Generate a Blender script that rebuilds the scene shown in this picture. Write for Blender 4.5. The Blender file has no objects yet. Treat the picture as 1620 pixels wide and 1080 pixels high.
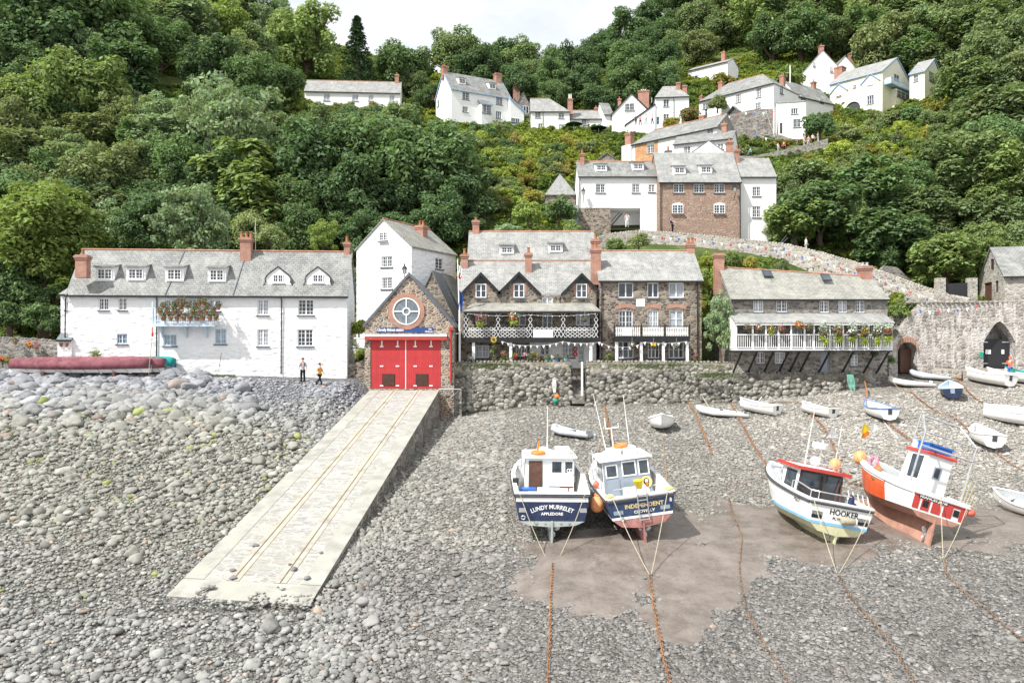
import bpy, bmesh, math, random
import numpy as np
from mathutils import Vector, Matrix, noise
R = math.radians
sc = bpy.context.scene
COL = sc.collection
random.seed(7)
F = 1250.0          # focal length in photo pixels
CZ = 10.0           # eye height

# ---------------------------------------------------------------- camera, sky, sun, exposure
cd = bpy.data.cameras.new("camera"); cam = bpy.data.objects.new("camera", cd); COL.objects.link(cam)
cd.sensor_width = 36.0; cd.lens = F / 1620 * 36.0; cd.clip_start = 0.1; cd.clip_end = 3000
cam.location = (0, 0, CZ); cam.rotation_euler = (R(90), 0, 0); sc.camera = cam
sc.view_settings.view_transform = 'Standard'; sc.view_settings.look = 'None'
sc.view_settings.gamma = 1.0; sc.view_settings.exposure = 0.70
SUN = Vector((-0.52, -0.40, 0.80)).normalized()
sun_el = math.asin(SUN.z); sun_az = math.atan2(SUN.x, SUN.y)
sl = bpy.data.lights.new("sun", 'SUN'); sl.energy = 4.1; sl.angle = R(0.6); sl.color = (1.0, 0.97, 0.93)
so = bpy.data.objects.new("sun", sl); COL.objects.link(so); so.rotation_euler = SUN.to_track_quat('Z', 'Y').to_euler()
W = bpy.data.worlds.new("World"); sc.world = W; W.use_nodes = True
wn = W.node_tree; wn.nodes.clear()

def N(nt, t, inp=None, **at):
    n = nt.nodes.new(t)
    for k, v in at.items(): setattr(n, k, v)
    for k, v in (inp or {}).items():
        s = n.inputs[k]
        if isinstance(v, bpy.types.NodeSocket): nt.links.new(v, s)
        else: s.default_value = v
    return n
def C4(c): return (c[0], c[1], c[2], 1.0) if len(c) == 3 else c
def ramp(nt, fac, stops, interp='LINEAR'):
    n = N(nt, 'ShaderNodeValToRGB', {0: fac}); r = n.color_ramp; r.interpolation = interp
    while len(r.elements) < len(stops): r.elements.new(0.5)
    for e, (p, c) in zip(r.elements, stops): e.position = p; e.color = C4(c)
    return n.outputs[0]
def mix(nt, fac, a, b, blend='MIX'):
    n = nt.nodes.new('ShaderNodeMix'); n.data_type = 'RGBA'; n.blend_type = blend
    for s, v in ((n.inputs[0], fac), (n.inputs[6], a), (n.inputs[7], b)):
        if isinstance(v, bpy.types.NodeSocket): nt.links.new(v, s)
        else: s.default_value = C4(v) if isinstance(v, tuple) else v
    return n.outputs[2]
def mth(nt, op, a, b=0.0, c=None):
    n = N(nt, 'ShaderNodeMath', {0: a, 1: b}, operation=op)
    if c is not None:
        if isinstance(c, bpy.types.NodeSocket): nt.links.new(c, n.inputs[2])
        else: n.inputs[2].default_value = c
    return n.outputs[0]

sky = N(wn, 'ShaderNodeTexSky', sky_type='NISHITA', sun_disc=False, sun_elevation=sun_el, sun_rotation=sun_az, air_density=1.0, dust_density=2.5, ozone_density=1.0)
wtc = N(wn, 'ShaderNodeTexCoord')
wmp = N(wn, 'ShaderNodeMapping', {0: wtc.outputs['Generated'], 3: (1.6, 1.6, 4.5)})
wno = N(wn, 'ShaderNodeTexNoise', {'Vector': wmp.outputs[0], 'Scale': 1.7, 'Detail': 8.0, 'Roughness': 0.58})
wcl = ramp(wn, wno.outputs[0], [(0.28, (0.55, 0.55, 0.55)), (0.62, (1, 1, 1))])
wn2 = N(wn, 'ShaderNodeTexNoise', {'Vector': wmp.outputs[0], 'Scale': 3.1, 'Detail': 7.0, 'Roughness': 0.6})
wmx = mix(wn, wcl, sky.outputs[0], ramp(wn, wn2.outputs[0], [(.3, (6.9, 7.0, 7.15)), (.66, (8.6, 8.7, 8.8))]))     # thin bright cloud over the blue
wbg = N(wn, 'ShaderNodeBackground', {0: wmx, 1: 0.10})
wout = N(wn, 'ShaderNodeOutputWorld', {0: wbg.outputs[0]})
sc.cycles.max_bounces = 6; sc.cycles.transparent_max_bounces = 4; sc.cycles.use_denoising = True
sc.cycles.diffuse_bounces = 3; sc.cycles.glossy_bounces = 2; sc.cycles.transmission_bounces = 2

# ---------------------------------------------------------------- placing
def P(px, py, d): return Vector(((px - 810) / F * d, d, CZ - (py - 540) / F * d))
def table(rows, cols, T):
    rows = np.array(rows, float); cols = np.array(cols, float); T = np.array(T, float)
    def f(px, d):
        i = int(np.clip(np.searchsorted(rows, d) - 1, 0, len(rows) - 2)); j = int(np.clip(np.searchsorted(cols, px) - 1, 0, len(cols) - 2))
        a = min(1.0, max(0.0, (d - rows[i]) / (rows[i + 1] - rows[i]))); b = min(1.0, max(0.0, (px - cols[j]) / (cols[j + 1] - cols[j])))
        return float((T[i, j] * (1 - b) + T[i, j + 1] * b) * (1 - a) + (T[i + 1, j] * (1 - b) + T[i + 1, j + 1] * b) * a)
    return f
beach_t = table([4, 20, 24, 28, 33, 36, 40, 46, 52, 58, 60.5, 64, 70],
    [-1500, 0, 300, 560, 700, 900, 1150, 1400, 1620, 3000], [
    [-1.2, -1.2, -1.2, -1.2, -1.2, -1.0, -1.0, -1.0, -1.0, -1.0],
    [-.1, -.1, -.1, -.1, -.1, 0, 0, 0, 0, 0],
    [.3, .3, .3, .3, .25, .45, .45, .45, .45, .45],
    [.95, .95, .85, .8, .65, 1.0, 1.0, 1.0, 1.0, 1.0],
    [2.0, 1.9, 1.75, 1.65, 1.45, 1.7, 1.7, 1.75, 1.75, 1.75],
    [2.7, 2.6, 2.4, 2.3, 1.9, 1.9, 1.82, 1.85, 1.85, 1.85],
    [3.6, 3.5, 3.3, 3.1, 2.5, 2.5, 2.15, 2.1, 2.15, 2.15],
    [5.2, 5.05, 4.8, 4.3, 3.2, 3.4, 3.4, 3.5, 3.6, 3.8],
    [6.9, 6.8, 6.35, 5.6, 4.0, 4.2, 4.3, 5.0, 5.2, 5.6],
    [7.95, 7.95, 7.6, 7.2, 4.7, 4.9, 5.1, 6.3, 6.8, 7.2],
    [7.9, 7.9, 7.7, 7.4, 5.2, 5.2, 5.4, 6.75, 7.3, 7.6],
    [8.1, 8.1, 7.9, 7.6, 6.2, 5.8, 6.0, 7.4, 7.8, 8.0],
    [8.6, 8.6, 8.4, 8.2, 7.2, 6.5, 7.0, 8.0, 8.4, 8.5]])
hill_t = table([62, 65.2, 66, 70, 80, 88, 100, 112, 125, 140, 160, 200, 260, 340, 600],
    [-1800, 0, 250, 500, 700, 900, 1050, 1200, 1400, 1620, 3400], [
    [6, 7.0, 7.0, 7.0, 7.0, 6.0, 6.0, 5, 4, 4, 4],
    [7.5, 8.0, 8.0, 8.0, 8.0, 8.4, 8.6, 9, 4.5, 4.5, 4.5],
    [8, 8.4, 8.4, 8.4, 8.4, 8.8, 9.0, 10, 12.6, 12.8, 13],
    [12, 10.8, 10.2, 9.6, 10.0, 11.5, 12.0, 12.3, 13.2, 13.3, 14],
    [22, 18, 16.5, 15, 15, 17.6, 18.2, 17.6, 16.0, 16.0, 19],
    [30, 25, 23, 20, 20, 22.2, 22.4, 21.6, 20.5, 21.5, 26],
    [42, 36, 34, 30, 29.5, 29.5, 29, 28, 28, 31, 38],
    [52, 47, 44, 37, 37.5, 36, 34.8, 33.5, 35, 40, 48],
    [64, 57, 54, 45.5, 43, 40.6, 40.8, 41, 41, 48, 60],
    [76, 68, 64, 52, 48.2, 46.4, 47.2, 48, 48.5, 59, 72],
    [92, 82, 77, 63, 60, 59, 60, 59, 57, 72, 90],
    [122, 108, 100, 84, 77, 78, 79, 82, 92, 108, 124],
    [150, 138, 130, 101, 93, 96, 116, 130, 142, 152, 165],
    [160, 150, 140, 101, 94, 98, 122, 138, 150, 160, 175],
    [160, 150, 140, 70, 60, 70, 122, 138, 150, 160, 175]])
def zb(x, y):
    px = 810 + F * x / max(y, 6.0)
    n = noise.noise(Vector((x * .25, y * .25, 1.3))) * .12 + noise.noise(Vector((x * .8, y * .8, 4.1))) * .05
    z = beach_t(px, y) + n
    v = (58.7 - y) / 30.8
    if -.05 < v < 1.05:      # the shingle lies just under the slipway edge
        xa = -10.57 + (-12.45 + 10.57) * v; xb = -5.4 + (-7.04 + 5.4) * v; zs = 6.38 + (.86 - 6.38) * v
        if x > xb + .02:
            zr = zs - float(np.interp(v, [-.05, .0, .44, .83, 1.05], [2.25, 2.2, 1.2, .32, .05])); t = max(0.0, 1 - (x - xb) / 7.5); z += min(0.0, zr - z) * t * t * (3 - 2 * t)
        if x < xb + .02: t = max(0.0, min(1.0, 1 - (xa - x) / (.9 + 4.5 * max(0.0, v)))); z = min(z, zs - .12) if x > xa - .4 else z + min(0.0, zs - .1 - z) * t * t * (3 - 2 * t)
    return z
def zh(x, y):
    px = 810 + F * x / max(y, 6.0)
    n = noise.noise(Vector((x * .06, y * .06, 7.7))) * min(1.6, max(0, (y - 66) * .05)) * (.45 if 600 < px < 1500 and y < 160 else 1)
    z = hill_t(px, y) + n
    if 905 < px < 1235 and 85 < y < 93: z = min(z, 22.35)
    return z
def hit(f, px, py, d0, d1, up=0.0, step=.15):
    d = d0; lx = (px - 810) / F; lz = (py - 540) / F
    while d < d1:
        if CZ - lz * d <= f(lx * d, d) + up: break
        d += step
    return Vector((lx * d, d, f(lx * d, d)))
def GB(px, py): return hit(zb, px, py, 18, 70)
def GH(px, py, up=0.0): return hit(zh, px, py, 66, 330, up, .4)

# ---------------------------------------------------------------- mesh building
def boxuv(me):
    if not me.uv_layers: me.uv_layers.new(name="UVMap")
    n = len(me.loops); co = np.empty(len(me.vertices) * 3); me.vertices.foreach_get('co', co); co = co.reshape(-1, 3)
    li = np.empty(n, int); me.loops.foreach_get('vertex_index', li)
    nf = len(me.polygons); nr = np.empty(nf * 3); me.polygons.foreach_get('normal', nr); nr = nr.reshape(-1, 3)
    lt = np.empty(nf, int); me.polygons.foreach_get('loop_total', lt)
    ln = np.repeat(nr, lt, axis=0); p = co[li]
    t = np.stack([-ln[:, 1], ln[:, 0], np.zeros(n)], 1); l = np.linalg.norm(t, axis=1); flat = l < .05
    t[flat] = (1, 0, 0); l[flat] = 1; t /= l[:, None]
    b = np.cross(ln, t); b[flat] = (0, 1, 0)
    uv = np.stack([(p * t).sum(1), (p * b).sum(1)], 1)
    me.uv_layers[0].data.foreach_set('uv', uv.astype(np.float32).ravel())

class MB:
    def __init__(s): s.v = []; s.f = []
    def add(s, vs, fs):
        n = len(s.v); s.v += [tuple(v) for v in vs]; s.f += [tuple(i + n for i in f) for f in fs]; return s
    def box(s, x0, x1, y0, y1, z0, z1):
        return s.add([(x0, y0, z0), (x1, y0, z0), (x1, y1, z0), (x0, y1, z0), (x0, y0, z1), (x1, y0, z1), (x1, y1, z1), (x0, y1, z1)],
            [(0, 3, 2, 1), (4, 5, 6, 7), (0, 1, 5, 4), (1, 2, 6, 5), (2, 3, 7, 6), (3, 0, 4, 7)])
    def poly(s, *p): return s.add(p, [tuple(range(len(p)))])
    def prism(s, poly, off):
        off = Vector(off); n = len(poly); a = [Vector(p) for p in poly]; b = [p + off for p in a]
        return s.add(a + b, [tuple(range(n))[::-1], tuple(range(n, 2 * n))] + [(i, (i + 1) % n, n + (i + 1) % n, n + i) for i in range(n)])
    def loft(s, rings, closed=True, caps=True):
        n = len(rings[0]); base = len(s.v)
        for r in rings: s.v += [tuple(p) for p in r]
        for k in range(len(rings) - 1):
            for i in range(n if closed else n - 1):
                j = (i + 1) % n; a = base + k * n
                s.f.append((a + i, a + j, a + n + j, a + n + i))
        if caps and closed:
            s.f.append(tuple(range(base, base + n))[::-1]); e = base + (len(rings) - 1) * n; s.f.append(tuple(range(e, e + n)))
        return s
    def tube(s, pts, r, n=6, loop=False):
        pts = [Vector(p) for p in pts]; m = len(pts); rings = []
        for i, p in enumerate(pts):
            a = pts[i - 1] if (i > 0 or loop) else p; b = pts[(i + 1) % m] if (i < m - 1 or loop) else p
            t = (b - a).normalized() if (b - a).length > 1e-9 else Vector((0, 0, 1))
            u = t.cross(Vector((0, 0, 1))) if abs(t.z) < .95 else t.cross(Vector((1, 0, 0)))
            u.normalize(); w = t.cross(u); rr = r[i] if isinstance(r, (list, tuple)) else r
            o = math.pi / 4 if n == 4 else 0
            rings.append([p + (u * math.cos(o + 2 * math.pi * k / n) + w * math.sin(o + 2 * math.pi * k / n)) * rr for k in range(n)])
        if loop: rings.append(rings[0])
        return s.loft(rings, True, not loop)
    def lathe(s, prof, c=(0, 0, 0), n=12, ax='z'):
        rings = []
        for r, h in prof:
            ring = []
            for k in range(n):
                a = 2 * math.pi * k / n; x, y = r * math.cos(a), r * math.sin(a)
                q = (x, y, h) if ax == 'z' else ((x, h, y) if ax == 'y' else (h, x, y))
                ring.append((c[0] + q[0], c[1] + q[1], c[2] + q[2]))
            rings.append(ring)
        return s.loft(rings)
    def ell(s, c, rx, ry=None, rz=None, n=10, m=6, rot=None):
        ry = rx if ry is None else ry; rz = rx if rz is None else rz; c = Vector(c); rings = []
        for j in range(m + 1):
            t = math.pi * (j + (.12 if j == 0 else -.12 if j == m else 0)) / m
            ring = []
            for k in range(n):
                a = 2 * math.pi * k / n; q = Vector((rx * math.sin(t) * math.cos(a), ry * math.sin(t) * math.sin(a), rz * math.cos(t)))
                ring.append(c + (rot @ q if rot else q))
            rings.append(ring)
        return s.loft(rings)
    def build(s, name, mat, parent=None, smooth=False, recalc=True):
        me = bpy.data.meshes.new(name); me.from_pydata(s.v, [], s.f)
        if recalc and len(s.f) < 60000:
            bm = bmesh.new(); bm.from_mesh(me); bmesh.ops.recalc_face_normals(bm, faces=bm.faces); bm.to_mesh(me); bm.free()
        me.update(); boxuv(me); me.materials.append(mat)
        if smooth: me.polygons.foreach_set('use_smooth', [True] * len(me.polygons))
        o = bpy.data.objects.new(name, me); COL.objects.link(o)
        if parent: o.parent = parent
        return o
def tag(o, label=None, cat=None, group=None, kind=None):
    for k, v in (('label', label), ('category', cat), ('group', group), ('kind', kind)):
        if v: o[k] = v
    return o
def empty(name, loc=(0, 0, 0), yaw=0.0, label=None, cat=None, group=None):
    o = bpy.data.objects.new(name, None); COL.objects.link(o); o.location = loc; o.rotation_euler = (0, 0, yaw); o.empty_display_size = .2
    return tag(o, label, cat, group)
def kids(o): return [c for c in COL.objects if c.parent == o]
def copy_tree(o, parent=None, _idx=None):
    if _idx is None:
        _idx = {}
        for c in COL.objects:
            if c.parent: _idx.setdefault(c.parent.name, []).append(c)
    c = o.copy(); COL.objects.link(c)
    if parent: c.parent = parent
    for ch in _idx.get(o.name, []): copy_tree(ch, c, _idx)
    return c
def text_part(name, s, size, mat, parent, loc, rot=(R(90), 0, 0), ext=.006, arc=0.0, width=None, bold=0.0):
    cu = bpy.data.curves.new("letters", 'FONT'); cu.body = s; cu.size = size; cu.align_x = 'CENTER'; cu.extrude = ext; cu.offset = bold; cu.resolution_u = 2
    t = bpy.data.objects.new("letters", cu); COL.objects.link(t)
    dg = bpy.context.evaluated_depsgraph_get(); me = bpy.data.meshes.new_from_object(t.evaluated_get(dg)); bpy.data.objects.remove(t)
    co = np.empty(len(me.vertices) * 3); me.vertices.foreach_get('co', co); co = co.reshape(-1, 3)
    if width and len(co): co[:, 0] *= width / (co[:, 0].max() - co[:, 0].min())
    if arc:
        for p in co:
            a = p[0] / arc; r = arc + p[1]; p[0] = r * math.sin(a); p[1] = r * math.cos(a) - arc
    me.vertices.foreach_set('co', co.ravel()); me.update(); me.materials.clear(); me.materials.append(mat); me.name = name
    o = bpy.data.objects.new(name, me); COL.objects.link(o); o.parent = parent; o.location = loc; o.rotation_euler = rot
    return o

# ---------------------------------------------------------------- materials
def newmat(name):
    m = bpy.data.materials.new(name); m.use_nodes = True; nt = m.node_tree; nt.nodes.clear()
    out = N(nt, 'ShaderNodeOutputMaterial'); b = N(nt, 'ShaderNodeBsdfPrincipled'); nt.links.new(b.outputs[0], out.inputs[0])
    return m, nt, b
def setb(nt, b, col, rough=.8, spec=.3, metal=0.0, bump=None, bs=.5, bd=.02):
    for k, v in (('Base Color', col), ('Roughness', rough), ('Specular IOR Level', spec), ('Metallic', metal)):
        if isinstance(v, bpy.types.NodeSocket): nt.links.new(v, b.inputs[k])
        else: b.inputs[k].default_value = C4(v) if k == 'Base Color' else v
    if bump is not None:
        bn = N(nt, 'ShaderNodeBump', {'Height': bump, 'Strength': bs, 'Distance': bd}); nt.links.new(bn.outputs[0], b.inputs['Normal'])
def plain(name, c, rough=.7, spec=.3, metal=0.0, var=.12, scale=3.0, dirt=None, bd=.004):
    m, nt, b = newmat(name); tc = N(nt, 'ShaderNodeTexCoord')
    no = N(nt, 'ShaderNodeTexNoise', {'Vector': tc.outputs['Object'], 'Scale': scale, 'Detail': 6.0, 'Roughness': .65})
    lo = tuple(x * (1 - var * 1.6) for x in c); hi = tuple(min(1, x * (1 + var)) for x in c)
    col = ramp(nt, no.outputs[0], [(.3, lo), (.7, hi)])
    if dirt:
        n2 = N(nt, 'ShaderNodeTexNoise', {'Vector': tc.outputs['Object'], 'Scale': scale * .5, 'Detail': 8.0, 'Roughness': .75})
        f = ramp(nt, n2.outputs[0], [(.52, (0, 0, 0)), (.72, (1, 1, 1))]); col = mix(nt, mth(nt, 'MULTIPLY', f, .75), col, dirt)
    setb(nt, b, col, rough, spec, metal, no.outputs[0], .4, bd); return m
def whitewash(name, c, rub=1.0):
    m, nt, b = newmat(name); tc = N(nt, 'ShaderNodeTexCoord'); o = tc.outputs['Object']
    n1 = N(nt, 'ShaderNodeTexNoise', {'Vector': o, 'Scale': .7, 'Detail': 7.0, 'Roughness': .6})
    mp = N(nt, 'ShaderNodeMapping', {0: o, 3: (2.5, 2.5, .35)})
    n2 = N(nt, 'ShaderNodeTexNoise', {'Vector': mp.outputs[0], 'Scale': 1.5, 'Detail': 6.0, 'Roughness': .7})
    col = ramp(nt, n1.outputs[0], [(.3, tuple(x * .93 for x in c)), (.6, c)])
    st = ramp(nt, n2.outputs[0], [(.55, (1, 1, 1)), (.78, (.82, .81, .78))]); col = mix(nt, 1.0, col, st, 'MULTIPLY')
    m3 = N(nt, 'ShaderNodeMapping', {0: o, 3: (1.5, 1.5, 3.4)})
    vo = N(nt, 'ShaderNodeTexVoronoi', {'Vector': m3.outputs[0], 'Scale': 1.25, 'Randomness': 1.0}, feature='SMOOTH_F1')
    n4 = N(nt, 'ShaderNodeTexNoise', {'Vector': o, 'Scale': 3.0, 'Detail': 5.0})
    h = mth(nt, 'ADD', mth(nt, 'MULTIPLY', vo.outputs[0], -1.0 * rub), mth(nt, 'MULTIPLY', n4.outputs[0], .8))
    setb(nt, b, col, .85, .2, 0, h, .55 if rub > .5 else .25, .13 * rub + .02); return m
def slate(name, a, c2, patch, rust=None):
    m, nt, b = newmat(name); tc = N(nt, 'ShaderNodeTexCoord'); uv = tc.outputs['UV']
    br = N(nt, 'ShaderNodeTexBrick', {'Vector': uv, 'Color1': C4(a), 'Color2': C4(c2), 'Mortar': C4(tuple(x * .45 for x in a)), 'Scale': 1.0, 'Mortar Size': .012, 'Bias': 0.0, 'Brick Width': .33, 'Row Height': .2})
    br.offset = .5
    n1 = N(nt, 'ShaderNodeTexNoise', {'Vector': tc.outputs['Object'], 'Scale': .8, 'Detail': 9.0, 'Roughness': .72})
    mp = N(nt, 'ShaderNodeMapping', {0: uv, 3: (2.2, .5, 1)})
    n2 = N(nt, 'ShaderNodeTexNoise', {'Vector': mp.outputs[0], 'Scale': 1.5, 'Detail': 7.0, 'Roughness': .7})
    vo = N(nt, 'ShaderNodeTexVoronoi', {'Vector': tc.outputs['Object'], 'Scale': 3.2})
    col = mix(nt, mth(nt, 'MULTIPLY', ramp(nt, n1.outputs[0], [(.45, (0, 0, 0)), (.66, (1, 1, 1))]), .75), br.outputs[0], patch)
    col = mix(nt, mth(nt, 'MULTIPLY', ramp(nt, n2.outputs[0], [(.5, (0, 0, 0)), (.75, (1, 1, 1))]), .6), col, tuple(x * .42 for x in a))
    col = mix(nt, mth(nt, 'MULTIPLY', ramp(nt, vo.outputs[0], [(.08, (1, 1, 1)), (.2, (0, 0, 0))]), .35), col, rust or (.5, .5, .44))
    h = mth(nt, 'ADD', br.outputs[1], mth(nt, 'MULTIPLY', n1.outputs[0], -.8))
    setb(nt, b, col, .62, .4, 0, h, .7, -.03); return m
def rubble(name, pal, mortar, sx=2.4, sz=4.2, mw=.07, bd=.05, stain=None, wash=None):
    m, nt, b = newmat(name); tc = N(nt, 'ShaderNodeTexCoord'); uv = tc.outputs['UV']
    nz = N(nt, 'ShaderNodeTexNoise', {'Vector': uv, 'Scale': 1.6, 'Detail': 3.0})
    wv = N(nt, 'ShaderNodeVectorMath', {0: nz.outputs['Color'], 1: (.22, .22, 0)}, operation='MULTIPLY')
    av = N(nt, 'ShaderNodeVectorMath', {0: uv, 1: wv.outputs[0]}, operation='ADD')
    mp = N(nt, 'ShaderNodeMapping', {0: av.outputs[0], 3: (sx, sz, 1)})
    v1 = N(nt, 'ShaderNodeTexVoronoi', {'Vector': mp.outputs[0], 'Scale': 1.0}, voronoi_dimensions='2D')
    v2 = N(nt, 'ShaderNodeTexVoronoi', {'Vector': mp.outputs[0], 'Scale': 1.0}, voronoi_dimensions='2D', feature='DISTANCE_TO_EDGE')
    sp = N(nt, 'ShaderNodeSeparateColor', {0: v1.outputs['Color']})
    k = len(pal); col = ramp(nt, sp.outputs[0], [((i + .5) / k, c) for i, c in enumerate(pal)], 'CONSTANT' if k > 3 else 'LINEAR')
    n3 = N(nt, 'ShaderNodeTexNoise', {'Vector': tc.outputs['Object'], 'Scale': 7.0, 'Detail': 6.0, 'Roughness': .7})
    col = mix(nt, 1.0, col, ramp(nt, n3.outputs[0], [(.3, (.65, .65, .65)), (.7, (1.2, 1.2, 1.2))]), 'MULTIPLY')
    e = ramp(nt, v2.outputs[0], [(mw * .4, (1, 1, 1)), (mw, (0, 0, 0))]); col = mix(nt, e, col, mortar)
    n5 = N(nt, 'ShaderNodeTexNoise', {'Vector': tc.outputs['Object'], 'Scale': .55, 'Detail': 9.0, 'Roughness': .72})
    if stain: col = mix(nt, mth(nt, 'MULTIPLY', ramp(nt, n5.outputs[0], [(.47, (0, 0, 0)), (.68, (1, 1, 1))]), .65), col, stain)
    if wash:
        mq = N(nt, 'ShaderNodeMapping', {0: uv, 3: (1.6, .5, 1)})
        n6 = N(nt, 'ShaderNodeTexNoise', {'Vector': mq.outputs[0], 'Scale': 1.1, 'Detail': 8.0, 'Roughness': .75}); col = mix(nt, mth(nt, 'MULTIPLY', ramp(nt, n6.outputs[0], [(.465, (0, 0, 0)), (.57, (1, 1, 1))]), .8), col, wash)
    h = mth(nt, 'ADD', mth(nt, 'MINIMUM', v2.outputs[0], mw * 2.2), mth(nt, 'MULTIPLY', n3.outputs[0], .06))
    setb(nt, b, col, .88, .25, 0, h, .9, bd * 4); return m
def brickmat(name, a, c2, mortar, bw=.23, rh=.085, ms=.012, patch=None):
    m, nt, b = newmat(name); tc = N(nt, 'ShaderNodeTexCoord')
    br = N(nt, 'ShaderNodeTexBrick', {'Vector': tc.outputs['UV'], 'Color1': C4(a), 'Color2': C4(c2), 'Mortar': C4(mortar), 'Scale': 1.0, 'Mortar Size': ms, 'Brick Width': bw, 'Row Height': rh})
    n1 = N(nt, 'ShaderNodeTexNoise', {'Vector': tc.outputs['Object'], 'Scale': 1.3, 'Detail': 8.0, 'Roughness': .72})
    col = mix(nt, 1.0, br.outputs[0], ramp(nt, n1.outputs[0], [(.3, (.7, .68, .66)), (.7, (1.15, 1.15, 1.15))]), 'MULTIPLY')
    if patch: col = mix(nt, mth(nt, 'MULTIPLY', ramp(nt, n1.outputs[0], [(.5, (0, 0, 0)), (.62, (1, 1, 1))]), .7), col, patch)
    setb(nt, b, col, .85, .25, 0, br.outputs[1], .6, -.015); return m
def planks(name, a, w=.12, rough=.55):
    m, nt, b = newmat(name); tc = N(nt, 'ShaderNodeTexCoord'); s = N(nt, 'ShaderNodeSeparateXYZ', {0: tc.outputs['UV']})
    u = mth(nt, 'DIVIDE', s.outputs[0], w); fr = mth(nt, 'FRACT', u); fl = mth(nt, 'FLOOR', u)
    g = ramp(nt, fr, [(0.0, (0, 0, 0)), (.06, (1, 1, 1)), (.94, (1, 1, 1)), (1.0, (0, 0, 0))])
    wn_ = N(nt, 'ShaderNodeTexWhiteNoise', {'W': fl}, noise_dimensions='1D')
    no = N(nt, 'ShaderNodeTexNoise', {'Vector': tc.outputs['Object'], 'Scale': 2.0, 'Detail': 7.0, 'Roughness': .7})
    col = mix(nt, mth(nt, 'MULTIPLY', wn_.outputs[0], .3), a, tuple(x * .72 for x in a))
    col = mix(nt, 1.0, col, ramp(nt, no.outputs[0], [(.3, (.82, .82, .82)), (.7, (1.1, 1.1, 1.1))]), 'MULTIPLY')
    col = mix(nt, g, tuple(x * .4 for x in a), col)
    setb(nt, b, col, rough, .35, 0, g, .6, .01); return m
def leafmat(name, c, hue=.025, trans=.36, vary=True):
    m, nt, b = newmat(name); nt.nodes.remove(b); out = [n for n in nt.nodes if n.type == 'OUTPUT_MATERIAL'][0]
    geo = N(nt, 'ShaderNodeNewGeometry'); oi = N(nt, 'ShaderNodeObjectInfo')
    rnd = geo.outputs['Random Per Island']
    hs = N(nt, 'ShaderNodeHueSaturation', {'Hue': mth(nt, 'ADD', mth(nt, 'MULTIPLY', rnd, hue * 2), .5 - hue), 'Saturation': 1.0, 'Value': mth(nt, 'ADD', mth(nt, 'MULTIPLY', rnd, .7), .65), 'Color': C4(c)})
    col = mix(nt, 1.0, hs.outputs[0], oi.outputs['Color'], 'MULTIPLY')
    tc = N(nt, 'ShaderNodeTexCoord'); no = N(nt, 'ShaderNodeTexNoise', {'Vector': geo.outputs['Position'], 'Scale': .45, 'Detail': 4.0})
    col = mix(nt, mth(nt, 'MULTIPLY', ramp(nt, no.outputs[0], [(.4, (0, 0, 0)), (.7, (1, 1, 1))]), .45), col, mix(nt, 1.0, col, (1.22, 1.12, .88), 'MULTIPLY'))
    d = N(nt, 'ShaderNodeBsdfPrincipled', {'Base Color': col, 'Roughness': .6, 'Specular IOR Level': .15})
    t = N(nt, 'ShaderNodeBsdfTranslucent', {0: mix(nt, 1.0, col, (1.2, 1.25, .7), 'MULTIPLY')})
    mx = N(nt, 'ShaderNodeMixShader', {0: trans, 1: d.outputs[0], 2: t.outputs[0]}); nt.links.new(mx.outputs[0], out.inputs[0]); return m

MT = {}
MT['white'] = whitewash('lime washed wall', (.80, .80, .80))
MT['whitesmooth'] = whitewash('painted render', (.80, .80, .79), .3)
MT['bluewhite'] = whitewash('pale blue render', (.74, .79, .86), .3)
MT['cream'] = whitewash('cream render', (.80, .77, .62), .3)
MT['slate'] = slate('grey slate', (.165, .172, .168), (.25, .252, .24), (.34, .35, .325))
MT['slate2'] = slate('pale slate', (.235, .24, .235), (.33, .33, .315), (.40, .40, .37), (.2, .17, .12))
MT['slate3'] = slate('blue slate', (.14, .165, .185), (.18, .20, .215), (.22, .24, .25))
MT['mossy'] = slate('lichen slate', (.23, .23, .205), (.32, .315, .28), (.39, .385, .34), (.32, .27, .14))
BR = [(.11, .085, .065), (.21, .165, .125), (.28, .24, .19), (.16, .14, .12), (.33, .28, .22), (.20, .14, .10)]
GR = [(.13, .125, .115), (.23, .22, .20), (.32, .30, .27), (.18, .17, .16), (.28, .25, .21), (.38, .35, .31)]
MT['stone'] = rubble('brown rubble stone', BR, (.36, .33, .29), 2.9, 5.2, .08, .03)
MT['stonegrey'] = rubble('grey rubble stone', GR, (.34, .32, .29), 2.7, 5.0, .08, .03, (.12, .10, .09))
MT['stonepale'] = rubble('pale rubble stone', [(.30, .28, .25), (.40, .38, .34), (.47, .45, .41), (.22, .20, .18), (.36, .32, .28)], (.50, .48, .44), 2.3, 4.0, .09, .03, (.35, .3, .24))
MT['stonewash'] = rubble('weathered limewashed stone', [(.30, .27, .24), (.42, .38, .34), (.22, .20, .18), (.36, .31, .27)], (.5, .47, .43), 2.0, 3.4, .09, .04, (.13, .115, .105), (.56, .54, .51))
MT['boat house stone'] = rubble('boathouse stone', [(.20, .13, .09), (.33, .25, .18), (.24, .22, .20), (.40, .33, .25), (.13, .11, .10), (.28, .18, .12)], (.50, .45, .38), 3.3, 5.6, .10, .03)
MT['seawall'] = rubble('sea wall stone', [tuple(x * .7 for x in c) for c in GR], (.15, .14, .12), 1.9, 2.7, .12, .06, (.15, .15, .10))
MT['seawalltop'] = rubble('coursed wall stone', [(.34, .31, .25), (.26, .23, .19), (.42, .38, .31), (.20, .19, .16)], (.36, .33, .27), 2.2, 4.4, .08, .03, (.25, .24, .15))
MT['brick'] = brickmat('red brick', (.36, .125, .08), (.45, .19, .12), (.42, .37, .32))
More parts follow.
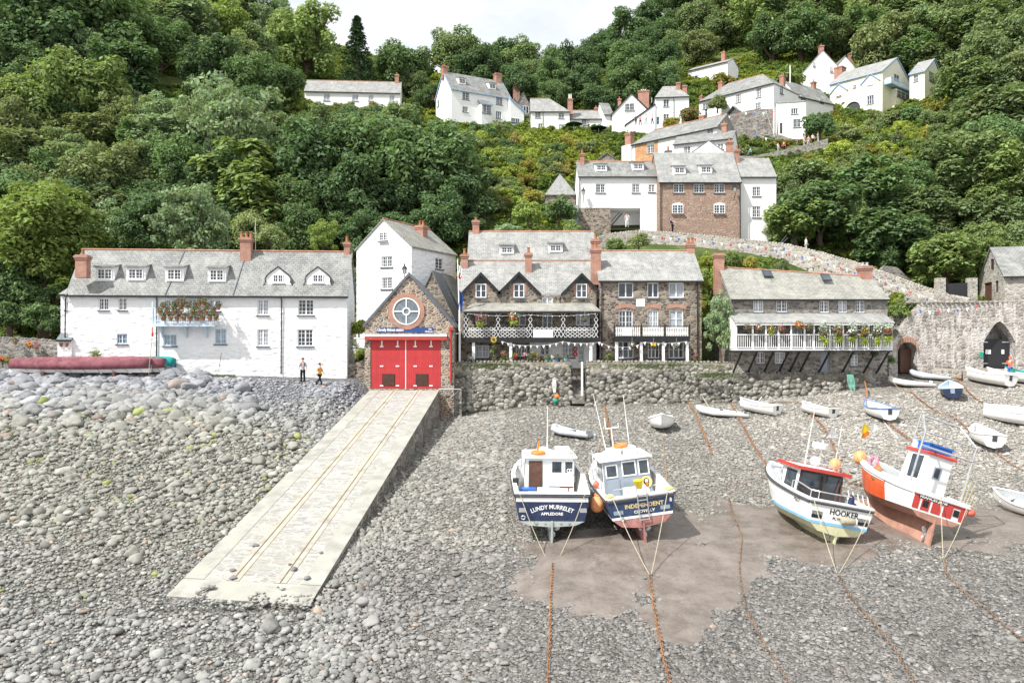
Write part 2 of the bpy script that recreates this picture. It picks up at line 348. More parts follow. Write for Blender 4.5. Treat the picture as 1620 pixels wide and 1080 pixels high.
MT['brickhouse'] = rubble('old brown brickwork', [(.27, .15, .105), (.33, .21, .15), (.22, .14, .11), (.40, .29, .22), (.29, .18, .13), (.22, .16, .13)], (.44, .37, .31), 3.8, 8.5, .09, .02, (.30, .23, .18))
MT['brickpale'] = brickmat('orange weathered brick', (.58, .30, .14), (.48, .24, .12), (.46, .32, .2), patch=(.60, .36, .18))
MT['ridge'] = plain('terracotta ridge', (.40, .21, .14), .8, .2, 0, .25, 2.5)
MT['pot'] = plain('terracotta pot', (.34, .15, .08), .8, .2, 0, .2, 5)
MT['glass'] = plain('window glass', (.05, .065, .08), .07, .6, 0, .4, .9)
MT['curtain'] = plain('curtained glass', (.36, .40, .44), .12, .5, 0, .35, 2.0)
MT['roundel'] = plain('roundel glass', (.17, .205, .23), .12, .5, 0, .25, 2.0)
MT['wood'] = plain('white painted wood', (.80, .80, .80), .5, .35, 0, .05, 4)
MT['bluewood'] = plain('pale blue painted wood', (.52, .63, .73), .5, .35, 0, .08, 4)
MT['trimblue'] = plain('blue painted trim', (.28, .43, .64), .5, .35, 0, .1, 4)
MT['black'] = plain('black painted timber', (.018, .018, .02), .5, .35, 0, .3, 4)
MT['slatesill'] = plain('slate sill', (.12, .13, .15), .7, .3, 0, .2, 4)
MT['red'] = planks('red boarded door', (.48, .042, .046), .145)
MT['redpaint'] = plain('red paint', (.47, .055, .045), .5, .35, 0, .12, 3)
MT['greydoor'] = planks('grey boarded door', (.32, .36, .42), .15)
MT['blackdoor'] = planks('black boarded gate', (.03, .03, .035), .16)
MT['rail'] = plain('galvanised metal', (.55, .56, .57), .35, .5, .6, .15, 5)
MT['rust'] = plain('rusty steel', (.38, .17, .07), .85, .2, .1, .4, 8, (.16, .08, .05))
MT['pipe'] = plain('black iron pipe', (.02, .02, .024), .5, .4, 0, .2, 4)
MT['bark'] = plain('bark', (.12, .09, .065), .9, .1, 0, .35, 3, None, .02)
MT['soil'] = plain('soil', (.10, .075, .05), .95, .1, 0, .3, 4)
MT['leaf'] = leafmat('broad leaves', (.172, .225, .118))
MT['needle'] = leafmat('needles', (.04, .075, .035), .012, .12)
MT['grassleaf'] = leafmat('undergrowth leaves', (.15, .195, .09), .03)
MT['flower red'] = plain('red petals', (.60, .07, .03), .6, .2, 0, .3, 9)
MT['flower pink'] = plain('pink petals', (.55, .14, .22), .6, .2, 0, .3, 9)
MT['flower mix'] = plain('dry russet petals', (.17, .105, .08), .7, .2, 0, .4, 12)
MT['flower white'] = plain('white petals', (.75, .74, .70), .6, .2, 0, .1, 9)
MT['yellow'] = plain('yellow', (.80, .56, .02), .5, .35, 0, .1, 5)
MT['orange'] = plain('orange plastic', (.80, .22, .04), .45, .4, 0, .15, 5)
MT['pinkbuoy'] = plain('coral red plastic', (.75, .16, .10), .45, .4, 0, .15, 5)
MT['buoyorange'] = plain('faded orange buoy', (.85, .34, .14), .45, .4, 0, .15, 4, (.75, .55, .38))
MT['navy'] = plain('navy hull paint', (.022, .034, .085), .35, .5, 0, .25, 3, (.05, .06, .10))
MT['navyind'] = plain('blue hull paint', (.030, .055, .125), .35, .5, 0, .25, 3, (.06, .08, .13))
MT['hullwhite'] = plain('white boat paint', (.80, .80, .78), .4, .4, 0, .05, 2, (.62, .58, .50))
MT['hullorange'] = plain('orange hull paint', (.64, .10, .025), .45, .4, 0, .12, 2, (.55, .16, .07))
MT['antifoul pink'] = plain('faded pink antifouling', (.42, .23, .17), .7, .2, 0, .2, 2, (.42, .24, .18))
MT['antifoul red'] = plain('dull red antifouling', (.40, .19, .17), .7, .2, 0, .2, 2, (.5, .42, .38))
MT['antifoul grey'] = plain('grey green antifouling', (.40, .45, .43), .7, .2, 0, .15, 2, (.3, .3, .24))
MT['antifoul cream'] = plain('yellow green antifouling', (.58, .57, .36), .7, .2, 0, .15, 2, (.4, .36, .22))
MT['skyblue'] = plain('sky blue stripe', (.22, .50, .75), .4, .4, 0, .1, 3)
MT['cabingrey'] = plain('grey cabin paint', (.27, .32, .38), .45, .35, 0, .08, 2)
MT['cabindark'] = plain('dark grey cabin', (.06, .058, .06), .5, .35, 0, .15, 2)
MT['deckgrey'] = plain('grey deck', (.42, .44, .46), .75, .25, 0, .15, 3, (.3, .28, .25))
MT['brownwood'] = plain('brown varnished wood', (.12, .06, .04), .5, .35, 0, .25, 4)
MT['bluebox'] = plain('blue plastic', (.03, .15, .52), .45, .4, 0, .12, 4)
MT['rubber'] = plain('dark rubber', (.06, .065, .07), .6, .3, 0, .2, 5)
MT['inflgrey'] = plain('grey inflatable fabric', (.48, .50, .53), .6, .3, 0, .1, 4)
MT['inflwhite'] = plain('off white fabric', (.76, .76, .75), .6, .3, 0, .06, 4, (.6, .58, .54))
MT['maroon'] = plain('maroon canvas', (.22, .085, .10), .85, .15, 0, .25, 1.5, (.30, .15, .165))
MT['teal'] = plain('teal canvas', (.02, .27, .25), .75, .2, 0, .2, 2)
MT['steelblue'] = plain('blue dinghy paint', (.10, .22, .50), .45, .35, 0, .12, 3)
MT['gold'] = plain('gold lettering', (.72, .55, .22), .5, .3, 0, .1, 8)
MT['lwhite'] = plain('white lettering', (.82, .82, .82), .5, .3, 0, .02, 8)
MT['lblack'] = plain('black lettering', (.02, .02, .022), .5, .3, 0, .1, 8)
MT['rniblue'] = plain('blue enamel sign', (.02, .06, .21), .4, .4, 0, .06, 2)
MT['ropey'] = plain('pale rope', (.40, .37, .27), .9, .1, 0, .25, 20)
MT['ropebrown'] = plain('brown rope', (.30, .21, .13), .9, .1, 0, .3, 10)
MT['ropegreen'] = plain('green net rope', (.20, .45, .36), .9, .1, 0, .25, 10)
MT['concrete'] = plain('pale algae concrete', (.355, .35, .31), .85, .2, 0, .2, 1.0, (.28, .28, .22))
MT['lampglass'] = plain('lantern glass', (.5, .52, .52), .1, .5, 0, .1, 4)
MT['skin'] = plain('skin', (.55, .34, .25), .55, .3, 0, .05, 6)
MT['hair'] = plain('dark hair', (.035, .022, .015), .7, .3, 0, .2, 20)
for nm, c in (('cloth grey', (.42, .43, .48)), ('cloth black', (.015, .015, .018)), ('cloth mustard', (.72, .33, .02)), ('cloth orange', (.75, .13, .06)), ('cloth blue', (.06, .13, .42)), ('cloth yellow', (.80, .55, .03)), ('cloth white', (.72, .72, .72)), ('cloth pink', (.60, .22, .28)), ('cloth green', (.03, .30, .20)), ('cloth navy', (.03, .04, .10)), ('cloth dark green', (.02, .06, .04)), ('cloth red', (.55, .05, .06))):
    MT[nm] = plain(nm, c, .85, .15, 0, .12, 8)
# ================================================================ GROUND
def nz(x, y, s, z=0.0): return noise.noise(Vector((x * s, y * s, z)))
SLT = [P(585, 617, 58.7), P(695, 617, 58.7)]; SLB = [P(262, 943, 28.4), P(490, 957, 27.5)]
def S(u, v, up=0.0):
    a = SLT[0].lerp(SLB[0], v); b = SLT[1].lerp(SLB[1], v); p = a.lerp(b, u); p.z += up; return p
def on_slip(x, y, m=0.0):
    v = (58.7 - y) / (58.7 - 27.9)
    if v < -.03 or v > 1.02: return False
    return S(0, v).x - m < x < S(1, v).x + m
MUDS = [(1000, 32.0, 170, 2.9), (1180, 34.4, 140, 4.2), (1420, 35.6, 270, 3.4), (1680, 35.2, 230, 3.6), (925, 29.3, 110, 2.6), (1110, 29.3, 80, 2.2), (1075, 26.3, 60, 1.5), (1300, 31.6, 90, 1.1)]
def mud(px, d):
    x = (px - 810) / F * d
    m = max(1 - ((px - a) / r) ** 2 - ((d - b) / q) ** 2 for a, b, r, q in MUDS)
    return m + nz(x, d, .5, 3.0) * .7 + nz(x, d, 1.7, 9.0) * .5 + nz(x, d, 4.7, 2.0) * .22 - .12
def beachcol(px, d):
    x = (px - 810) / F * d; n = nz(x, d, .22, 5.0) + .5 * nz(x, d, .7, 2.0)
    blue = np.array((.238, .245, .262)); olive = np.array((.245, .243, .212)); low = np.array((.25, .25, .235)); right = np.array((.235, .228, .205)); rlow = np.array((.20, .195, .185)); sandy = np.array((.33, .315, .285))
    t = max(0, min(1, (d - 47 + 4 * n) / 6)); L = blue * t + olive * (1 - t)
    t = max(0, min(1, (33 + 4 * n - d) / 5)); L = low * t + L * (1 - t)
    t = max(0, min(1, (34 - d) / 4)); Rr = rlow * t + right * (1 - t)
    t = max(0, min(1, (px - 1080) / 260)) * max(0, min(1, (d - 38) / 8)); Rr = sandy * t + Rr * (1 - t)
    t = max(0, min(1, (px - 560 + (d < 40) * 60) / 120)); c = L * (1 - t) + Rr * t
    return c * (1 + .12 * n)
def gridmesh(name, pxs, ds, f, mat, colf=None, keep=None, up=0.0):
    vs = []; idx = {}; fs = []; cols = []
    for i, d in enumerate(ds):
        for j, px in enumerate(pxs):
            x = (px - 810) / F * max(d, 6.0); vs.append((x, d, f(x, d) + up))
            if colf: cols.append((*colf(px, d), 1))
    n = len(pxs)
    for i in range(len(ds) - 1):
        for j in range(n - 1):
            if keep is None or keep((pxs[j] + pxs[j + 1]) / 2, (ds[i] + ds[i + 1]) / 2): fs.append((i * n + j, i * n + j + 1, (i + 1) * n + j + 1, (i + 1) * n + j))
    me = bpy.data.meshes.new(name); me.from_pydata(vs, [], fs)
    if colf:
        a = me.color_attributes.new("Col", 'FLOAT_COLOR', 'POINT'); a.data.foreach_set('color', np.array(cols, np.float32).ravel())
    if keep:
        bm = bmesh.new(); bm.from_mesh(me); bmesh.ops.delete(bm, geom=[v for v in bm.verts if not v.link_faces], context='VERTS'); bm.to_mesh(me); bm.free()
    me.materials.append(mat); me.polygons.foreach_set('use_smooth', [True] * len(me.polygons)); me.update()
    o = bpy.data.objects.new(name, me); COL.objects.link(o); o['kind'] = 'structure'; return o

m, nt, b = newmat('gravel'); geo = N(nt, 'ShaderNodeNewGeometry'); at = N(nt, 'ShaderNodeAttribute', attribute_name='Col')
v1 = N(nt, 'ShaderNodeTexVoronoi', {'Vector': geo.outputs['Position'], 'Scale': 11.0}); v2 = N(nt, 'ShaderNodeTexVoronoi', {'Vector': geo.outputs['Position'], 'Scale': 4.5})
sp = N(nt, 'ShaderNodeSeparateColor', {0: v1.outputs['Color']}); sp2 = N(nt, 'ShaderNodeSeparateColor', {0: v2.outputs['Color']})
c = mix(nt, 1.0, at.outputs[0], ramp(nt, sp.outputs[0], [(0, (.62, .62, .64)), (.5, (.92, .91, .89)), (1, (1.32, 1.32, 1.32))]), 'MULTIPLY')
c = mix(nt, .5, c, mix(nt, 1.0, c, ramp(nt, sp2.outputs[0], [(0, (.5, .5, .5)), (1, (1.4, 1.35, 1.3))]), 'MULTIPLY'))
no = N(nt, 'ShaderNodeTexNoise', {'Vector': geo.outputs['Position'], 'Scale': .9, 'Detail': 8.0, 'Roughness': .7})
c = mix(nt, 1.0, c, ramp(nt, no.outputs[0], [(.3, (.72, .7, .68)), (.7, (1.15, 1.15, 1.15))]), 'MULTIPLY')
h = mth(nt, 'ADD', mth(nt, 'MULTIPLY', v1.outputs[0], -1.0), mth(nt, 'MULTIPLY', v2.outputs[0], -1.4))
setb(nt, b, c, .85, .3, 0, h, 1.0, .1); MT['gravel'] = m
m, nt, b = newmat('wet mud'); geo = N(nt, 'ShaderNodeNewGeometry')
no = N(nt, 'ShaderNodeTexNoise', {'Vector': geo.outputs['Position'], 'Scale': .8, 'Detail': 9.0, 'Roughness': .68}); n2 = N(nt, 'ShaderNodeTexNoise', {'Vector': geo.outputs['Position'], 'Scale': 9.0, 'Detail': 6.0, 'Roughness': .7})
c = ramp(nt, no.outputs[0], [(.28, (.105, .088, .074)), (.5, (.182, .154, .133)), (.72, (.24, .212, .188))])
n4 = N(nt, 'ShaderNodeTexNoise', {'Vector': geo.outputs['Position'], 'Scale': 1.7, 'Detail': 7.0, 'Roughness': .62})
c = mix(nt, mth(nt, 'MULTIPLY', ramp(nt, n4.outputs[0], [(.54, (0, 0, 0)), (.64, (1, 1, 1))]), .6), c, (.105, .085, .07))
c = mix(nt, mth(nt, 'MULTIPLY', ramp(nt, n2.outputs[0], [(.55, (0, 0, 0)), (.66, (1, 1, 1))]), .65), c, (.10, .085, .075))
setb(nt, b, c, ramp(nt, no.outputs[0], [(.38, (.14, .14, .14)), (.62, (.5, .5, .5))]), .5, 0, mth(nt, 'ADD', no.outputs[0], mth(nt, 'MULTIPLY', n2.outputs[0], .25)), .8, .08); MT['mud'] = m
m, nt, b = newmat('hill earth'); geo = N(nt, 'ShaderNodeNewGeometry')
no = N(nt, 'ShaderNodeTexNoise', {'Vector': geo.outputs['Position'], 'Scale': .35, 'Detail': 10.0, 'Roughness': .7})
c = ramp(nt, no.outputs[0], [(.3, (.03, .05, .015)), (.5, (.07, .10, .03)), (.62, (.13, .13, .055)), (.75, (.17, .12, .07))])
setb(nt, b, c, .95, .1, 0, no.outputs[0], .8, .4); MT['earth'] = m
def stonemat(name, inst):
    m, nt, b = newmat(name)
    if inst: col = N(nt, 'ShaderNodeAttribute', attribute_name='tint', attribute_type='INSTANCER').outputs[0]
    else: col = N(nt, 'ShaderNodeObjectInfo').outputs['Color']
    tc = N(nt, 'ShaderNodeTexCoord'); geo = N(nt, 'ShaderNodeNewGeometry')
    no = N(nt, 'ShaderNodeTexNoise', {'Vector': geo.outputs['Position'], 'Scale': 6.0, 'Detail': 7.0, 'Roughness': .7})
    c = mix(nt, 1.0, col, ramp(nt, no.outputs[0], [(.3, (.72, .72, .72)), (.7, (1.2, 1.2, 1.2))]), 'MULTIPLY')
    setb(nt, b, c, .8, .3, 0, no.outputs[0], .6, .03); return m
MT['pebble'] = stonemat('pebble stone', True); MT['boulder'] = stonemat('boulder stone', False)

pxs = list(range(-1500, -100, 100)) + list(range(-100, 1721, 14)) + list(range(1740, 3001, 100))
ds = [4, 10, 16] + list(np.arange(20, 70.1, .4))
beach = gridmesh('beach', pxs, ds, zb, MT['gravel'], lambda px, d: beachcol(px, d) * (.7 + .2 * max(0, min(1, (px - 560) / 200))))  # sheet colour lowered, most on the left, painting the shaded gaps between stones
mudo = gridmesh('mud_flat', list(range(700, 1760, 6)), list(np.arange(22.6, 41, .16)), lambda x, d: zb(x, d) + .09 * max(-1, min(.5, mud(810 + F * x / d, d))), MT['mud'], None, lambda px, d: mud(px, d) > -.5, .012)
hill = gridmesh('hillside', list(range(-1800, -100, 170)) + list(range(-100, 1721, 20)) + list(range(1760, 3401, 170)), list(np.arange(62, 90, 1.5)) + list(np.arange(90, 180, 3)) + list(np.arange(180, 601, 15)), zh, MT['earth'])

# ---- pebbles: a few stone shapes spread over the beach as one mass, the 300 largest as boulders of their own
rng = random.Random(11)
def stone_mesh(name, seed, mat, sub=2):
    bm = bmesh.new(); bmesh.ops.create_icosphere(bm, subdivisions=sub, radius=.5)
    for v in bm.verts:
        p = v.co.normalized(); k = 1 + .34 * noise.noise(p * 1.3 + Vector((seed * 7.3, 0, 0))) + .12 * noise.noise(p * 3.1 + Vector((0, seed * 5.1, 0)))
        v.co *= k
        for ax in ((.6, .3, .74), (-.8, .5, .33), (.2, -.9, .38), (.1, .3, -.95)):
            a = Vector(ax); a.rotate(Matrix.Rotation(seed * 1.7, 3, 'Z')); a.normalize(); q = v.co.dot(a)
            if q > .36: v.co -= a * (q - .36) * .75
    me = bpy.data.meshes.new(name); bm.to_mesh(me); bm.free(); me.materials.append(mat); me.polygons.foreach_set('use_smooth', [True] * len(me.polygons)); return me
srcs = bpy.data.collections.new("stone_shapes")
for k in range(6):
    srcs.objects.link(bpy.data.objects.new(f"stone_shape", stone_mesh("stone_shape", k + 1, MT['pebble'])))
def scatter(name, pts, rots, scls, tints, coll):
    me = bpy.data.meshes.new(name); me.from_pydata(pts, [], [])
    for nm, ty, data, key in (('rot', 'FLOAT_VECTOR', rots, 'vector'), ('scl', 'FLOAT_VECTOR', scls, 'vector'), ('tint', 'FLOAT_VECTOR', tints, 'vector')):
        a = me.attributes.new(nm, ty, 'POINT'); a.data.foreach_set(key, np.array(data, np.float32).ravel())
    a = me.attributes.new('pick', 'INT', 'POINT'); a.data.foreach_set('value', np.array([rng.randrange(len(coll.objects)) for _ in pts], np.int32))
    o = bpy.data.objects.new(name, me); COL.objects.link(o); o['kind'] = 'stuff'
    ng = bpy.data.node_groups.new(name + " spread", 'GeometryNodeTree')
    ng.interface.new_socket("Geometry", in_out='INPUT', socket_type='NodeSocketGeometry'); ng.interface.new_socket("Geometry", in_out='OUTPUT', socket_type='NodeSocketGeometry')
    gi = N(ng, 'NodeGroupInput'); go = N(ng, 'NodeGroupOutput')
    ci = N(ng, 'GeometryNodeCollectionInfo'); ci.inputs['Collection'].default_value = coll; ci.inputs['Separate Children'].default_value = True; ci.inputs['Reset Children'].default_value = True
    def na(nm, ty):
        n = N(ng, 'GeometryNodeInputNamedAttribute', data_type=ty); n.inputs['Name'].default_value = nm
        return [s for s in n.outputs if s.enabled and s.name == 'Attribute'][0]
    ip = N(ng, 'GeometryNodeInstanceOnPoints'); ng.links.new(gi.outputs[0], ip.inputs['Points']); ng.links.new(ci.outputs[0], ip.inputs['Instance']); ip.inputs['Pick Instance'].default_value = True
    ng.links.new(na('pick', 'INT'), ip.inputs['Instance Index']); ng.links.new(na('rot', 'FLOAT_VECTOR'), ip.inputs['Rotation']); ng.links.new(na('scl', 'FLOAT_VECTOR'), ip.inputs['Scale'])
    ng.links.new(ip.outputs[0], go.inputs[0]); md = o.modifiers.new("spread", 'NODES'); md.node_group = ng
    return o
pp, pr, ps, pt = [], [], [], []; big = []
def stone_tint(px, d):
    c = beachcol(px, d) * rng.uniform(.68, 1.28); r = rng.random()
    if r < .025: c = c * np.array((1.2, .98, .85))
    elif r < .10: c = c * 1.3
    if 28 < d < 50 and px < 520 and nz((px - 810) / F * d, d, .45, 21.0) > .28 and rng.random() < .11: c = np.array((.22, .25, .085)) * rng.uniform(.7, 1.3)
    return c
def try_stone(px, d, s):
    x = (px - 810) / F * d
    toe = None
    if on_slip(x, d, s * .3):
        v = (58.7 - d) / 30.9
        if v > .93 and s < .22 and nz(x, d, 1.3, 77.0) + (v - .985) * 22 > .1: toe = SLT[0].z + (SLB[0].z - SLT[0].z) * v + .02
        else: return
    if 27 < d < 28.6 and 250 < px < 500 and s > .2: return
    if d > 57.2 and px < 575: return
    if d > 59.2 or (d > 57.6 and px > 1350): return
    if px > 640:
        m_ = mud(px, d)
        if rng.random() > (1 if m_ < -.12 else max(.15, .95 - (m_ + .12) * 1.6)): return
        if m_ > 0: s *= .68
    z = toe or zb(x, d); sz = s * rng.uniform(.5, .82)
    sx = s * rng.uniform(.8, 1.35); 
    if px > 640 and d < 58: sz *= .72
    e = (x, d, z + sz * (.12 if px > 640 else .27)); ro = (rng.uniform(-.3, .3), rng.uniform(-.3, .3), rng.uniform(0, 6.28))
    if s > .44 and px < 600: big.append((s, e, ro, (sx, s, sz), stone_tint(px, d)))
    else: pp.append(e); pr.append(ro); ps.append((sx, s, sz)); pt.append(tuple(stone_tint(px, d)))
def fan(d0, d1): return math.sqrt(rng.uniform(d0 * d0, d1 * d1))
for _ in range(15000):
    px = rng.uniform(-70, 600); d = fan(22, 57.5); x = (px - 810) / F * d
    k = .21 + .07 * max(0, min(1, (d - 40) / 9)) + .07 * nz(x, d, .3, 31.0)
    if d < 34: k *= .82
    if px < 400: k += .17 * max(0, min(1, (d - 44) / 6))
    if d > 52 and px > 330: k *= .6
    if px > 430 and d > 48: k *= .7
    try_stone(px, d, max(.08, rng.lognormvariate(math.log(k), .38)))
for _ in range(26000):
    px = rng.uniform(-70, 640); d = fan(22, 57.5); try_stone(px, d, rng.uniform(.06, .16))
for _ in range(80000):
    px = rng.uniform(480, 1690); d = fan(22, 59.5); x = (px - 810) / F * d
    k = .078 + .03 * max(0, min(1, (d - 36) / 12)) + .05 * max(0, nz(x, d, .35, 41.0)) + (.05 if px < 800 else 0)
    try_stone(px, d, max(.05, min(.45, rng.lognormvariate(math.log(k), .42))))
big.sort(key=lambda b: -b[0] / b[1][1] ** .5)
for s, e, ro, sc3, t in big[300:]: pp.append(e); pr.append(ro); ps.append(sc3); pt.append(tuple(t))
scatter('pebbles', pp, pr, ps, pt, srcs)
bms = [stone_mesh("boulder", k + 21, MT['boulder'], 3) for k in range(5)]
for i, (s, e, ro, sc3, t) in enumerate(big[:300]):
    o = bpy.data.objects.new("boulder", bms[i % 5]); COL.objects.link(o); o.location = e; o.rotation_euler = ro; o.scale = sc3; o.color = (*t, 1)
    tag(o, "large rounded grey boulder lying among smaller stones on the pebble beach left of the slipway", "boulder", "large boulders on the pebble beach")

# ================================================================ SLIPWAY
sl_ = empty('slipway', S(.5, 0), 0, "long pale stone and concrete slipway running down the beach from the red doors", "slipway")
so_ = sl_.location.copy()
def strip(u0, u1, v0, v1, up, th=0.0, n=24):
    mb = MB()
    for k in range(n):
        a, b_ = v0 + (v1 - v0) * k / n, v0 + (v1 - v0) * (k + 1) / n
        mb.poly(S(u0, a, up) - so_, S(u1, a, up) - so_, S(u1, b_, up) - so_, S(u0, b_, up) - so_)
        if th:
            for u in (u0, u1): mb.poly(S(u, a, up) - so_, S(u, b_, up) - so_, S(u, b_, up - th) - so_, S(u, a, up - th) - so_)
    return mb
mb = MB()
for u in (0, 1):
    for k in range(24):
        a, b_ = k / 24, (k + 1) / 24; mb.poly(S(u, a) - so_, S(u, b_) - so_, S(u, b_, -3) - so_, S(u, a, -3) - so_)
mb.poly(S(0, 1) - so_, S(1, 1) - so_, S(1, 1, -3) - so_, S(0, 1, -3) - so_)
mb.build('side_wall', MT['stonegrey'], sl_)
sett = rubble('slip setts', [(.31, .305, .285), (.35, .345, .32), (.39, .385, .36), (.28, .275, .255), (.37, .365, .335)], (.38, .37, .345), 1.9, 5.0, .10, .012, (.30, .29, .24))
strip(0, 1, 0, 1, -.006).build('sett_paving', sett, sl_)
for u0, u1 in ((0, .15), (.85, 1)): strip(u0, u1, 0, .955, .012, .02).build('concrete_kerb', MT['concrete'], sl_)
strip(0, 1, .956, 1.0, .012, .3).build('concrete_toe', MT['concrete'], sl_)
rl = plain('worn rail timber', (.42, .38, .31), .8, .2, 0, .25, 1.2, (.36, .22, .11))
for u in (.36, .705):
    strip(u - .045, u - .006, 0, .955, .016, .03).build('keel_runner', rl, sl_); strip(u + .006, u + .045, 0, .955, .016, .03).build('keel_runner', rl, sl_)
    strip(u - .005, u + .005, 0, .955, .004).build('keel_slot', MT['slatesill'], sl_)
for k in range(7):
    u = rng.uniform(.3, .95); v = rng.uniform(.86, .95); p = S(u, v, .05)
    o = bpy.data.objects.new("boulder", bms[k % 5]); COL.objects.link(o); s = rng.uniform(.12, .28); o.location = p; o.scale = (s * 1.3, s, s * .6); o.rotation_euler = (0, 0, k); o.color = (.17, .17, .18, 1)
    tag(o, "small dark grey stone washed onto the lower end of the slipway", "stone", "stones on the foot of the slipway")

# ================================================================ SEA WALLS AND RUBBLE WALLS
def wall_run(name, top, base_drop, thick, mat, label, cat='wall', group=None, cop=None, boulders=0, seed=1, copname='coping'):
    """top: list of world points along the top of the face; the wall hangs down from it and is THICK deep away from the viewer"""
    o = tag(empty(name, top[0]), label, cat, group); q = top[0]; mb = MB()
    def off(i):
        a = top[max(0, i - 1)]; b_ = top[min(len(top) - 1, i + 1)]; t = Vector((b_.x - a.x, b_.y - a.y, 0)).normalized(); return Vector((-t.y, t.x, 0)) * thick
    rings = []
    for i, p in enumerate(top):
        f = p - q; bk = f + off(i); dz = Vector((0, 0, base_drop)); rings.append([f - dz, f, bk, bk - dz])
    mb.loft(rings); mb.build('stonework', mat, o)
    if cop:
        mb = MB(); r_ = random.Random(seed)
        for i in range(len(top) - 1):
            a, b_ = top[i] - q, top[i + 1] - q; L = (b_ - a).length; n = max(1, int(L / .28)); of = off(i) * .5
            for k in range(n):
                c_ = a.lerp(b_, (k + .5) / n) + of; w = L / n * .52
                mb.ell(c_ + Vector((0, 0, .03)), w, thick * .55, r_.uniform(.08, .16), 7, 4, Matrix.Rotation(r_.uniform(-.3, .3), 3, 'Z'))
        mb.build(copname, cop, o, True)
    if boulders > 40:
        mb = MB()
        for i in range(len(top) - 1):
            a, b_ = top[i] - q, top[i + 1] - q; mb.loft([[p + Vector((0, -.035, -.85)), p + Vector((0, -.035, -.02)), p + Vector((0, .0, -.02)), p + Vector((0, .0, -.85))] for p in (a, b_)])
        mb.build('coursed_top', MT['seawalltop'], o)
    if boulders:
        mb = MB(); r_ = random.Random(seed)
        for i in range(len(top) - 1):
            a, b_ = top[i] - q, top[i + 1] - q; L = (b_ - a).length
            for k in range(int(L * boulders)):
                c_ = a.lerp(b_, r_.random()); h_ = r_.uniform(.75, base_drop) if r_.random() < .9 else r_.uniform(.3, .9); s = r_.uniform(.13, .27)
                if c_.x + q.x > (905 - 810) / F * 60 - .1 and c_.x + q.x < (925 - 810) / F * 60 + .1: continue
                mb.ell(c_ + Vector((0, -.02, -h_)), s * r_.uniform(.9, 1.35), .11, s * r_.uniform(.75, 1.0), 8, 5, Matrix.Rotation(r_.uniform(-.5, .5), 3, 'Y'))
        bo = mb.build('boulder_facing', MT['seaboulder'], o, True)
    return o
m, nt, b = newmat('sea wall boulders'); geo = N(nt, 'ShaderNodeNewGeometry')
no = N(nt, 'ShaderNodeTexNoise', {'Vector': geo.outputs['Position'], 'Scale': 4.0, 'Detail': 7.0, 'Roughness': .7})
c = ramp(nt, geo.outputs['Random Per Island'], [(0, (.12, .115, .10)), (.35, (.21, .20, .175)), (.7, (.30, .285, .25)), (1, (.40, .385, .35))]); c = mix(nt, 1.0, c, ramp(nt, no.outputs[0], [(.3, (.6, .6, .58)), (.7, (1.2, 1.2, 1.2))]), 'MULTIPLY')
setb(nt, b, c, .85, .3, 0, no.outputs[0], .7, .06); MT['seaboulder'] = m
DW = 60.0
wall_run('sea_wall', [P(716, 574, DW), P(800, 573, DW), P(903, 572, DW)], 3.6, .7, MT['seawall'], "boulder faced sea wall below the lattice balcony house, from the flagpole to the steps", 'sea wall', None, MT['stonegrey'], 60, 3)
wall_run('sea_wall', [P(927, 573, DW), P(1040, 573, DW), P(1162, 574, DW)], 3.7, .7, MT['seawall'], "boulder faced sea wall below the three storey stone house, right of the steps", 'sea wall', None, MT['stonegrey'], 60, 4)
wall_run('sea_wall', [P(1162, 591, DW - .5), P(1250, 591, DW - .6), P(1340, 592, DW - .4), P(1403, 594, DW + .5)], 3.4, .9, MT['seawall'], "lower dark sea wall carrying the long gallery cottage", 'sea wall', None, MT['stonegrey'], 40, 5)
# steps up through the sea wall
st = empty('harbour_steps', P(915, 632, DW), 0, "narrow dark stone steps climbing through the gap in the sea wall", "steps")
for k in range(8):
    z0 = -.3; MB().box(-.50, .50, k * .26 - .1, k * .26 + .16, z0, .12 + k * .27).build('step', MT['stonegrey'], st)
tag(MB().tube([P(921, 572, DW - .25), P(921, 626, DW - .25)], .085, 8).build('guide_post', MT['hullwhite']), "white painted post standing beside the sea wall steps", "post")
# long retaining wall under the path to the upper houses
pw = [P(912, 392, 83.5), P(960, 371, 84.5), P(1010, 365, 84.8), P(1100, 371, 84.3), P(1170, 379, 83.5), P(1240, 386, 82.2), P(1290, 398, 80), P(1340, 412, 77.5), P(1390, 430, 74.5), P(1440, 448, 71.5), P(1500, 468, 68.5), P(1530, 474, 66.5)]
wall_run('retaining_wall', pw, 4.2, .5, MT['stonepale'], "long pale stone wall of the path curving up to the brown brick house", 'stone wall', None, MT['stonepale'], 0, 8)
wall_run('garden_wall', [P(-60, 533, 60), P(30, 536, 60), P(96, 541, 59.6)], 2.4, .5, MT['stonegrey'], "low rubble garden wall under trees at left of the white cottage row", 'stone wall', None, MT['stonegrey'], 0, 9)
wall_run('garden_wall', [P(550, 578, 59.4), P(583, 566, 59.4)], 2.6, .4, MT['stone'], "short rubble wall between white cottage and lifeboat station", 'stone wall', None, None, 0, 9)
wall_run('retaining_wall', [P(1137, 190, 131), P(1160, 181, 130.4), P(1190, 174, 129.6), P(1223, 172.5, 128.6)], 6.2, .6, MT['stonegrey'], "high grey retaining wall below the big white hillside house, holding up its terrace", 'stone wall', None, MT['stonegrey'], 0, 10)
wall_run('path_wall', [P(1150, 246, 117), P(1190, 247, 118), P(1226, 240, 119.5), P(1262, 232, 121), P(1310, 219, 122.5)], 2.2, .4, MT['stonepale'], "pale wall along the upper path where walkers stand, under the dark bush", 'stone wall', None, None, 0, 11)
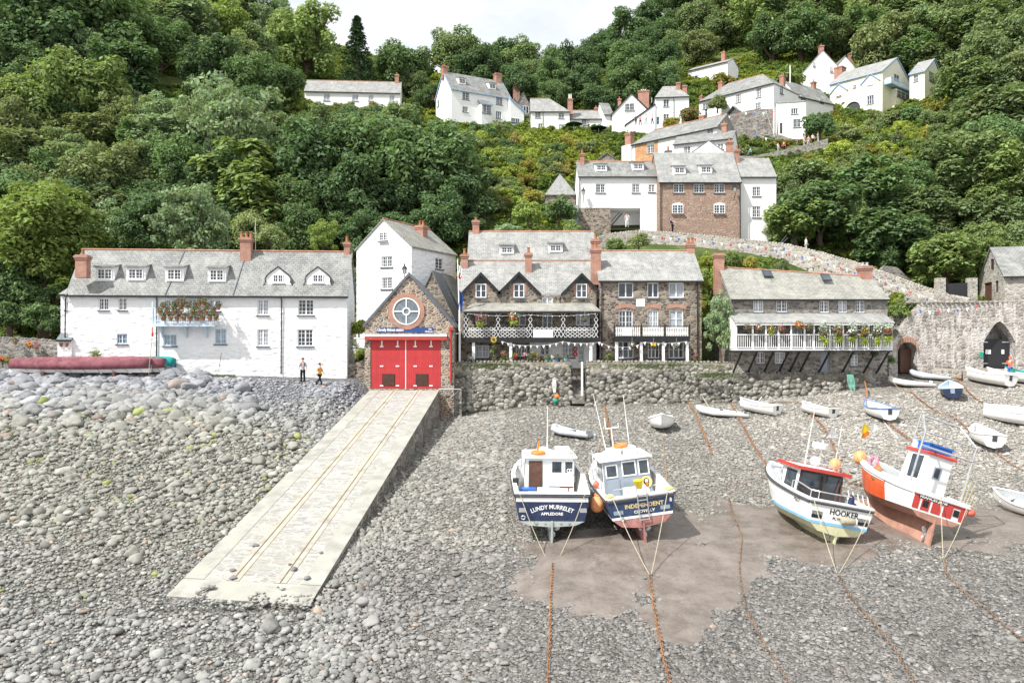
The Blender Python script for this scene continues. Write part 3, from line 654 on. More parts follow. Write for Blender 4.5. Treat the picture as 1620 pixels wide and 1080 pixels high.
wall_run('retaining_wall', [P(1188, 205, 128), P(1225, 212, 127), P(1262, 222, 125.5)], 2.6, .4, MT['stonegrey'], "grey stone wall beside the upper path below the white house end wall", 'stone wall', None, None, 0, 12)

# quay wall with the pointed arch and the small round arch
qa = empty('quay_wall', P(1440, 590, 62.5), 0, "tall limewash-streaked stone quay wall with a pointed arch and a small brick arch", "quay wall")
A0 = qa.location.copy(); d0 = 62.5; sx_ = d0 / F
def QX(px): return (px - 1440) * sx_
def QZ(py): return (590 - py) * sx_
def topz(px): return QZ(np.interp(px, [1405, 1420, 1436, 1456, 1640, 1900], [548, 531, 500, 479, 478, 478]))
def arch_y(px, x0, x1, spring, apex, pointed):
    if not x0 <= px <= x1: return None
    t = abs(px - (x0 + x1) / 2) / ((x1 - x0) / 2)
    return apex + (spring - apex) * ((1 - math.sqrt(max(0, 1 - (t) ** 2))) if not pointed else (t ** 1.5))
mb = MB(); bpx = sorted(set([1405, 1900] + list(np.linspace(1420, 1452, 13)) + list(np.linspace(1558, 1607, 17)) + list(range(1456, 1558, 12)) + list(range(1610, 1900, 24))))
def lowz(px):
    a = arch_y(px, 1558, 1607, 542, 508, True)
    if a is None: a = arch_y(px, 1420, 1452, 556, 541, False)
    return QZ(a) if a is not None else -1.6
TH = 2.2
for a, b_ in zip(bpx[:-1], bpx[1:]):
    m_ = (a + b_) / 2; hole = 1558 < m_ < 1607 or 1420 < m_ < 1452
    za, zb_ = (lowz(a + .01), lowz(b_ - .01)) if hole else (-1.6, -1.6)
    ya, yb = [.25 * math.sin((p - 1420) / 60.0) for p in (a, b_)]
    v = [(QX(a), ya, za), (QX(b_), yb, zb_), (QX(b_), yb, topz(b_)), (QX(a), ya, topz(a))]
    mb.poly(*v); mb.poly(v[3], v[2], (v[2][0], TH, v[2][2]), (v[3][0], TH, v[3][2]))
    if hole: mb.poly(v[0], v[1], (v[1][0], TH - .4, v[1][2]), (v[0][0], TH - .4, v[0][2]))
for p in (1420, 1452, 1558, 1607):
    y_ = .25 * math.sin((p - 1420) / 60.0); z_ = lowz(p + (.01 if p in (1420, 1558) else -.01)); mb.poly((QX(p), y_, -1.6), (QX(p), y_, z_), (QX(p), TH - .4, z_), (QX(p), TH - .4, -1.6))
mb.box(QX(1406), QX(1900), TH - .38, TH - .01, -1.6, QZ(498)); mb.poly((QX(1405), 0, -1.6), (QX(1405), 0, topz(1405)), (QX(1405), TH, topz(1405)), (QX(1405), TH, -1.6))
mb.build('stonework', MT['stonewash'], qa)
mb = MB(); r_ = random.Random(4)
for k in range(60):
    a = 1440 + k * 7.7; mb.ell((QX(a), .45, topz(max(a, 1457)) + .02), .2, .5, .14, 7, 4)
mb.build('coping', MT['stonegrey'], qa, True)
mb = MB()
for a, b_ in zip(np.linspace(1420, 1452, 9)[:-1], np.linspace(1420, 1452, 9)[1:]):
    z1, z2 = lowz(a + .01), lowz(b_ - .01); mb.prism([(QX(a), -.06, z1), (QX(b_ - .6), -.06, z2), (QX(b_ - .6) * 1.0, -.06, z2 + .42), (QX(a), -.06, z1 + .42)], (0, .1, 0))
mb.build('brick_arch', MT['brick'], qa)
gt = MB().box(QX(1559), QX(1606), .72, .8, QZ(582), QZ(536)).build('gate', MT['blackdoor'], qa)
mb = MB()
for px in (1559, 1593):
    for py in (541, 575): mb.box(QX(px + 1), QX(px + 12), .69, .715, QZ(py + .8), QZ(py - .8))
mb.build('strap_hinge', MT['rail'], gt)
MB().box(QX(1567), QX(1575.5), .66, .70, QZ(560), QZ(553)).build('notice', MT['lwhite'], gt); MB().box(QX(1593), QX(1597), .66, .70, QZ(560), QZ(553)).build('notice', MT['lwhite'], gt)
MB().box(QX(1434), QX(1451), 1.0, 1.08, QZ(590), QZ(551)).build('door', MT['brownwood'], qa)
MB().box(QX(1552), QX(1557), -.06 + .25 * math.sin(134 / 60), .0 + .25 * math.sin(134 / 60), QZ(566), QZ(557)).build('notice', MT['cloth green'], qa)
mb = MB()
for k, px in enumerate(range(1470, 1760, 30)): mb.box(QX(px), QX(px + 26), -2.2, -.3 - .2 * math.sin(k), -1.4, QZ(583 + 1.5 * math.sin(k * 2.1)))
mb.build('quay_kerb', MT['stonepale'], qa)
# ================================================================ HOUSES
class Fac:
    def __init__(s, name, label, cat, px0, pbase, d, yaw=0, group=None):
        s.p = P(px0, pbase, d); s.th = R(yaw); s.c = math.cos(s.th); s.s = math.sin(s.th); s.root = empty(name, s.p, s.th, label, cat, group); s.W = s.D = s.E = s.Rg = 0; s.roof_kind = 'x'
    def X(s, px, y=0.0):
        k = (px - 810) / F; return (k * (s.p.y + y * s.c) - s.p.x + y * s.s) / (s.c - k * s.s)
    def Y(s, px, x):
        k = (px - 810) / F; return (s.p.x + x * s.c - k * (s.p.y + x * s.s)) / (k * s.c + s.s)
    def Z(s, py, x=0.0, y=0.0): return CZ - (py - 540) / F * (s.p.y + x * s.s + y * s.c) - s.p.z
    def S(s, x=0.0, y=0.0): return (s.p.y + x * s.s + y * s.c) / F      # metres per photo pixel there
def mfront(y=0.0): return lambda a, o, z: (a, y - o, z)
def mright(x): return lambda a, o, z: (x + o, a, z)
def mleft(x=0.0): return lambda a, o, z: (x - o, a, z)
def mbox(mb, M, a0, a1, o0, o1, z0, z1):
    return mb.add([M(a0, o0, z0), M(a1, o0, z0), M(a1, o1, z0), M(a0, o1, z0), M(a0, o0, z1), M(a1, o0, z1), M(a1, o1, z1), M(a0, o1, z1)], [(0, 3, 2, 1), (4, 5, 6, 7), (0, 1, 5, 4), (1, 2, 6, 5), (2, 3, 7, 6), (3, 0, 4, 7)])
def wallgrid(mb, M, a0, a1, z0, z1, ops, dep=.16):
    As = sorted({a0, a1, *[v for o in ops for v in o[:2]]}); Zs = sorted({z0, z1, *[v for o in ops for v in o[2:4]]})
    As = [a for a in As if a0 - 1e-6 <= a <= a1 + 1e-6]; Zs = [z for z in Zs if z0 - 1e-6 <= z <= z1 + 1e-6]
    for p, q in zip(As[:-1], As[1:]):
        for r, t in zip(Zs[:-1], Zs[1:]):
            if q - p < 1e-5 or t - r < 1e-5: continue
            ca, cz = (p + q) / 2, (r + t) / 2
            if any(o[0] < ca < o[1] and o[2] < cz < o[3] for o in ops): continue
            mb.poly(M(p, 0, r), M(q, 0, r), M(q, 0, t), M(p, 0, t))
    for o in ops:
        l, r, b_, t = o[:4]
        for p, q in (((l, b_), (r, b_)), ((r, b_), (r, t)), ((r, t), (l, t)), ((l, t), (l, b_))):
            mb.poly(M(p[0], 0, p[1]), M(q[0], 0, q[1]), M(q[0], -dep, q[1]), M(p[0], -dep, p[1]))
def window(root, M, a0, a1, z0, z1, cols=2, rows=3, fm='wood', glass='glass', sill='slatesill', sh=0.0, name='window', arched=False, door=False, open_=False):
    if arched: sh = max(sh, .13)
    mb = MB(); o = -.12 + sh; mbox(mb, M, a0 + .01, a1 - .01, o - .03, o, z0 + .01, z1 - .01); w = mb.build(name, MT[glass], root)
    mb = MB(); fw = .075 if a1 - a0 > .7 else .055; t = .05; o1 = o + .055; e = .002
    mbox(mb, M, a0 + e, a0 + fw, o, o1, z0 + e, z1 - e); mbox(mb, M, a1 - fw, a1 - e, o, o1, z0 + e, z1 - e)
    mbox(mb, M, a0 + fw, a1 - fw, o, o1 - e, z0 + e, z0 + fw); mbox(mb, M, a0 + fw, a1 - fw, o, o1 - e, z1 - fw, z1 - e)
    for k in range(1, cols):
        a = a0 + (a1 - a0) * k / cols; q = .045 if (cols % 2 == 0 and k == cols // 2) or cols == 3 else .015
        mbox(mb, M, a - q, a + q, o, o1 - .006, z0 + fw, z1 - fw)
    for k in range(1, rows):
        z = z0 + (z1 - z0) * k / rows; mbox(mb, M, a0 + fw, a1 - fw, o, o1 - .014, z - .014, z + .014)
    if arched:
        n = 8; am = (a0 + a1) / 2; pts = [(am + (a1 - a0) / 2 * math.cos(math.pi * i / n), z1 - .01 + .22 * math.sin(math.pi * i / n)) for i in range(n + 1)]
        v = [M(p[0], o, p[1]) for p in pts]; v2 = [M(p[0], o1, p[1]) for p in pts]; k = len(v); mb.add(v + v2, [tuple(range(k)), tuple(range(k, 2 * k))] + [(i, i + 1, k + i + 1, k + i) for i in range(k - 1)])
    if door: mbox(mb, M, a0 + fw, a1 - fw, o, o1 - .02, z0 + fw, z0 + (z1 - z0) * .42)
    mb.build('frame', MT[fm], w)
    if sill:
        mb = MB(); mbox(mb, M, a0 - .08, a1 + .08, sh - .05, sh + .09, z0 - .10, z0 - .003); mb.build('sill', MT[sill], w)
    return w
def chimney(root, x, y, z0, z1, w, dpt=None, mat='brick', pots=1, potm='pot', lift=.35):
    dpt = dpt or w; mb = MB(); h, g = w / 2, dpt / 2
    mb.box(x - h, x + h, y - g, y + g, z0, z1 - .36); mb.box(x - h - .05, x + h + .05, y - g - .05, y + g + .05, z1 - .36, z1 - .22)
    mb.box(x - h - .1, x + h + .1, y - g - .1, y + g + .1, z1 - .22, z1 - .08); mb.box(x - h - .02, x + h + .02, y - g - .02, y + g + .02, z1 - .08, z1)
    c = mb.build('chimney', MT[mat], root)
    for k in range(pots):
        px_ = x + (k - (pots - 1) / 2) * .34
        MB().lathe([(.13, 0), (.15, .05), (.115, .09), (.10, lift), (.13, lift + .03), (.13, lift + .09), (.085, lift + .10), (.08, lift - .05)], (px_, y, z1), 10).build('chimney_pot', MT[potm], c)
    return c
def roof_prism(root, f, pts, mat, name='roof'): return None
def house(f, W, D, E, Rg, wall='white', roof='slate', front=(), right=(), left=(), rk='x', ov=.22, base=-4.0, ridge='ridge', hip=(0, 0), chim=(), dorm=(), extra_ops=(), gutter='black', fascia=None, rov=.12, gm=None, barge=None, rdz=0.0):
    """walls W wide and D deep with a roof; windows are given by their middle and size in photo pixels on their wall"""
    r = f.root; f.W, f.D, f.E, f.Rg, f.roof_kind = W, D, E, Rg, rk; wins = []
    def ops(lst, side):
        out = []
        for w in lst:
            px, py, wp, hp = w[:4]; opt = w[6] if len(w) > 6 else {}
            if side == 'f': a, x, y = f.X(px), f.X(px), 0
            else:
                x = W if side == 'r' else 0; a = f.Y(px, x); y = a
            zc = f.Z(py, x, y); sc_ = f.S(x, y); hh = hp * sc_ / 2
            if side == 'f': hw = abs(f.X(px + wp / 2) - f.X(px - wp / 2)) / 2
            else: hw = abs(f.Y(px + wp / 2, x) - f.Y(px - wp / 2, x)) / 2
            o = (a - hw, a + hw, zc - hh, zc + hh); gable = (side == 'f') == (rk == 'y'); lim = E
            opt = dict(opt)
            if gable and o[3] > E - .05: opt['sh'] = .13
            M = {'f': mfront(), 'r': mright(W), 'l': mleft(0)}[side]; wins.append((M, o, w[4], w[5], opt))
            if not opt.get('sh') and not opt.get('arched'): out.append(o)
        return out
    mb = MB()
    wallgrid(mb, mfront(), 0, W, base, E, ops(front, 'f') + list(extra_ops)); wallgrid(mb, mright(W), 0, D, base, E, ops(right, 'r')); wallgrid(mb, mleft(0), 0, D, base, E, ops(left, 'l'))
    mb.poly((0, D, base), (W, D, base), (W, D, E), (0, D, E))
    if rk == 'x':
        for i, x in enumerate((0, W)):
            if not hip[i]: mb.poly((x, 0, E), (x, D, E), (x, D / 2, Rg - .02 - (rdz if i else 0)))
    elif rk == 'y':
        for y in (0, D): mb.poly((0, y, E), (W, y, E), (W / 2, y, Rg - .02))
    elif rk == 'lean':
        for x in (0, W): mb.poly((x, 0, E), (x, D, E), (x, D, Rg))
        mb.poly((0, D, E), (W, D, E), (W, D, Rg), (0, D, Rg))
    wm = mb.build('wall', MT[wall], r)
    T = .12; mb = MB()
    if rk == 'x':
        k = (Rg - E) / (D / 2); sec = [(-ov, E - k * ov + T), (D / 2, Rg + T), (D + ov, E - k * ov + T), (D + ov, E - k * ov), (D / 2, Rg), (-ov, E - k * ov)]
        if hip[0] or hip[1]:
            x0, x1 = -rov, W + rov; r0 = x0 + hip[0]; r1 = x1 - hip[1]; e = E - k * ov; y0, y1 = -ov, D + ov
            V = [(x0, y0, e), (x1, y0, e), (x1, y1, e), (x0, y1, e), (x0, y0, e + T), (x1, y0, e + T), (x1, y1, e + T), (x0, y1, e + T), (r0, D / 2, Rg + T), (r1, D / 2, Rg + T)]
            mb.add(V, [(0, 1, 5, 4), (1, 2, 6, 5), (2, 3, 7, 6), (3, 0, 4, 7), (4, 5, 9, 8), (5, 6, 9), (6, 7, 8, 9), (7, 4, 8), (3, 2, 1, 0)]); rl_ = [(r0, D / 2, Rg + T), (r1, D / 2, Rg + T)]
        else:
            mb.loft([[(-rov, y, z) for y, z in sec], [(W + rov, y, z - (rdz if abs(y - D / 2) < .01 else 0)) for y, z in sec]]); rl_ = [(-rov, D / 2, Rg + T), (W + rov, D / 2, Rg + T - rdz)]
    elif rk == 'y':
        k = (Rg - E) / (W / 2); sec = [(-ov, E - k * ov + T), (W / 2, Rg + T), (W + ov, E - k * ov + T), (W + ov, E - k * ov), (W / 2, Rg), (-ov, E - k * ov)]
        mb.prism([(x, -rov, z) for x, z in sec], (0, D + 2 * rov, 0)); rl_ = [(W / 2, -rov, Rg + T), (W / 2, D + rov, Rg + T)]
    elif rk == 'lean':
        k = (Rg - E) / D; mb.prism([(-rov, -ov, E - k * ov), (-rov, -ov, E - k * ov + T), (-rov, D, Rg + T), (-rov, D, Rg)], (W + 2 * rov, 0, 0)); rl_ = None
    ro = mb.build('roof', MT[roof], r)
    if ridge and rl_:
        a, b_ = Vector(rl_[0]), Vector(rl_[1]); MB().tube([a + Vector((0, 0, .0)), b_ + Vector((0, 0, .0))], .085, 6).build('ridge_tiles', MT[ridge], ro)
    if gutter and rk in ('x', 'lean'):
        MB().box(-rov, W + rov, -ov - .1, -ov - .003, E - k * ov - .03, E - k * ov + .1).build('gutter', MT[gutter], ro)
    if barge and rk == 'y':
        mb = MB()
        for s_ in (1, -1):
            xe = W + ov if s_ > 0 else -ov; mb.prism([(xe, -rov - .05, E - k * ov - .12), (W / 2, -rov - .05, Rg - .12), (W / 2, -rov - .05, Rg + T + .03), (xe, -rov - .05, E - k * ov + T + .03)], (0, .045, 0))
        mb.build('bargeboard', MT[barge], ro)
    if barge and rk == 'x':
        mb = MB()
        for xs in (-rov - .05, W + rov + .005):
            for ye in (-ov, D + ov): mb.prism([(xs, ye, E - k * ov - .12), (xs, D / 2, Rg - .12), (xs, D / 2, Rg + T + .03), (xs, ye, E - k * ov + T + .03)], (.045, 0, 0))
        mb.build('bargeboard', MT[barge], ro)
    for M, o, c_, rw, opt in wins: window(r, M, o[0], o[1], o[2], o[3], c_, rw, **opt)
    for ch in chim:
        px, pt_, wp, yf = ch[:4]; opt = ch[4] if len(ch) > 4 else {}
        y = yf * D; x = f.X(px, y); chimney(r, x, y, opt.pop('z0') if 'z0' in opt else (Rg - 1.3 - rdz if rk == 'x' and .28 < yf < .72 and not hip[0] else E - .3), f.Z(pt_, x, y), wp * .86 * f.S(x, y), **opt)
    for dm in dorm: dormer(f, *dm)
    return f
def dormer(f, px, py, wp, hp, kind='shed', cols=4, rows=3, cheek='white', rm='slate', glass='glass'):
    def rz(y): return f.E + (f.Rg - f.E) * y / (f.D / 2) + .12
    y = 0.0
    while y < f.D / 2 and f.Z(py + hp / 2, f.X(px, y), y) - .12 > rz(y): y += .02
    x = f.X(px, y); sc_ = f.S(x, y); w = wp * sc_ / 2; zb_ = rz(y) + .06; zt = f.Z(py - hp / 2, x, y); yb = y + (zt + .1 - rz(y)) / ((f.Rg - f.E) / (f.D / 2)) + .1
    q = w + .16; rt = zt + .16
    if kind == 'gothic':
        n = 7; ph = rt + .42 - zb_; hw_ = q + .38; prof = [(-hw_ - .16, zb_ - .2), (-hw_, zb_ + .1)] + [(-hw_ * (1 - (i / n) ** 1.15) * (1 + .34 * math.sin(math.pi * i / n)), zb_ + .1 + (ph - .1) * (i / n) ** .92) for i in range(1, n)] + [(0, zb_ + ph)]
        prof += [(-a, z) for a, z in prof[-2::-1]]; L = (ph + zb_ - rz(y)) / ((f.Rg - f.E) / (f.D / 2)) + .3
        o = MB().prism([(x + a, y, z) for a, z in prof], (0, L, 0)).build('dormer', MT[cheek], f.root)
        mb = MB(); m_ = [(x + a * 1.04, z + .05) for a, z in prof]; n2 = len(prof)
        V = [(x + a, y - .08, z) for a, z in prof] + [(a, y - .08, z) for a, z in m_] + [(x + a, y + L, z) for a, z in prof] + [(a, y + L, z) for a, z in m_]
        mb.add(V, [t for i in range(n2 - 1) for t in ((i, i + 1, n2 + i + 1, n2 + i), (n2 + i, n2 + i + 1, 3 * n2 + i + 1, 3 * n2 + i))]); mb.build('dormer_roof', MT[rm], o)
        mb = MB().tube([(x + a, y - .05, z + .03) for a, z in prof], .05, 4).build('arch_trim', MT['black'], o)
    elif kind == 'gable':
        ap = rt + q * .75; L = (ap - rz(y)) / ((f.Rg - f.E) / (f.D / 2)) + .2
        o = MB().prism([(x - q, y, zb_ - .4), (x + q, y, zb_ - .4), (x + q, y, rt), (x, y, ap), (x - q, y, rt)], (0, L, 0)).build('dormer', MT[cheek], f.root)
        e = .16; MB().prism([(x - q - e, y - .15, rt - e * .75), (x, y - .15, ap), (x + q + e, y - .15, rt - e * .75), (x + q + e, y - .15, rt - e * .75 + .1), (x, y - .15, ap + .1), (x - q - e, y - .15, rt - e * .75 + .1)], (0, L + .15, 0)).build('dormer_roof', MT[rm], o)
    else:
        k = (f.Rg - f.E) / (f.D / 2); rise = .22; y2 = y + (rt - rz(y)) / (k - rise) if k > rise + .1 else yb
        o = MB().prism([(x - q, y, zb_ - .3), (x - q, y, rt), (x - q, y2, rt + rise * (y2 - y)), (x - q, y2, rt - .6)], (2 * q, 0, 0)).build('dormer', MT[cheek], f.root)
        MB().prism([(x - q - .1, y - .18, rt - .04), (x - q - .1, y - .18, rt + .05), (x - q - .1, y2 + .15, rt + .05 + rise * (y2 - y + .33)), (x - q - .1, y2 + .15, rt - .04 + rise * (y2 - y + .3))], (2 * q + .2, 0, 0)).build('dormer_roof', MT[rm], o)
    M = mfront(y); sh = .13; o_ = -.12 + sh
    mb = MB(); mbox(mb, M, x - w, x + w, o_ - .008, o_, zb_ + .1, zt); gl = mb.build('window', MT[glass], o)
    mb = MB(); z0 = zb_ + .1
    for a0, a1, c0, c1 in ((x - w, x - w + .06, z0, zt), (x + w - .06, x + w, z0, zt), (x - w + .06, x + w - .06, z0, z0 + .06), (x - w + .06, x + w - .06, zt - .06, zt)): mbox(mb, M, a0, a1, o_, o_ + .05, c0, c1)
    for k in range(1, cols): a = x - w + 2 * w * k / cols; mbox(mb, M, a - (.04 if k * 2 == cols else .014), a + (.04 if k * 2 == cols else .014), o_, o_ + .044, z0 + .06, zt - .06)
    for k in range(1, rows): z = z0 + (zt - z0) * k / rows; mbox(mb, M, x - w + .06, x + w - .06, o_, o_ + .038, z - .013, z + .013)
    mbox(mb, M, x - w - .1, x + w + .1, o_ - .1, o_ + .1, z0 - .08, z0 - .004)
    mb.build('window_frame', MT['wood'], o)
def pipe(root, pts, r=.045, mat='pipe', name='downpipe'): return MB().tube(pts, r, 6).build(name, MT[mat], root)
def auto(f, px1, peave, pridge, D, rk='x', **kw):
    W = f.X(px1); E = f.Z(peave, 0, 0)
    if rk == 'x': Rg = f.Z(pridge, W * .3, D / 2)
    elif rk == 'y': Rg = f.Z(pridge, W / 2, 0)
    else: Rg = f.Z(pridge, W * .3, D)
    return house(f, W, D, E, Rg, rk=rk, **kw)
cur = {'glass': 'curtain'}; nos = {'sill': None}
# --- A: long white cottage row on the left
f = Fac('white_cottage', "long lime-washed cottage row with slate roof, six dormers and blue flower balcony", 'cottage', 108, 590, 57.2, 5)
auto(f, 549, 463, 398, 5.0, wall='white', roof='slate', front=[(164, 481, 16, 19, 4, 3), (194, 481, 13, 19, 4, 3), (193, 536, 17, 16, 4, 2, {'fm': 'bluewood'}), (270, 483, 17, 18, 4, 3, cur), (304, 483, 13, 18, 2, 3, cur), (340, 483, 17, 18, 4, 3, cur), (269, 538, 21, 18, 4, 2, {'fm': 'bluewood', 'glass': 'curtain'}), (349, 532, 18, 24, 4, 3, {'fm': 'bluewood', 'glass': 'curtain'}), (416, 486, 18, 25, 4, 4, cur), (416, 534, 18, 27, 4, 4, cur), (484, 486, 25, 25, 4, 4), (483, 534, 25, 27, 4, 4)],
     chim=[(390, 376, 19, .45, {'pots': 3}), (549, 383, 10, .5, {'pots': 1})],
     dorm=[(166, 434, 22, 17), (215, 434, 22, 17), (276, 435, 21, 18), (343, 436, 21, 18), (440, 441, 16, 13, 'gothic', 4, 2), (503, 441, 16, 13, 'gothic', 4, 2)])
fA = f; r = f.root
chimney(r, f.X(134), -.28, f.Z(440), f.Z(404), .78, .7, pots=1); 
for a in (249, 446): pipe(r, [(f.X(a) - .0, -.33, f.E - .2), (f.X(a), -.1, f.E - .5), (f.X(a) - .05, -.07, f.Z(592))])
pipe(r, [(f.X(110), -.33, f.E - .1), (f.X(104), -.05, f.E - .5), (f.X(103), -.02, f.Z(545))])
for a, b_ in ((255, 4.0), (372, 2.0)):   # lead seams between the three roofs
    y0 = f.Z(463); MB().tube([(f.X(a) + (.35 if a < 300 else -.1), -.2, f.E - .1), (f.X(a) + .9 if a < 300 else f.X(a) + .25, f.D / 2 - .02, f.Rg + .1)], .05, 4).build('roof_seam', MT['slatesill'], r)
for px in (161, 170):
    MB().lathe([(.05, 0), (.11, .05), (.14, .22), (.155, .25), (.12, .26), (.10, .2)], (f.X(px - 63), -.17, f.Z(548)), 8).build('wall_pot', MT['pot'], r)
f2 = Fac('lean_to', "small white lean-to with dark slate roof at the left end of the white cottage row", 'lean-to', 96, 560, 57.6, 5)
auto(f2, 110, 466, 445, 3.2, 'lean', wall='white', roof='slate2', front=[(112 - 6.5, 484, 4, 13, 1, 3)], ridge=None, rov=.05)
f2 = Fac('lean_to', "white shed with a sloping black roof below the lean-to, garden wall beside it", 'lean-to', 91, 580, 57.0, 5)
auto(f2, 113, 538, 520, 1.2, 'lean', wall='white', roof='slate3', ridge=None, rov=.05, ov=.1)
# balcony of flower pots on the white cottage row
bal = empty('balcony', (0, 0, 0)); bal.parent = r; x0, x1 = f.X(248), f.X(346); zf, zt = f.Z(512), f.Z(488)
mb = MB().box(x0, x1, -1.0, -.02, zf - .12, zf).box(x0, x1, -1.06, -1.0, zf - .2, zf + .04)
mb.build('balcony_floor', MT['bluewood'], bal)
mb = MB()
for k in range(6):
    x = x0 + .04 + (x1 - x0 - .08) * k / 5; mb.box(x - .045, x + .045, -.99, -.9, zf, zt + .5 if k in (0, 5) else zt)
for z in (zf + .18, zt - .05, zf + .62): mb.box(x0 + .09, x1 - .09, -.975, -.915, z, z + .07)
n = 34
for k in range(n): x = x0 + .1 + (x1 - x0 - .2) * k / n; mb.box(x, x + .035, -.96, -.93, zf, zt - .05)
for z in (zf + .18, zt - .05):
    for x in (x0, x1 - .06): mb.box(x, x + .06, -.9, -.02, z + .003, z + .06)
mb.build('balcony_rail', MT['bluewood'], bal)
for px in (258, 296, 328):
    x = f.X(px); MB().prism([(x - .06, -.02, zf - .12), (x - .06, -.85, zf - .12), (x - .06, -.6, zf - .3), (x - .06, -.1, zf - 1.0), (x - .06, -.02, zf - 1.0)], (.12, 0, 0)).build('bracket', MT['bluewood'], bal)
fl_r = random.Random(5)
def tuft(mb, c, r, n, leaf, rr, up=.4):
    for _ in range(n):
        d = Vector((rr.gauss(0, 1), rr.gauss(0, 1), rr.gauss(0, 1) + up)).normalized(); p = Vector(c) + d * r * rr.uniform(.4, 1.05)
        t = Vector((rr.gauss(0, 1), rr.gauss(0, 1), rr.gauss(0, 1))).normalized(); u = d.cross(t).normalized(); t = (t + d * .3).normalized(); s = leaf * rr.uniform(.6, 1.3)
        mb.poly(p - t * s, p + u * s * .5, p + t * s, p - u * s * .5)
    return mb
def flowerpot(loc, mats, label, size=.17, group='flower pots on the blue balcony', pot='pot', hang=False, cat='flower pot'):
    o = empty('flower_pot', loc, 0, label, cat, group)
    MB().lathe([(size * .6, 0), (size * .95, size * 1.3), (size * 1.08, size * 1.3), (size * 1.08, size * 1.55), (size * .9, size * 1.55), (size * .8, size * 1.2)], (0, 0, 0), 9).build('pot', MT[pot], o)
    tuft(MB(), (0, 0, size * 1.8), size * 1.7, 40, size * .55, fl_r).build('leaves', MT['grassleaf'], o); tuft(MB(), (0, 0, size * 2.1), size * 1.7, 40, size * .42, fl_r).build('petals', MT[mats], o)
    return o
def wpos(f, x, y, z): return f.root.matrix_basis @ Vector((x, y, z))
rows_ = [(503, [258, 270, 280, 291, 301, 311, 321, 332, 341], -1.12, 'flower mix'), (493, [253, 264, 275, 285, 305, 315, 326, 337], -1.12, 'flower mix'), (485, [259, 276, 287, 296, 310, 328, 346], -.86, 'flower mix'), (479, [281, 290, 316, 323], -.86, 'flower mix')]
bpy.context.view_layer.update()
for py, xs, y, mt in rows_:
    for k, px in enumerate(xs):
        col = fl_r.choice([mt, mt, mt, mt, 'grassleaf', 'flower mix', 'yellow' if py < 482 and px > 310 else mt]); x = f.X(px, y)
        flowerpot(wpos(f, x, y, f.Z(py, x, y) - .2), col, "terracotta pot of dry russet and green plants on the blue balcony of the white cottage")
# --- B: white gabled cottage behind the lifeboat station
f = Fac('white_cottage', "tall white gabled cottage behind the lifeboat station, three windows up its gable", 'cottage', 564, 530, 69.5, -26)
W = f.X(651); xr = W; D = f.Y(721, W)
house(f, W, D, f.Z(395), f.Z(348, W / 2, 0), rk='y', wall='white', roof='mossy', front=[(607, 374, 13, 14, 4, 3), (612, 414, 18, 17, 6, 3), (612, 448, 17, 18, 6, 4)], right=[(695, 417, 12, 17, 2, 3)], chim=[(667, 357, 16, .62, {'pots': 2})], ov=.15, rov=.1)
lp = f
# --- C: lifeboat station
f = Fac('lifeboat_station', "stone lifeboat station with big red double doors and round window in its gable", 'lifeboat station', 577, 615, 58.9, 0); r = f.root
W = f.X(718); D = 7.0; E = f.Z(516); Rg = f.Z(436, W / 2)
do = (f.X(586), f.X(697.5), f.Z(615) + .01, f.Z(535)); cz_ = f.Z(492.5); cx_ = f.X(643); rad = f.X(664.5) - cx_
house(f, W, D, E, Rg, rk='y', wall='boat house stone', roof='slate3', extra_ops=[do], ov=.1, rov=-.18, base=-4, ridge=None)
mb = MB()
for s_ in (-1, 1):
    x0_ = W / 2 + s_ * (W / 2 + .12); k = (Rg - E) / (W / 2); zE = E - .12 * k
    mb.prism([(x0_, -.12, zE), (W / 2, -.12, Rg), (W / 2, -.12, Rg + .26), (x0_, -.12, zE + .26)], (0, .42, 0))
mb.build('gable_coping', MT['slatesill'], r)
dr = MB().box(do[0] + .02, (do[0] + do[1]) / 2 - .03, .05, .13, do[2], do[3] - .01).build('door', MT['red'], r); dr2 = MB().box((do[0] + do[1]) / 2 + .03, do[1] - .02, .05, .13, do[2], do[3] - .01).build('door', MT['red'], r)
MB().box((do[0] + do[1]) / 2 - .028, (do[0] + do[1]) / 2 + .028, .03, .14, do[2], do[3]).build('door_edge', MT['hullwhite'], dr)
for d_, pxs_ in ((dr, (604, 629)), (dr2, (657, 682))):
    mb = MB()
    for px in pxs_:
        mb.box(f.X(px - 3), f.X(px + 2.4), .02, .047, f.Z(549), f.Z(547)); mb.box(f.X(px - .9), f.X(px + .9), .02, .0465, f.Z(546.9), f.Z(538.5))
        for py in (579, 610): mb.box(f.X(px - 3), f.X(px + 2.4), .02, .047, f.Z(py + 1), f.Z(py - 1))
    mb.build('hinge', MT['hullwhite'], d_)
    xa = f.X(pxs_[0] + .8); xb = f.X(pxs_[1] - 4.5)
    MB().box(xa, xb, .025, .048, f.Z(610), f.Z(591.5)).build('grille', MT['black'], d_)
    mb = MB()
    for k in range(11): x = xa + .06 + (xb - xa - .16) * k / 10; mb.box(x, x + .045, .0, .024, f.Z(609.5), f.Z(592))
    mb.build('grille_bars', MT['brownwood'], d_)
MB().box(f.X(578), f.X(707.5), -.34, -.003, f.Z(537.5), f.Z(532.3)).build('lintel_box', MT['redpaint'], r)
MB().box(f.X(578), f.X(707.5), -.38, -.003, f.Z(532.2), f.Z(528.5)).build('lintel_flashing', MT['hullwhite'], r)
sg = MB().box(f.X(596.5), f.X(685), -.07, -.01, f.Z(526), f.Z(518)).build('sign_board', MT['rniblue'], r)
text_part('lettering', "Clovelly lifeboat station", .30, MT['lwhite'], sg, (f.X(618), -.075, f.Z(523.6)), width=f.X(639) - f.X(597.5), bold=.006)
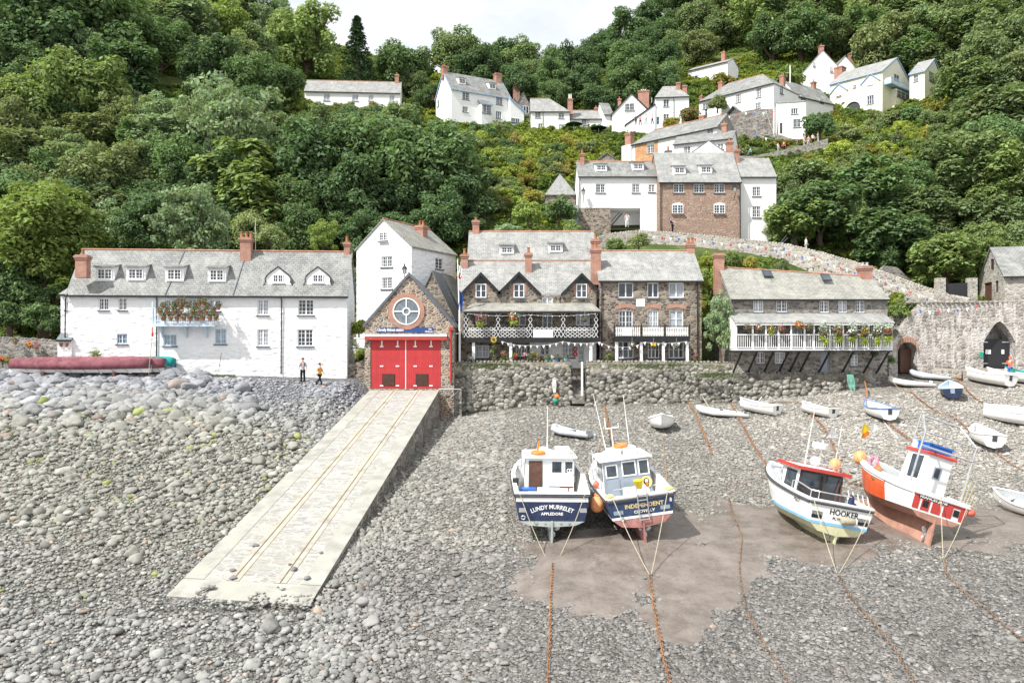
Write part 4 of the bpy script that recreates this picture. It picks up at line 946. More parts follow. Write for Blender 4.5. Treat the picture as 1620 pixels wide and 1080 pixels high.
text_part('lettering', "RNLI", .15, MT['lwhite'], sg, (f.X(680.6), -.075, f.Z(521.6)), width=.22, bold=.004); text_part('lettering', "Lifeboats", .13, MT['lwhite'], sg, (f.X(678.5), -.075, f.Z(525)), width=.56, bold=.003)
gl = MB().lathe([(rad * .98, -.055), (rad * .98, -.02)], (cx_, 0, cz_), 28, 'y').build('round_window', MT['roundel'], r)
mb = MB(); 
def ring(mb, c, r0, r1, y0, y1, n=28):
    V = []; Fc = []
    for k in range(n):
        a = 2 * math.pi * k / n
        for rr_, yy in ((r0, y0), (r1, y0), (r1, y1), (r0, y1)): V.append((c[0] + rr_ * math.cos(a), yy, c[1] + rr_ * math.sin(a)))
    for k in range(n):
        j = (k + 1) % n
        for q in range(4): Fc.append((k * 4 + q, k * 4 + (q + 1) % 4, j * 4 + (q + 1) % 4, j * 4 + q))
    mb.add(V, Fc)
mb2 = MB(); ring(mb2, (cx_, cz_), rad * 1.005, rad * 1.34, -.09, .0); mb2.build('brick_surround', MT['brick'], r)
ring(mb, (cx_, cz_), rad * .915, rad * 1.0, -.12, -.05); ring(mb, (cx_, cz_), rad * .2, rad * .3, -.11, -.057)
for a in range(4):
    c_, s_ = math.cos(a * math.pi / 2), math.sin(a * math.pi / 2); p, q = .28 * rad, .9 * rad
    mb.box(min(cx_ + c_ * p, cx_ + c_ * q) - abs(s_) * .04, max(cx_ + c_ * p, cx_ + c_ * q) + abs(s_) * .04, -.105, -.058, min(cz_ + s_ * p, cz_ + s_ * q) - abs(c_) * .04, max(cz_ + s_ * p, cz_ + s_ * q) + abs(c_) * .04)
mb.build('window_frame', MT['wood'], gl)
pipe(r, [(f.X(713), -.1, f.Z(520)), (f.X(713), -.1, f.Z(604))], .075, 'redpaint')
MB().box(f.X(710.5), f.X(718), -.2, -.01, f.Z(522), f.Z(518)).build('pipe_hopper', MT['redpaint'], r)
MB().box(W - .05, W + .55, .3, .9, -4, .0).build('side_buttress', MT['stonegrey'], r)
tag(MB().tube([(Vector(P(694, 615.5, 58.6))), P(728, 615.5, 58.6), P(712, 630, 58.8)], .05, 6).build('handrail', MT['rail']), "bent metal rail bracket at the top right corner of the slipway", "rail")
tag(MB().tube([P(560, 535, 58.7), P(577, 535, 58.7)], .06, 6).build('waste_pipe', MT['hullwhite']), "short white pipe between white cottage row and lifeboat station", "pipe")
f = Fac('slate_outbuilding', "slate roofed stone outbuilding behind the right side of the lifeboat station", 'outbuilding', 652, 560, 66.5, -10)
auto(f, 716, 500, 430, 5.5, 'y', wall='stone', roof='slate3', ridge=None, rov=.1)
f = Fac('slate_outbuilding', "smaller second slate gable tucked between the outbuilding and the lattice balcony house", 'outbuilding', 668, 560, 69.5, -10)
auto(f, 728, 490, 433, 5, 'y', wall='stone', roof='slate', ridge=None, rov=.1)
# --- D: house with three black gables and the white lattice balcony
f = Fac('balcony_house', "brown stone house with three black gables and a white lattice balcony", 'house', 727, 572, 62.0, 0); r = f.root
W = f.X(944); D = 6.5; E = f.Z(468); Rg = f.Z(414.5, 0, D / 2)
house(f, W, D, E, Rg, wall='stone', roof='slate2', ov=.0, gutter=None, front=[(866, 478, 17, 16, 2, 2, cur), (761, 504, 18, 20, 2, 3, cur), (822, 505, 20, 20, 2, 2), (866, 510, 16, 28, 2, 2, {'sill': None}), (922, 504, 22, 22, 3, 2, cur), (763, 556, 22, 20, 4, 2, cur), (825, 555, 18, 18, 4, 3), (862, 558, 13, 26, 2, 3, {'sill': None, 'door': True}), (899, 554, 20, 22, 4, 3, cur), (919, 557, 9, 26, 1, 3, {'sill': None, 'glass': 'curtain'})],
      chim=[(735, 402, 12, .42, {'pots': 1}), (836, 400, 12, .35, {'pots': 1, 'z0': E})])
mb = MB(); wallgrid(mb, mfront(-.03), f.X(838), W - .01, -.5, f.Z(541.5), [(f.X(a - w / 2) - .01, f.X(a + w / 2) + .01, f.Z(c + h / 2) - .12, f.Z(c - h / 2) + .01) for a, c, w, h in ((862, 558, 13, 26), (899, 554, 20, 22), (919, 557, 9, 26))], .025); mb.build('lime_render', MT['white'], r)
for cx0, ax, py_, ww in ((735, 761, 433, 0), (790, 821, 432, 0), (893, 920, 434, 0)):
    hw = 27 if ax != 821 else 29; xa, xb, xm = f.X(ax - hw), f.X(ax + hw), f.X(ax); za = f.Z(py_); ze = f.Z(461); L = D / 2 * (za - E) / (Rg - E) + .4
    g = MB().prism([(xa, -.02, E - .25), (xb, -.02, E - .25), (xb, -.02, ze), (xm, -.02, za - .12), (xa, -.02, ze)], (0, L, 0)).build('gable', MT['stone'], r)
    e = .3; k = (za - ze) / (xb - xm)
    MB().prism([(xa - e, -.28, ze - e * k), (xm, -.28, za), (xb + e, -.28, ze - e * k), (xb + e, -.28, ze - e * k + .1), (xm, -.28, za + .1), (xa - e, -.28, ze - e * k + .1)], (0, L + .3, 0)).build('gable_roof', MT['slate2'], g)
    mb = MB()
    for s_ in (-1, 1):
        xe = xm + s_ * (xm - xa + e); mb.prism([(xe, -.34, ze - e * k - .16), (xm, -.34, za - .16), (xm, -.34, za + .12), (xe, -.34, ze - e * k + .12)], (0, .055, 0))
    mb.build('bargeboard', MT['black'], g); wd = (xm - xa) * .42; MB().prism([(xm - wd, -.06, za - .12 - wd * k), (xm + wd, -.06, za - .12 - wd * k), (xm, -.06, za - .14)], (0, .036, 0)).build('gable_panel', MT['rubber'], g)
    window(g, mfront(-.02), f.X(ax - 8.6), f.X(ax + 8.6), f.Z(471), f.Z(449), 2, 2, sh=.13)
    MB().box(f.X(ax - 12), f.X(ax - 9.2), -.035, -.021, f.Z(466), f.Z(450)).box(f.X(ax + 9.2), f.X(ax + 12), -.035, -.021, f.Z(466), f.Z(450)).build('brick_quoins', MT['brick'], g)
# balcony: lean-to roof, posts, lattice, floor, columns
bal = empty('balcony', (0, 0, 0)); bal.parent = r; bd_ = 1.7; yb = -bd_
zb0, zb1 = f.Z(479), f.Z(491, 0, yb); xl, xrr = f.X(733, yb), f.X(950, yb)
xt0, xt1 = f.X(748), f.X(936)
V = [(xt0, -.03, zb0), (xt1, -.03, zb0), (xrr, yb - .15, zb1), (xl, yb - .15, zb1)]; V2 = [(a, b_, c_ - .08) for a, b_, c_ in V]
MB().add(V + V2 + [(xl, -.03, zb1 + .05), (xrr, -.03, zb1 + .05)], [(3, 2, 1, 0), (4, 5, 6, 7), (0, 1, 5, 4), (1, 2, 6, 5), (2, 3, 7, 6), (3, 0, 4, 7), (0, 3, 8), (1, 9, 2)]).build('balcony_roof', MT['mossy'], bal)
MB().box(xl, xrr, yb - .18, yb - .06, zb1 - .22, zb1 - .09).build('fascia', MT['black'], bal)
zf = f.Z(537, 0, yb); MB().box(xl + .1, xrr - .05, yb, -.02, zf - .1, zf).box(xl + .1, xrr - .05, yb - .05, yb + .1, zf - .22, zf + .16).build('balcony_floor', MT['black'], bal)
zr = f.Z(516.5, 0, yb); mb = MB(); wl = MB()
posts = [737, 788, 839, 891, 943]
for px in posts: x = f.X(px, yb); mb.box(x - .16, x + .16, yb + .02, yb + .05, zf, zb1 - .2)
mb.box(xl + .1, xrr - .1, yb - .01, yb + .09, zr - .045, zr + .03); mb.build('balcony_frame', MT['black'], bal)
def bars(mb, x0, x1, z0, z1, n, y):
    for k in range(n):
        a, b_ = x0 + (x1 - x0) * k / n, x0 + (x1 - x0) * (k + 1) / n
        for p, q in (((a, z0), (b_, z1)), ((a, z1), (b_, z0))): mb.tube([(p[0], y, p[1]), (q[0], y, q[1])], .025, 4)
for px in posts:
    x = f.X(px, yb); zz = np.linspace(zf + .16, zb1 - .25, 5)
    for a, b_ in zip(zz[:-1], zz[1:]): bars(wl, x - .15, x + .15, a, b_, 1, yb - .0)
for a, b_ in zip(posts[:-1], posts[1:]):
    x0, x1 = f.X(a, yb) + .17, f.X(b_, yb) - .17; n = 6
    zm = zf + .16; zh_ = zr - .28; w_ = (x1 - x0) / n
    if a == 839: wl.box(x0 + .05, x0 + (x1 - x0) * .72, yb - .03, yb - .0, zm, zh_); bars(wl, x0 + (x1 - x0) * .74, x1, zm, zh_, 2, yb - .01)
    else:
        bars(wl, x0, x1, zm, (zm + zh_) / 2, n, yb - .01); bars(wl, x0, x1, (zm + zh_) / 2, zh_, n, yb - .01)
    bars(wl, x0, x1, zr - .26, zr - .05, n, yb - .01); wl.box(x0, x1, yb - .03, yb + .0, zr - .27, zr - .235)
wl.build('lattice', MT['wood'], bal)
for px in (749, 808, 935): x = f.X(px, yb); MB().box(x - .11, x + .11, yb + .1, yb + .3, f.Z(575, 0, yb) - .6, zf - .1).build('column', MT['wood'], bal)
pipe(r, [(f.X(887), -.32, E - .1), (f.X(886), -.08, E - .4), (f.X(886), -.06, f.Z(479))]); pipe(r, [(f.X(943) + .05, -.1, f.Z(462)), (f.X(943) + .05, -.1, f.Z(572))])
# upper house behind it
f = Fac('slate_house', "house behind the three gables showing its long slate roof with two small dormers", 'house', 741, 430, 70.5, 0)
auto(f, 943, 413, 368, 6.0, wall='stone', roof='slate2', chim=[(753, 349, 12, .5, {'pots': 1, 'lift': .2}), (942, 379, 14, .1, {'pots': 1, 'z0': f.Z(418)})], dorm=[(802, 396, 17, 10, 'shed', 4, 2), (879, 393, 17, 10, 'shed', 4, 2)])
# --- E: three storey stone house
f = Fac('stone_house', "three storey brown stone house with black and white balcony and white columns", 'house', 949, 572, 61.5, 0); r = f.root
W = f.X(1110); D = 6.4
ww = [(990, 459, 24, 24, 2, 1), (1033, 459, 18, 24, 2, 1), (1070, 459, 24, 24, 2, 1, cur), (990, 505, 22, 28, 4, 3, nos), (1033, 505, 17, 28, 4, 3, {'sill': None, 'glass': 'curtain'}), (1070, 505, 22, 28, 2, 2, {'sill': None, 'glass': 'curtain'}), (990, 553, 25, 27, 3, 2), (1034, 553, 18, 27, 3, 2), (1070, 553, 24, 27, 3, 2)]
auto(f, 1110, 443, 399, 6.4, wall='stone', roof='slate2', front=ww, chim=[(1092, 385, 13, .5, {'pots': 2})])
chimney(r, f.X(942.5, 1.2), 1.2, f.E - .3, f.Z(390), .75, .7, pots=1)
bal = empty('balcony', (0, 0, 0)); bal.parent = r; yb = -1.4; zf = f.Z(535, 0, yb); xl, xrr = f.X(972, yb), f.X(1091, yb); zr = f.Z(515.5, 0, yb)
MB().box(xl, xrr, yb, -.02, zf - .1, zf).box(xl, xrr, yb - .06, yb + .08, zf - .26, zf + .1).build('balcony_floor', MT['black'], bal)
mb = MB(); mw = MB(); ps_ = [972, 1015, 1052, 1091]
for px in ps_: x = f.X(px, yb); mb.box(x - .05, x + .05, yb - .02, yb + .08, zf, zr + .12)
mb.box(xl, xrr, yb - .01, yb + .07, zr - .06, zr); mb.box(xl, xrr, yb, yb + .06, zf + .1, zf + .16); mb.build('balcony_frame', MT['black'], bal)
for a, b_ in zip(ps_[:-1], ps_[1:]):
    x0, x1 = f.X(a, yb) + .09, f.X(b_, yb) - .09; n = 13
    for k in range(n):
        x = x0 + (x1 - x0) * (k + .5) / n; mw.lathe([(.03, zf + .17), (.055, zf + .35), (.03, zf + .6), (.045, zr - .2), (.03, zr - .07)], (x, yb + .03, 0), 6)
mw.build('baluster', MT['wood'], bal)
MB().box(f.X(985, yb), f.X(1000, yb), yb - .07, yb - .03, zf + .2, zr - .1).build('white_board', MT['wood'], bal)
for px in (976, 1015, 1050, 1088): x = f.X(px, yb); MB().box(x - .1, x + .1, yb + .1, yb + .28, -.8, zf - .1).build('column', MT['wood'], bal)
mb = MB()
for a, w in ((990, 16), (1033, 13), (1070, 16)):
    xm = f.X(a); hw = w * f.S(); n = 8; zq = f.Z(490)
    pts = [(xm + hw * (2 * i / n - 1), zq + .16 * (1 - (2 * i / n - 1) ** 2)) for i in range(n + 1)]
    for p, q in zip(pts[:-1], pts[1:]): mb.prism([(p[0], -.03, p[1]), (q[0], -.03, q[1]), (q[0], -.03, q[1] + .3), (p[0], -.03, p[1] + .3)], (0, .028, 0))
mb.build('brick_arches', MT['brick'], r)
MB().box(f.X(1006.5), f.X(1020), -.05, -.003, f.Z(485), f.Z(473)).build('wall_plaque', MT['wood'], r)
pipe(r, [(f.X(952), -.1, f.E - .2), (f.X(952), -.1, 0)]); pipe(r, [(f.X(1103), -.1, f.E - .2), (f.X(1103), -.1, 0)])
# --- F: gallery cottage
f = Fac('gallery_cottage', "long stone cottage with a white first floor gallery on black struts above the sea wall", 'cottage', 1157, 592, 60.0, 0); r = f.root
W = f.X(1404); D = 6.4
auto(f, 1404, 472, 425, D, wall='stonegrey', roof='mossy', rdz=.75, front=[(1200, 484, 16, 19, 4, 3, cur), (1237, 484, 17, 19, 4, 3), (1304, 485, 15, 19, 4, 3), (1333, 485, 14, 19, 4, 3, cur), (1361, 485, 14, 19, 4, 3), (1203, 566, 14, 18, 4, 2), (1234, 566, 16, 18, 4, 3, cur), (1352, 570, 12, 17, 2, 3, cur), (1305, 572, 14, 32, 1, 1, {'sill': None, 'glass': 'greydoor', 'fm': 'cabingrey'}), (1222, 522, 14, 24, 2, 3), (1262, 522, 14, 24, 2, 3, cur), (1325, 522, 18, 24, 4, 3, {'glass': 'greydoor'}), (1376, 522, 14, 22, 4, 3)],
     chim=[(1137, 401, 16, .5, {'pots': 0}), (1368, 421, 20, .5, {'pots': 2, 'potm': 'rail', 'lift': .2})])
for px, py in ((1214, 434), (1307, 440)):
    y = 0.0
    while f.Z(py, f.X(px, y), y) > f.E + (f.Rg - f.E) * y / (D / 2) + .14 and y < 3: y += .02
    x = f.X(px, y); k = (f.Rg - f.E) / (D / 2); z = f.E + k * y + .13
    sk = MB().prism([(x - .3, y - .3, z - .3 * k + .03), (x + .3, y - .3, z - .3 * k + .03), (x + .3, y + .3, z + .3 * k + .03), (x - .3, y + .3, z + .3 * k + .03)], (0, -.03, .06)).build('skylight', MT['glass'], r)
    mb = MB(); q = [(x - .34, y - .34, z - .34 * k + .06), (x + .34, y - .34, z - .34 * k + .06), (x + .34, y + .34, z + .34 * k + .06), (x - .34, y + .34, z + .34 * k + .06)]; mb.tube(q, .05, 4, True); mb.build('skylight_frame', MT['rubber'], sk)
bal = empty('gallery', (0, 0, 0)); bal.parent = r; yb = -1.6; zf = f.Z(552, 0, yb); xl, xrr = f.X(1163, yb), f.X(1412, yb); zr = f.Z(529.5, 0, yb); zt0 = f.Z(495.5); zt1 = f.Z(510, 0, yb)
MB().prism([(xl - .05, -.02, zt0), (xl - .05, yb - .2, zt1), (xl - .05, yb - .2, zt1 - .09), (xl - .05, -.02, zt0 - .09)], (xrr - xl + .15, 0, 0)).build('gallery_roof', MT['slate2'], bal)
MB().box(xl, xrr, yb - .17, yb - .05, zt1 - .2, zt1 - .095).build('fascia', MT['wood'], bal)
MB().box(xl, xrr, yb, -.02, zf - .1, zf).build('gallery_floor', MT['wood'], bal); MB().box(xl, xrr, yb - .04, yb + .08, zf - .2, zf - .102).build('floor_beam', MT['black'], bal)
cols_ = [1165, 1191, 1212, 1232, 1252, 1273, 1288, 1313, 1334, 1355, 1374, 1393, 1411]; 
for px in cols_: x = f.X(px, yb); MB().box(x - .055, x + .055, yb + .0, yb + .11, zf, zt1 - .12).build('gallery_post', MT['wood'], bal)
mb = MB().box(xl, xrr, yb - .02, yb + .09, zr - .03, zr + .05).box(xl, xrr, yb + .01, yb + .07, zf + .08, zf + .14)
x = xl + .1
while x < xrr - .1: mb.box(x, x + .042, yb + .02, yb + .06, zf + .1, zr - .03); x += .16
for s_ in (xl, xrr - .05):
    mb.box(s_, s_ + .05, yb + .1, -.03, zr - .03, zr + .04)
    for k in range(9): mb.box(s_ + .005, s_ + .045, yb + .2 + k * .16, yb + .26 + k * .16, zf, zr - .03)
mb.build('gallery_rail', MT['wood'], bal)
MB().prism([(xl + .02, -.03, zf + .01), (xl + .02, yb + .12, zf + .01), (xl + .02, yb + .12, zt1 - .1), (xl + .02, -.03, zt0 - .12)], (-.04, 0, 0)).build('gallery_end', MT['whitesmooth'], bal)
for px in (1175, 1199, 1225, 1249, 1266, 1283, 1314, 1352, 1387, 1408):
    x = f.X(px, yb); MB().tube([(x, yb + .1, zf - .15), (x - .3, -.04, f.Z(590))], .075, 4).build('strut', MT['black'], bal)
# --- G: barn
f = Fac('stone_barn', "rough stone barn with slate roof standing above the quay wall at the right edge", 'barn', 1589, 490, 67.5, -14)
house(f, 8.5, 6.5, f.Z(436), f.Z(393, 0, 3.2), wall='stonepale', roof='slate', left=[(1563, 462, 12, 30, 1, 1, {'glass': 'brownwood', 'fm': 'brownwood', 'sill': None}), (1571, 417, 4, 15, 1, 1, {'fm': 'brownwood', 'sill': None}), (1577, 453, 5, 18, 1, 1, {'fm': 'brownwood', 'sill': None})], ridge=None)
tag(MB().prism([P(1490, 449, 69), P(1532, 447, 69), P(1532, 474, 69), P(1490, 474, 69)], (0, .08, 0)).build('yard_gate', MT['blackdoor']), "dark double yard gate at the foot of the wood left of the barn", "gate")
for px in (1487, 1537): tag(MB().box(-.35, .35, -.3, .3, -1.5, 2.0).build('gate_pier', MT['stonepale']), "rough stone pier on the left of the dark yard gate" if px < 1500 else "rough stone pier on the right of the dark yard gate", "gate pier").location = P(px, 476, 69)
f = Fac('ruined_wall', "ivy topped ruined stone wall under the trees behind the gallery cottage chimney", 'wall', 1385, 455, 78, 0)
MB().prism([(0, 0, -3), (f.X(1465), 0, -3), (f.X(1465), 0, .5), (f.X(1440), 0, .8), (f.X(1420), 0, 2.0), (f.X(1400), 0, 2.2), (0, 0, 1.2)], (0, .6, 0)).build('stonework', MT['stonegrey'], f.root)
# --- I, J, K: the upper terrace
f = Fac('carriage_arch_house', "white house with a carriage opening and rubble base, left of the brown brick house", 'house', 916, 362, 88, 0); r = f.root
W = f.X(1043); opn = (f.X(966), f.X(1013), f.Z(380), f.Z(329))
auto(f, 1043, 279, 257, 5.5, wall='whitesmooth', roof='slate', front=[(950, 298, 15, 14, 4, 3), (1006, 298, 12, 14, 4, 3), (1031, 298, 10, 12, 4, 3)], extra_ops=[opn], chim=[(921, 243, 7, .4, {'pots': 1})], dorm=[(951, 266, 14, 9, 'shed', 4, 2), (1009.5, 264, 14, 9, 'shed', 4, 2)])
MB().box(-.02, f.X(966) - .01, -.07, -.002, -4, f.Z(329)).build('rubble_base', MT['stone'], r)
mb = MB(); x0, x1, zt = opn[0], opn[1], opn[3]
mb.poly((x0, 3.2, -2), (x1 + .6, 3.2, -2), (x1 + .6, 3.2, zt), (x0, 3.2, zt)); mb.poly((x0, .16, zt), (x1, .16, zt), (x1 + .6, 3.2, zt), (x0, 3.2, zt)); mb.poly((x1, .16, -2), (x1 + .6, 3.2, -2), (x1 + .6, 3.2, zt), (x1, .16, zt)); mb.poly((x0, .16, -2), (x0, 3.2, -2), (x0, 3.2, zt), (x0, .16, zt)); mb.poly((x0, .0, .02), (x1, .0, .02), (x1 + .6, 3.2, .02), (x0, 3.2, .02))
mb.build('passage', MT['whitesmooth'], r, recalc=False)
MB().tube([(x0 + .1, 1.2, .4), (x0 + 1.5, 1.6, 2.0)], .09, 4).tube([(x0 + .1, 1.2, .9), (x0 + 1.2, 1.6, 2.1)], .05, 4).build('passage_stair', MT['brownwood'], r)
pipe(r, [(f.X(917), -.12, f.E - .2), (f.X(914), -.12, f.Z(362))])
f = Fac('brick_house', "brown brick house with two arched windows and two slate dormers", 'house', 1043.5, 372, 86.3, 0); r = f.root
ar = {'arched': True}
auto(f, 1171, 287, 243, 6.6, wall='brickhouse', roof='slate2', front=[(1074, 298, 17, 14, 4, 3, {'open_': True}), (1106, 298, 17, 14, 4, 3), (1138, 298, 17, 14, 4, 3), (1072, 331, 18, 14, 4, 3, ar), (1138, 331, 18, 14, 4, 3, ar)],
     chim=[(1154, 224, 11, .6, {'pots': 1}), (1166, 237, 7, .45, {'pots': 1})], dorm=[(1075, 270, 15, 10, 'shed', 4, 2), (1117, 269, 15, 10, 'shed', 4, 2)], ridge=None)
pipe(r, [(f.X(1045), -.12, f.E - .1), (f.X(1045), -.12, .5)]); pipe(r, [(f.X(1170.5), -.12, f.E - .1), (f.X(1170.5), -.12, -.2)])
f = Fac('white_house', "plain white gable rising behind the roof of the brown brick house", 'house', 1090, 262, 93.5, 0)
auto(f, 1152, 245, 223, 4.0, 'y', wall='whitesmooth', roof='slate', ridge=None, rov=.03, ov=.1)
tag(chimney(None, 0, 0, -2.6, 1.0, .62, .6, 'stonegrey', 1), "short grey rendered chimney stack left of the brick house roof", "chimney stack").location = P(1057, 252, 90)
f = Fac('white_house', "narrow white two window house joined to the right of the brown brick house", 'house', 1172, 372, 87.2, 0); r = f.root
auto(f, 1228, 279, 252, 5.2, wall='whitesmooth', roof='slate2', front=[(1197, 303, 13, 15, 4, 3), (1197, 335, 13, 18, 4, 3)], ridge=None, rov=.05)
MB().box(f.X(1217), f.X(1226), -.05, -.003, f.Z(363.3), f.Z(360.7)).build('name_plate', MT['rubber'], r)
tag(MB().tube([P(1228, 392, 85), P(1250, 366, 85), P(1252, 392, 85)], .06, 5).tube([P(1222, 400, 85), P(1250, 373, 85)], .05, 5).build('handrail', MT['black']), "black metal handrail by the corner of the narrow white house", "handrail")
f = Fac('slate_house', "brown slate gable roof showing behind the white house with carriage opening", 'house', 938, 275, 97, 0); auto(f, 982, 259, 242, 4, 'y', wall='stone', roof='slate', ridge=None)
f = Fac('garden_hut', "small hut with a pale pyramid slate roof among bushes", 'hut', 864, 330, 92, 0)
house(f, 3.4, 3.4, f.Z(305), f.Z(277, 1.7, 1.7), wall='stone', roof='slate2', hip=(1.8, 1.8), ridge=None, gutter=None)
f = Fac('garden_shed', "little dark blue shed against the left side of the carriage opening house", 'shed', 902, 352, 86.5, 0); auto(f, 914, 331, 326, 1.6, 'lean', wall='cabingrey', roof='slate3', ridge=None, gutter=None, base=-2)
# --- L
f = Fac('orange_brick_house', "house with orange brick panel, white walls and long slanting slate roof", 'house', 1000, 256, 112, -44); r = f.root
W = f.X(1134)
house(f, W, 5.0, f.Z(229), f.Z(207, 2, 2.5), wall='whitesmooth', roof='slate', front=[(1029, 236, 12, 13, 4, 3), (1123, 208, 10, 8, 4, 2)], chim=[(1112, 183, 9, .6, {'pots': 0})], hip=(2.2, 0))
MB().box(f.X(1005), f.X(1023) - .0, -.04, -.003, -3, f.E - .25).box(f.X(1035.2), f.X(1041), -.04, -.003, -3, f.E - .25).box(f.X(1023), f.X(1035.2), -.04, -.003, -3, f.Z(243, f.X(1029))).build('brick_panel', MT['brickpale'], r)
MB().box(-1.6, .05, -.3, 1.4, -3, f.E).build('chimney_breast', MT['whitesmooth'], r); chimney(r, -.8, .5, f.E, f.Z(209), .95, .9, pots=0)
f = Fac('white_cottage', "low white cottage with sagging slate roof below the slanting roof house", 'cottage', 1066, 262, 101, -25)
house(f, f.X(1158), 4.5, f.Z(229), f.Z(215, 2, 2.2), wall='whitesmooth', roof='slate', front=[(1087, 237, 11, 12, 4, 3), (1140, 232, 9, 9, 4, 2)], chim=[(1146, 196, 9, .5, {'pots': 1}),], ridge=None)
# --- top row, left to right
f = Fac('white_cottage', "long low white cottage with a plain slate roof alone among trees", 'cottage', 482, 166, 140, 4)
auto(f, 633, 144, 129, 5.5, wall='whitesmooth', roof='slate2', front=[(517, 154, 10, 11, 4, 2, cur), (562, 155, 10, 10, 4, 2, cur), (587, 155, 8, 10, 3, 2, cur), (620, 156, 8, 11, 4, 2, cur)], chim=[(628, 119, 7, .5, {'pots': 1})])
f = Fac('blue_trim_house', "big white house with blue trim, porch and two dormers on the hillside", 'house', 714, 188, 138, 28); r = f.root
W = f.X(807)
house(f, W, 7.0, f.Z(140), f.Z(114, 0, 3.5), wall='whitesmooth', roof='slate', front=[(737, 152, 11, 12, 4, 3), (790, 160, 10, 12, 4, 4), (736, 173, 9, 9, 4, 3), (789, 182, 9, 12, 3, 3)], left=[(693, 164, 3, 10, 1, 4)], chim=[(703, 105, 9, .5, {'pots': 1}), (787, 117, 11, .5, {'pots': 0})], dorm=[(731, 129, 10, 8, 'shed', 4, 2), (779, 137, 10, 8, 'shed', 4, 2)], gutter='trimblue', barge='trimblue', ridge=None)
x0, x1 = f.X(757), f.X(773); zt = f.Z(167, x0); MB().box(x0, x1, -1.2, -.003, -3, zt).build('porch', MT['whitesmooth'], r)
MB().prism([(x0 - .2, -1.4, zt), (x1 + .2, -1.4, zt), (x1 + .2, -.05, zt + .9), (x0 - .2, -.05, zt + .9)], (0, -.03, .1)).build('porch_roof', MT['slate'], r); window(r, mfront(-1.2), x0 + .1, x1 - .1, f.Z(181, x0), zt - .1, 6, 3, sh=.13)
MB().box(x0 - .2, x1 + .2, -1.5, -1.43, zt - .12, zt + .1).build('porch_fascia', MT['trimblue'], r)
house_l = Fac('white_annexe', "white annexe with a sloping blue edged roof on the right of the blue trim house", 'annexe', 807, 192, 142.4, 24); a_ = house_l
W2 = a_.X(829); mb = MB().prism([(0, 0, -3), (W2, 0, -3), (W2, 0, a_.Z(178, W2)), (0, 0, a_.Z(157))], (0, 5, 0)); mb.build('wall', MT['whitesmooth'], a_.root)
MB().prism([(-.05, -.2, a_.Z(157)), (W2 + .2, -.2, a_.Z(179, W2)), (W2 + .2, -.2, a_.Z(179, W2) + .25), (-.05, -.2, a_.Z(157) + .25)], (0, 5.4, 0)).build('roof', MT['trimblue'], a_.root); window(a_.root, mfront(), a_.X(808), a_.X(822), a_.Z(193), a_.Z(186), 4, 1, sh=.13)
tag(chimney(None, 0, 0, -1.2, .9, .7, .7, 'brick', 1), "brick chimney stack behind the left gable of the blue trim house", "chimney stack").location = P(684.5, 149, 146)
f = Fac('dark_stone_house', "small dark slate roofed stone house squeezed between blue trim house and white cottage", 'house', 813, 190, 147, 10)
auto(f, 842, 172, 147, 6, 'y', wall='stonegrey', roof='slate', front=[(832, 174, 9, 12, 2, 1, {'sill': None})], chim=[(817, 138, 11, .3, {'pots': 2, 'z0': 2.5})], ridge=None)
f = Fac('white_cottage', "white cottage with four windows and hipped slate roof above the shrubs", 'cottage', 840, 207, 142, 0)
auto(f, 901, 176, 157, 5.5, wall='whitesmooth', roof='slate2', front=[(851, 182, 9, 9, 4, 3), (888, 183, 9, 9, 4, 3), (855, 200, 7, 9, 2, 3), (889, 201, 9, 8, 3, 2, cur)], hip=(0, 3.6), chim=[(902, 157, 9, .2, {'pots': 2, 'potm': 'wood', 'lift': .8})])
pipe(f.root, [(f.X(859), -.1, f.E), (f.X(859), -.1, 0)])
f = Fac('white_cottage', "lower white cottage with one small window right of the tall chimney", 'cottage', 901, 210, 143, 0)
auto(f, 962, 188, 176, 5, wall='whitesmooth', roof='slate2', front=[(924, 193, 8, 9, 4, 3)], chim=[(943, 171, 6, .5, {'pots': 1})])
pipe(f.root, [(f.X(930), -.1, f.E), (f.X(930), -.1, 0)])
for k, (px, py) in enumerate(((908, 206), (947, 212))):
    o = empty('parasol', P(px, py + 8, 139), 0, ["dark green garden parasol left of the conifer below the white cottages", "dark green garden parasol right of the conifer below the white cottages"][k], 'parasol')
    MB().lathe([(1.5, 1.9), (1.52, 1.93), (.05, 2.5), (.04, 2.45), (1.45, 1.88)], (0, 0, 0), 10).build('canopy', MT['cloth dark green'], o); MB().tube([(0, 0, 0), (0, 0, 2.45)], .04, 6).build('pole', MT['wood'], o)
f = Fac('white_house', "white gabled house with a triple window beside a wide brick chimney", 'house', 968, 214, 139, -8)
auto(f, 1030, 181, 148, 7, 'y', wall='whitesmooth', roof='slate', front=[(996, 169, 15, 11, 6, 2)], chim=[(980, 157, 6, .6, {'pots': 1, 'z0': 3}), (1018, 144, 20, .5, {'dpt': .8, 'pots': 3, 'potm': 'wood', 'lift': .15, 'z0': 3})], ridge=None, barge='black')
f = Fac('white_cottage', "narrow white wing with slate roof at the left of the gabled white house", 'cottage', 956, 218, 141.5, 10); auto(f, 970, 181, 164, 6, wall='whitesmooth', roof='slate', ridge=None)
f = Fac('white_house', "white house with hipped pale roof and two blue grey windows, walkers in front", 'house', 1037, 202, 136, -6)
auto(f, 1090, 154, 138, 6, wall='whitesmooth', roof='slate2', front=[(1054, 163, 9, 12, 2, 3), (1054, 186, 9, 11, 2, 3), (1041, 191, 4, 12, 1, 2, {'sill': None, 'fm': 'trimblue'})], hip=(1.6, 2.0), chim=[(1073, 131, 7, .35, {'pots': 0}), (1083, 136, 8, .6, {'pots': 0})], ridge=None, left=[(1030, 165, 3, 8, 1, 2)])
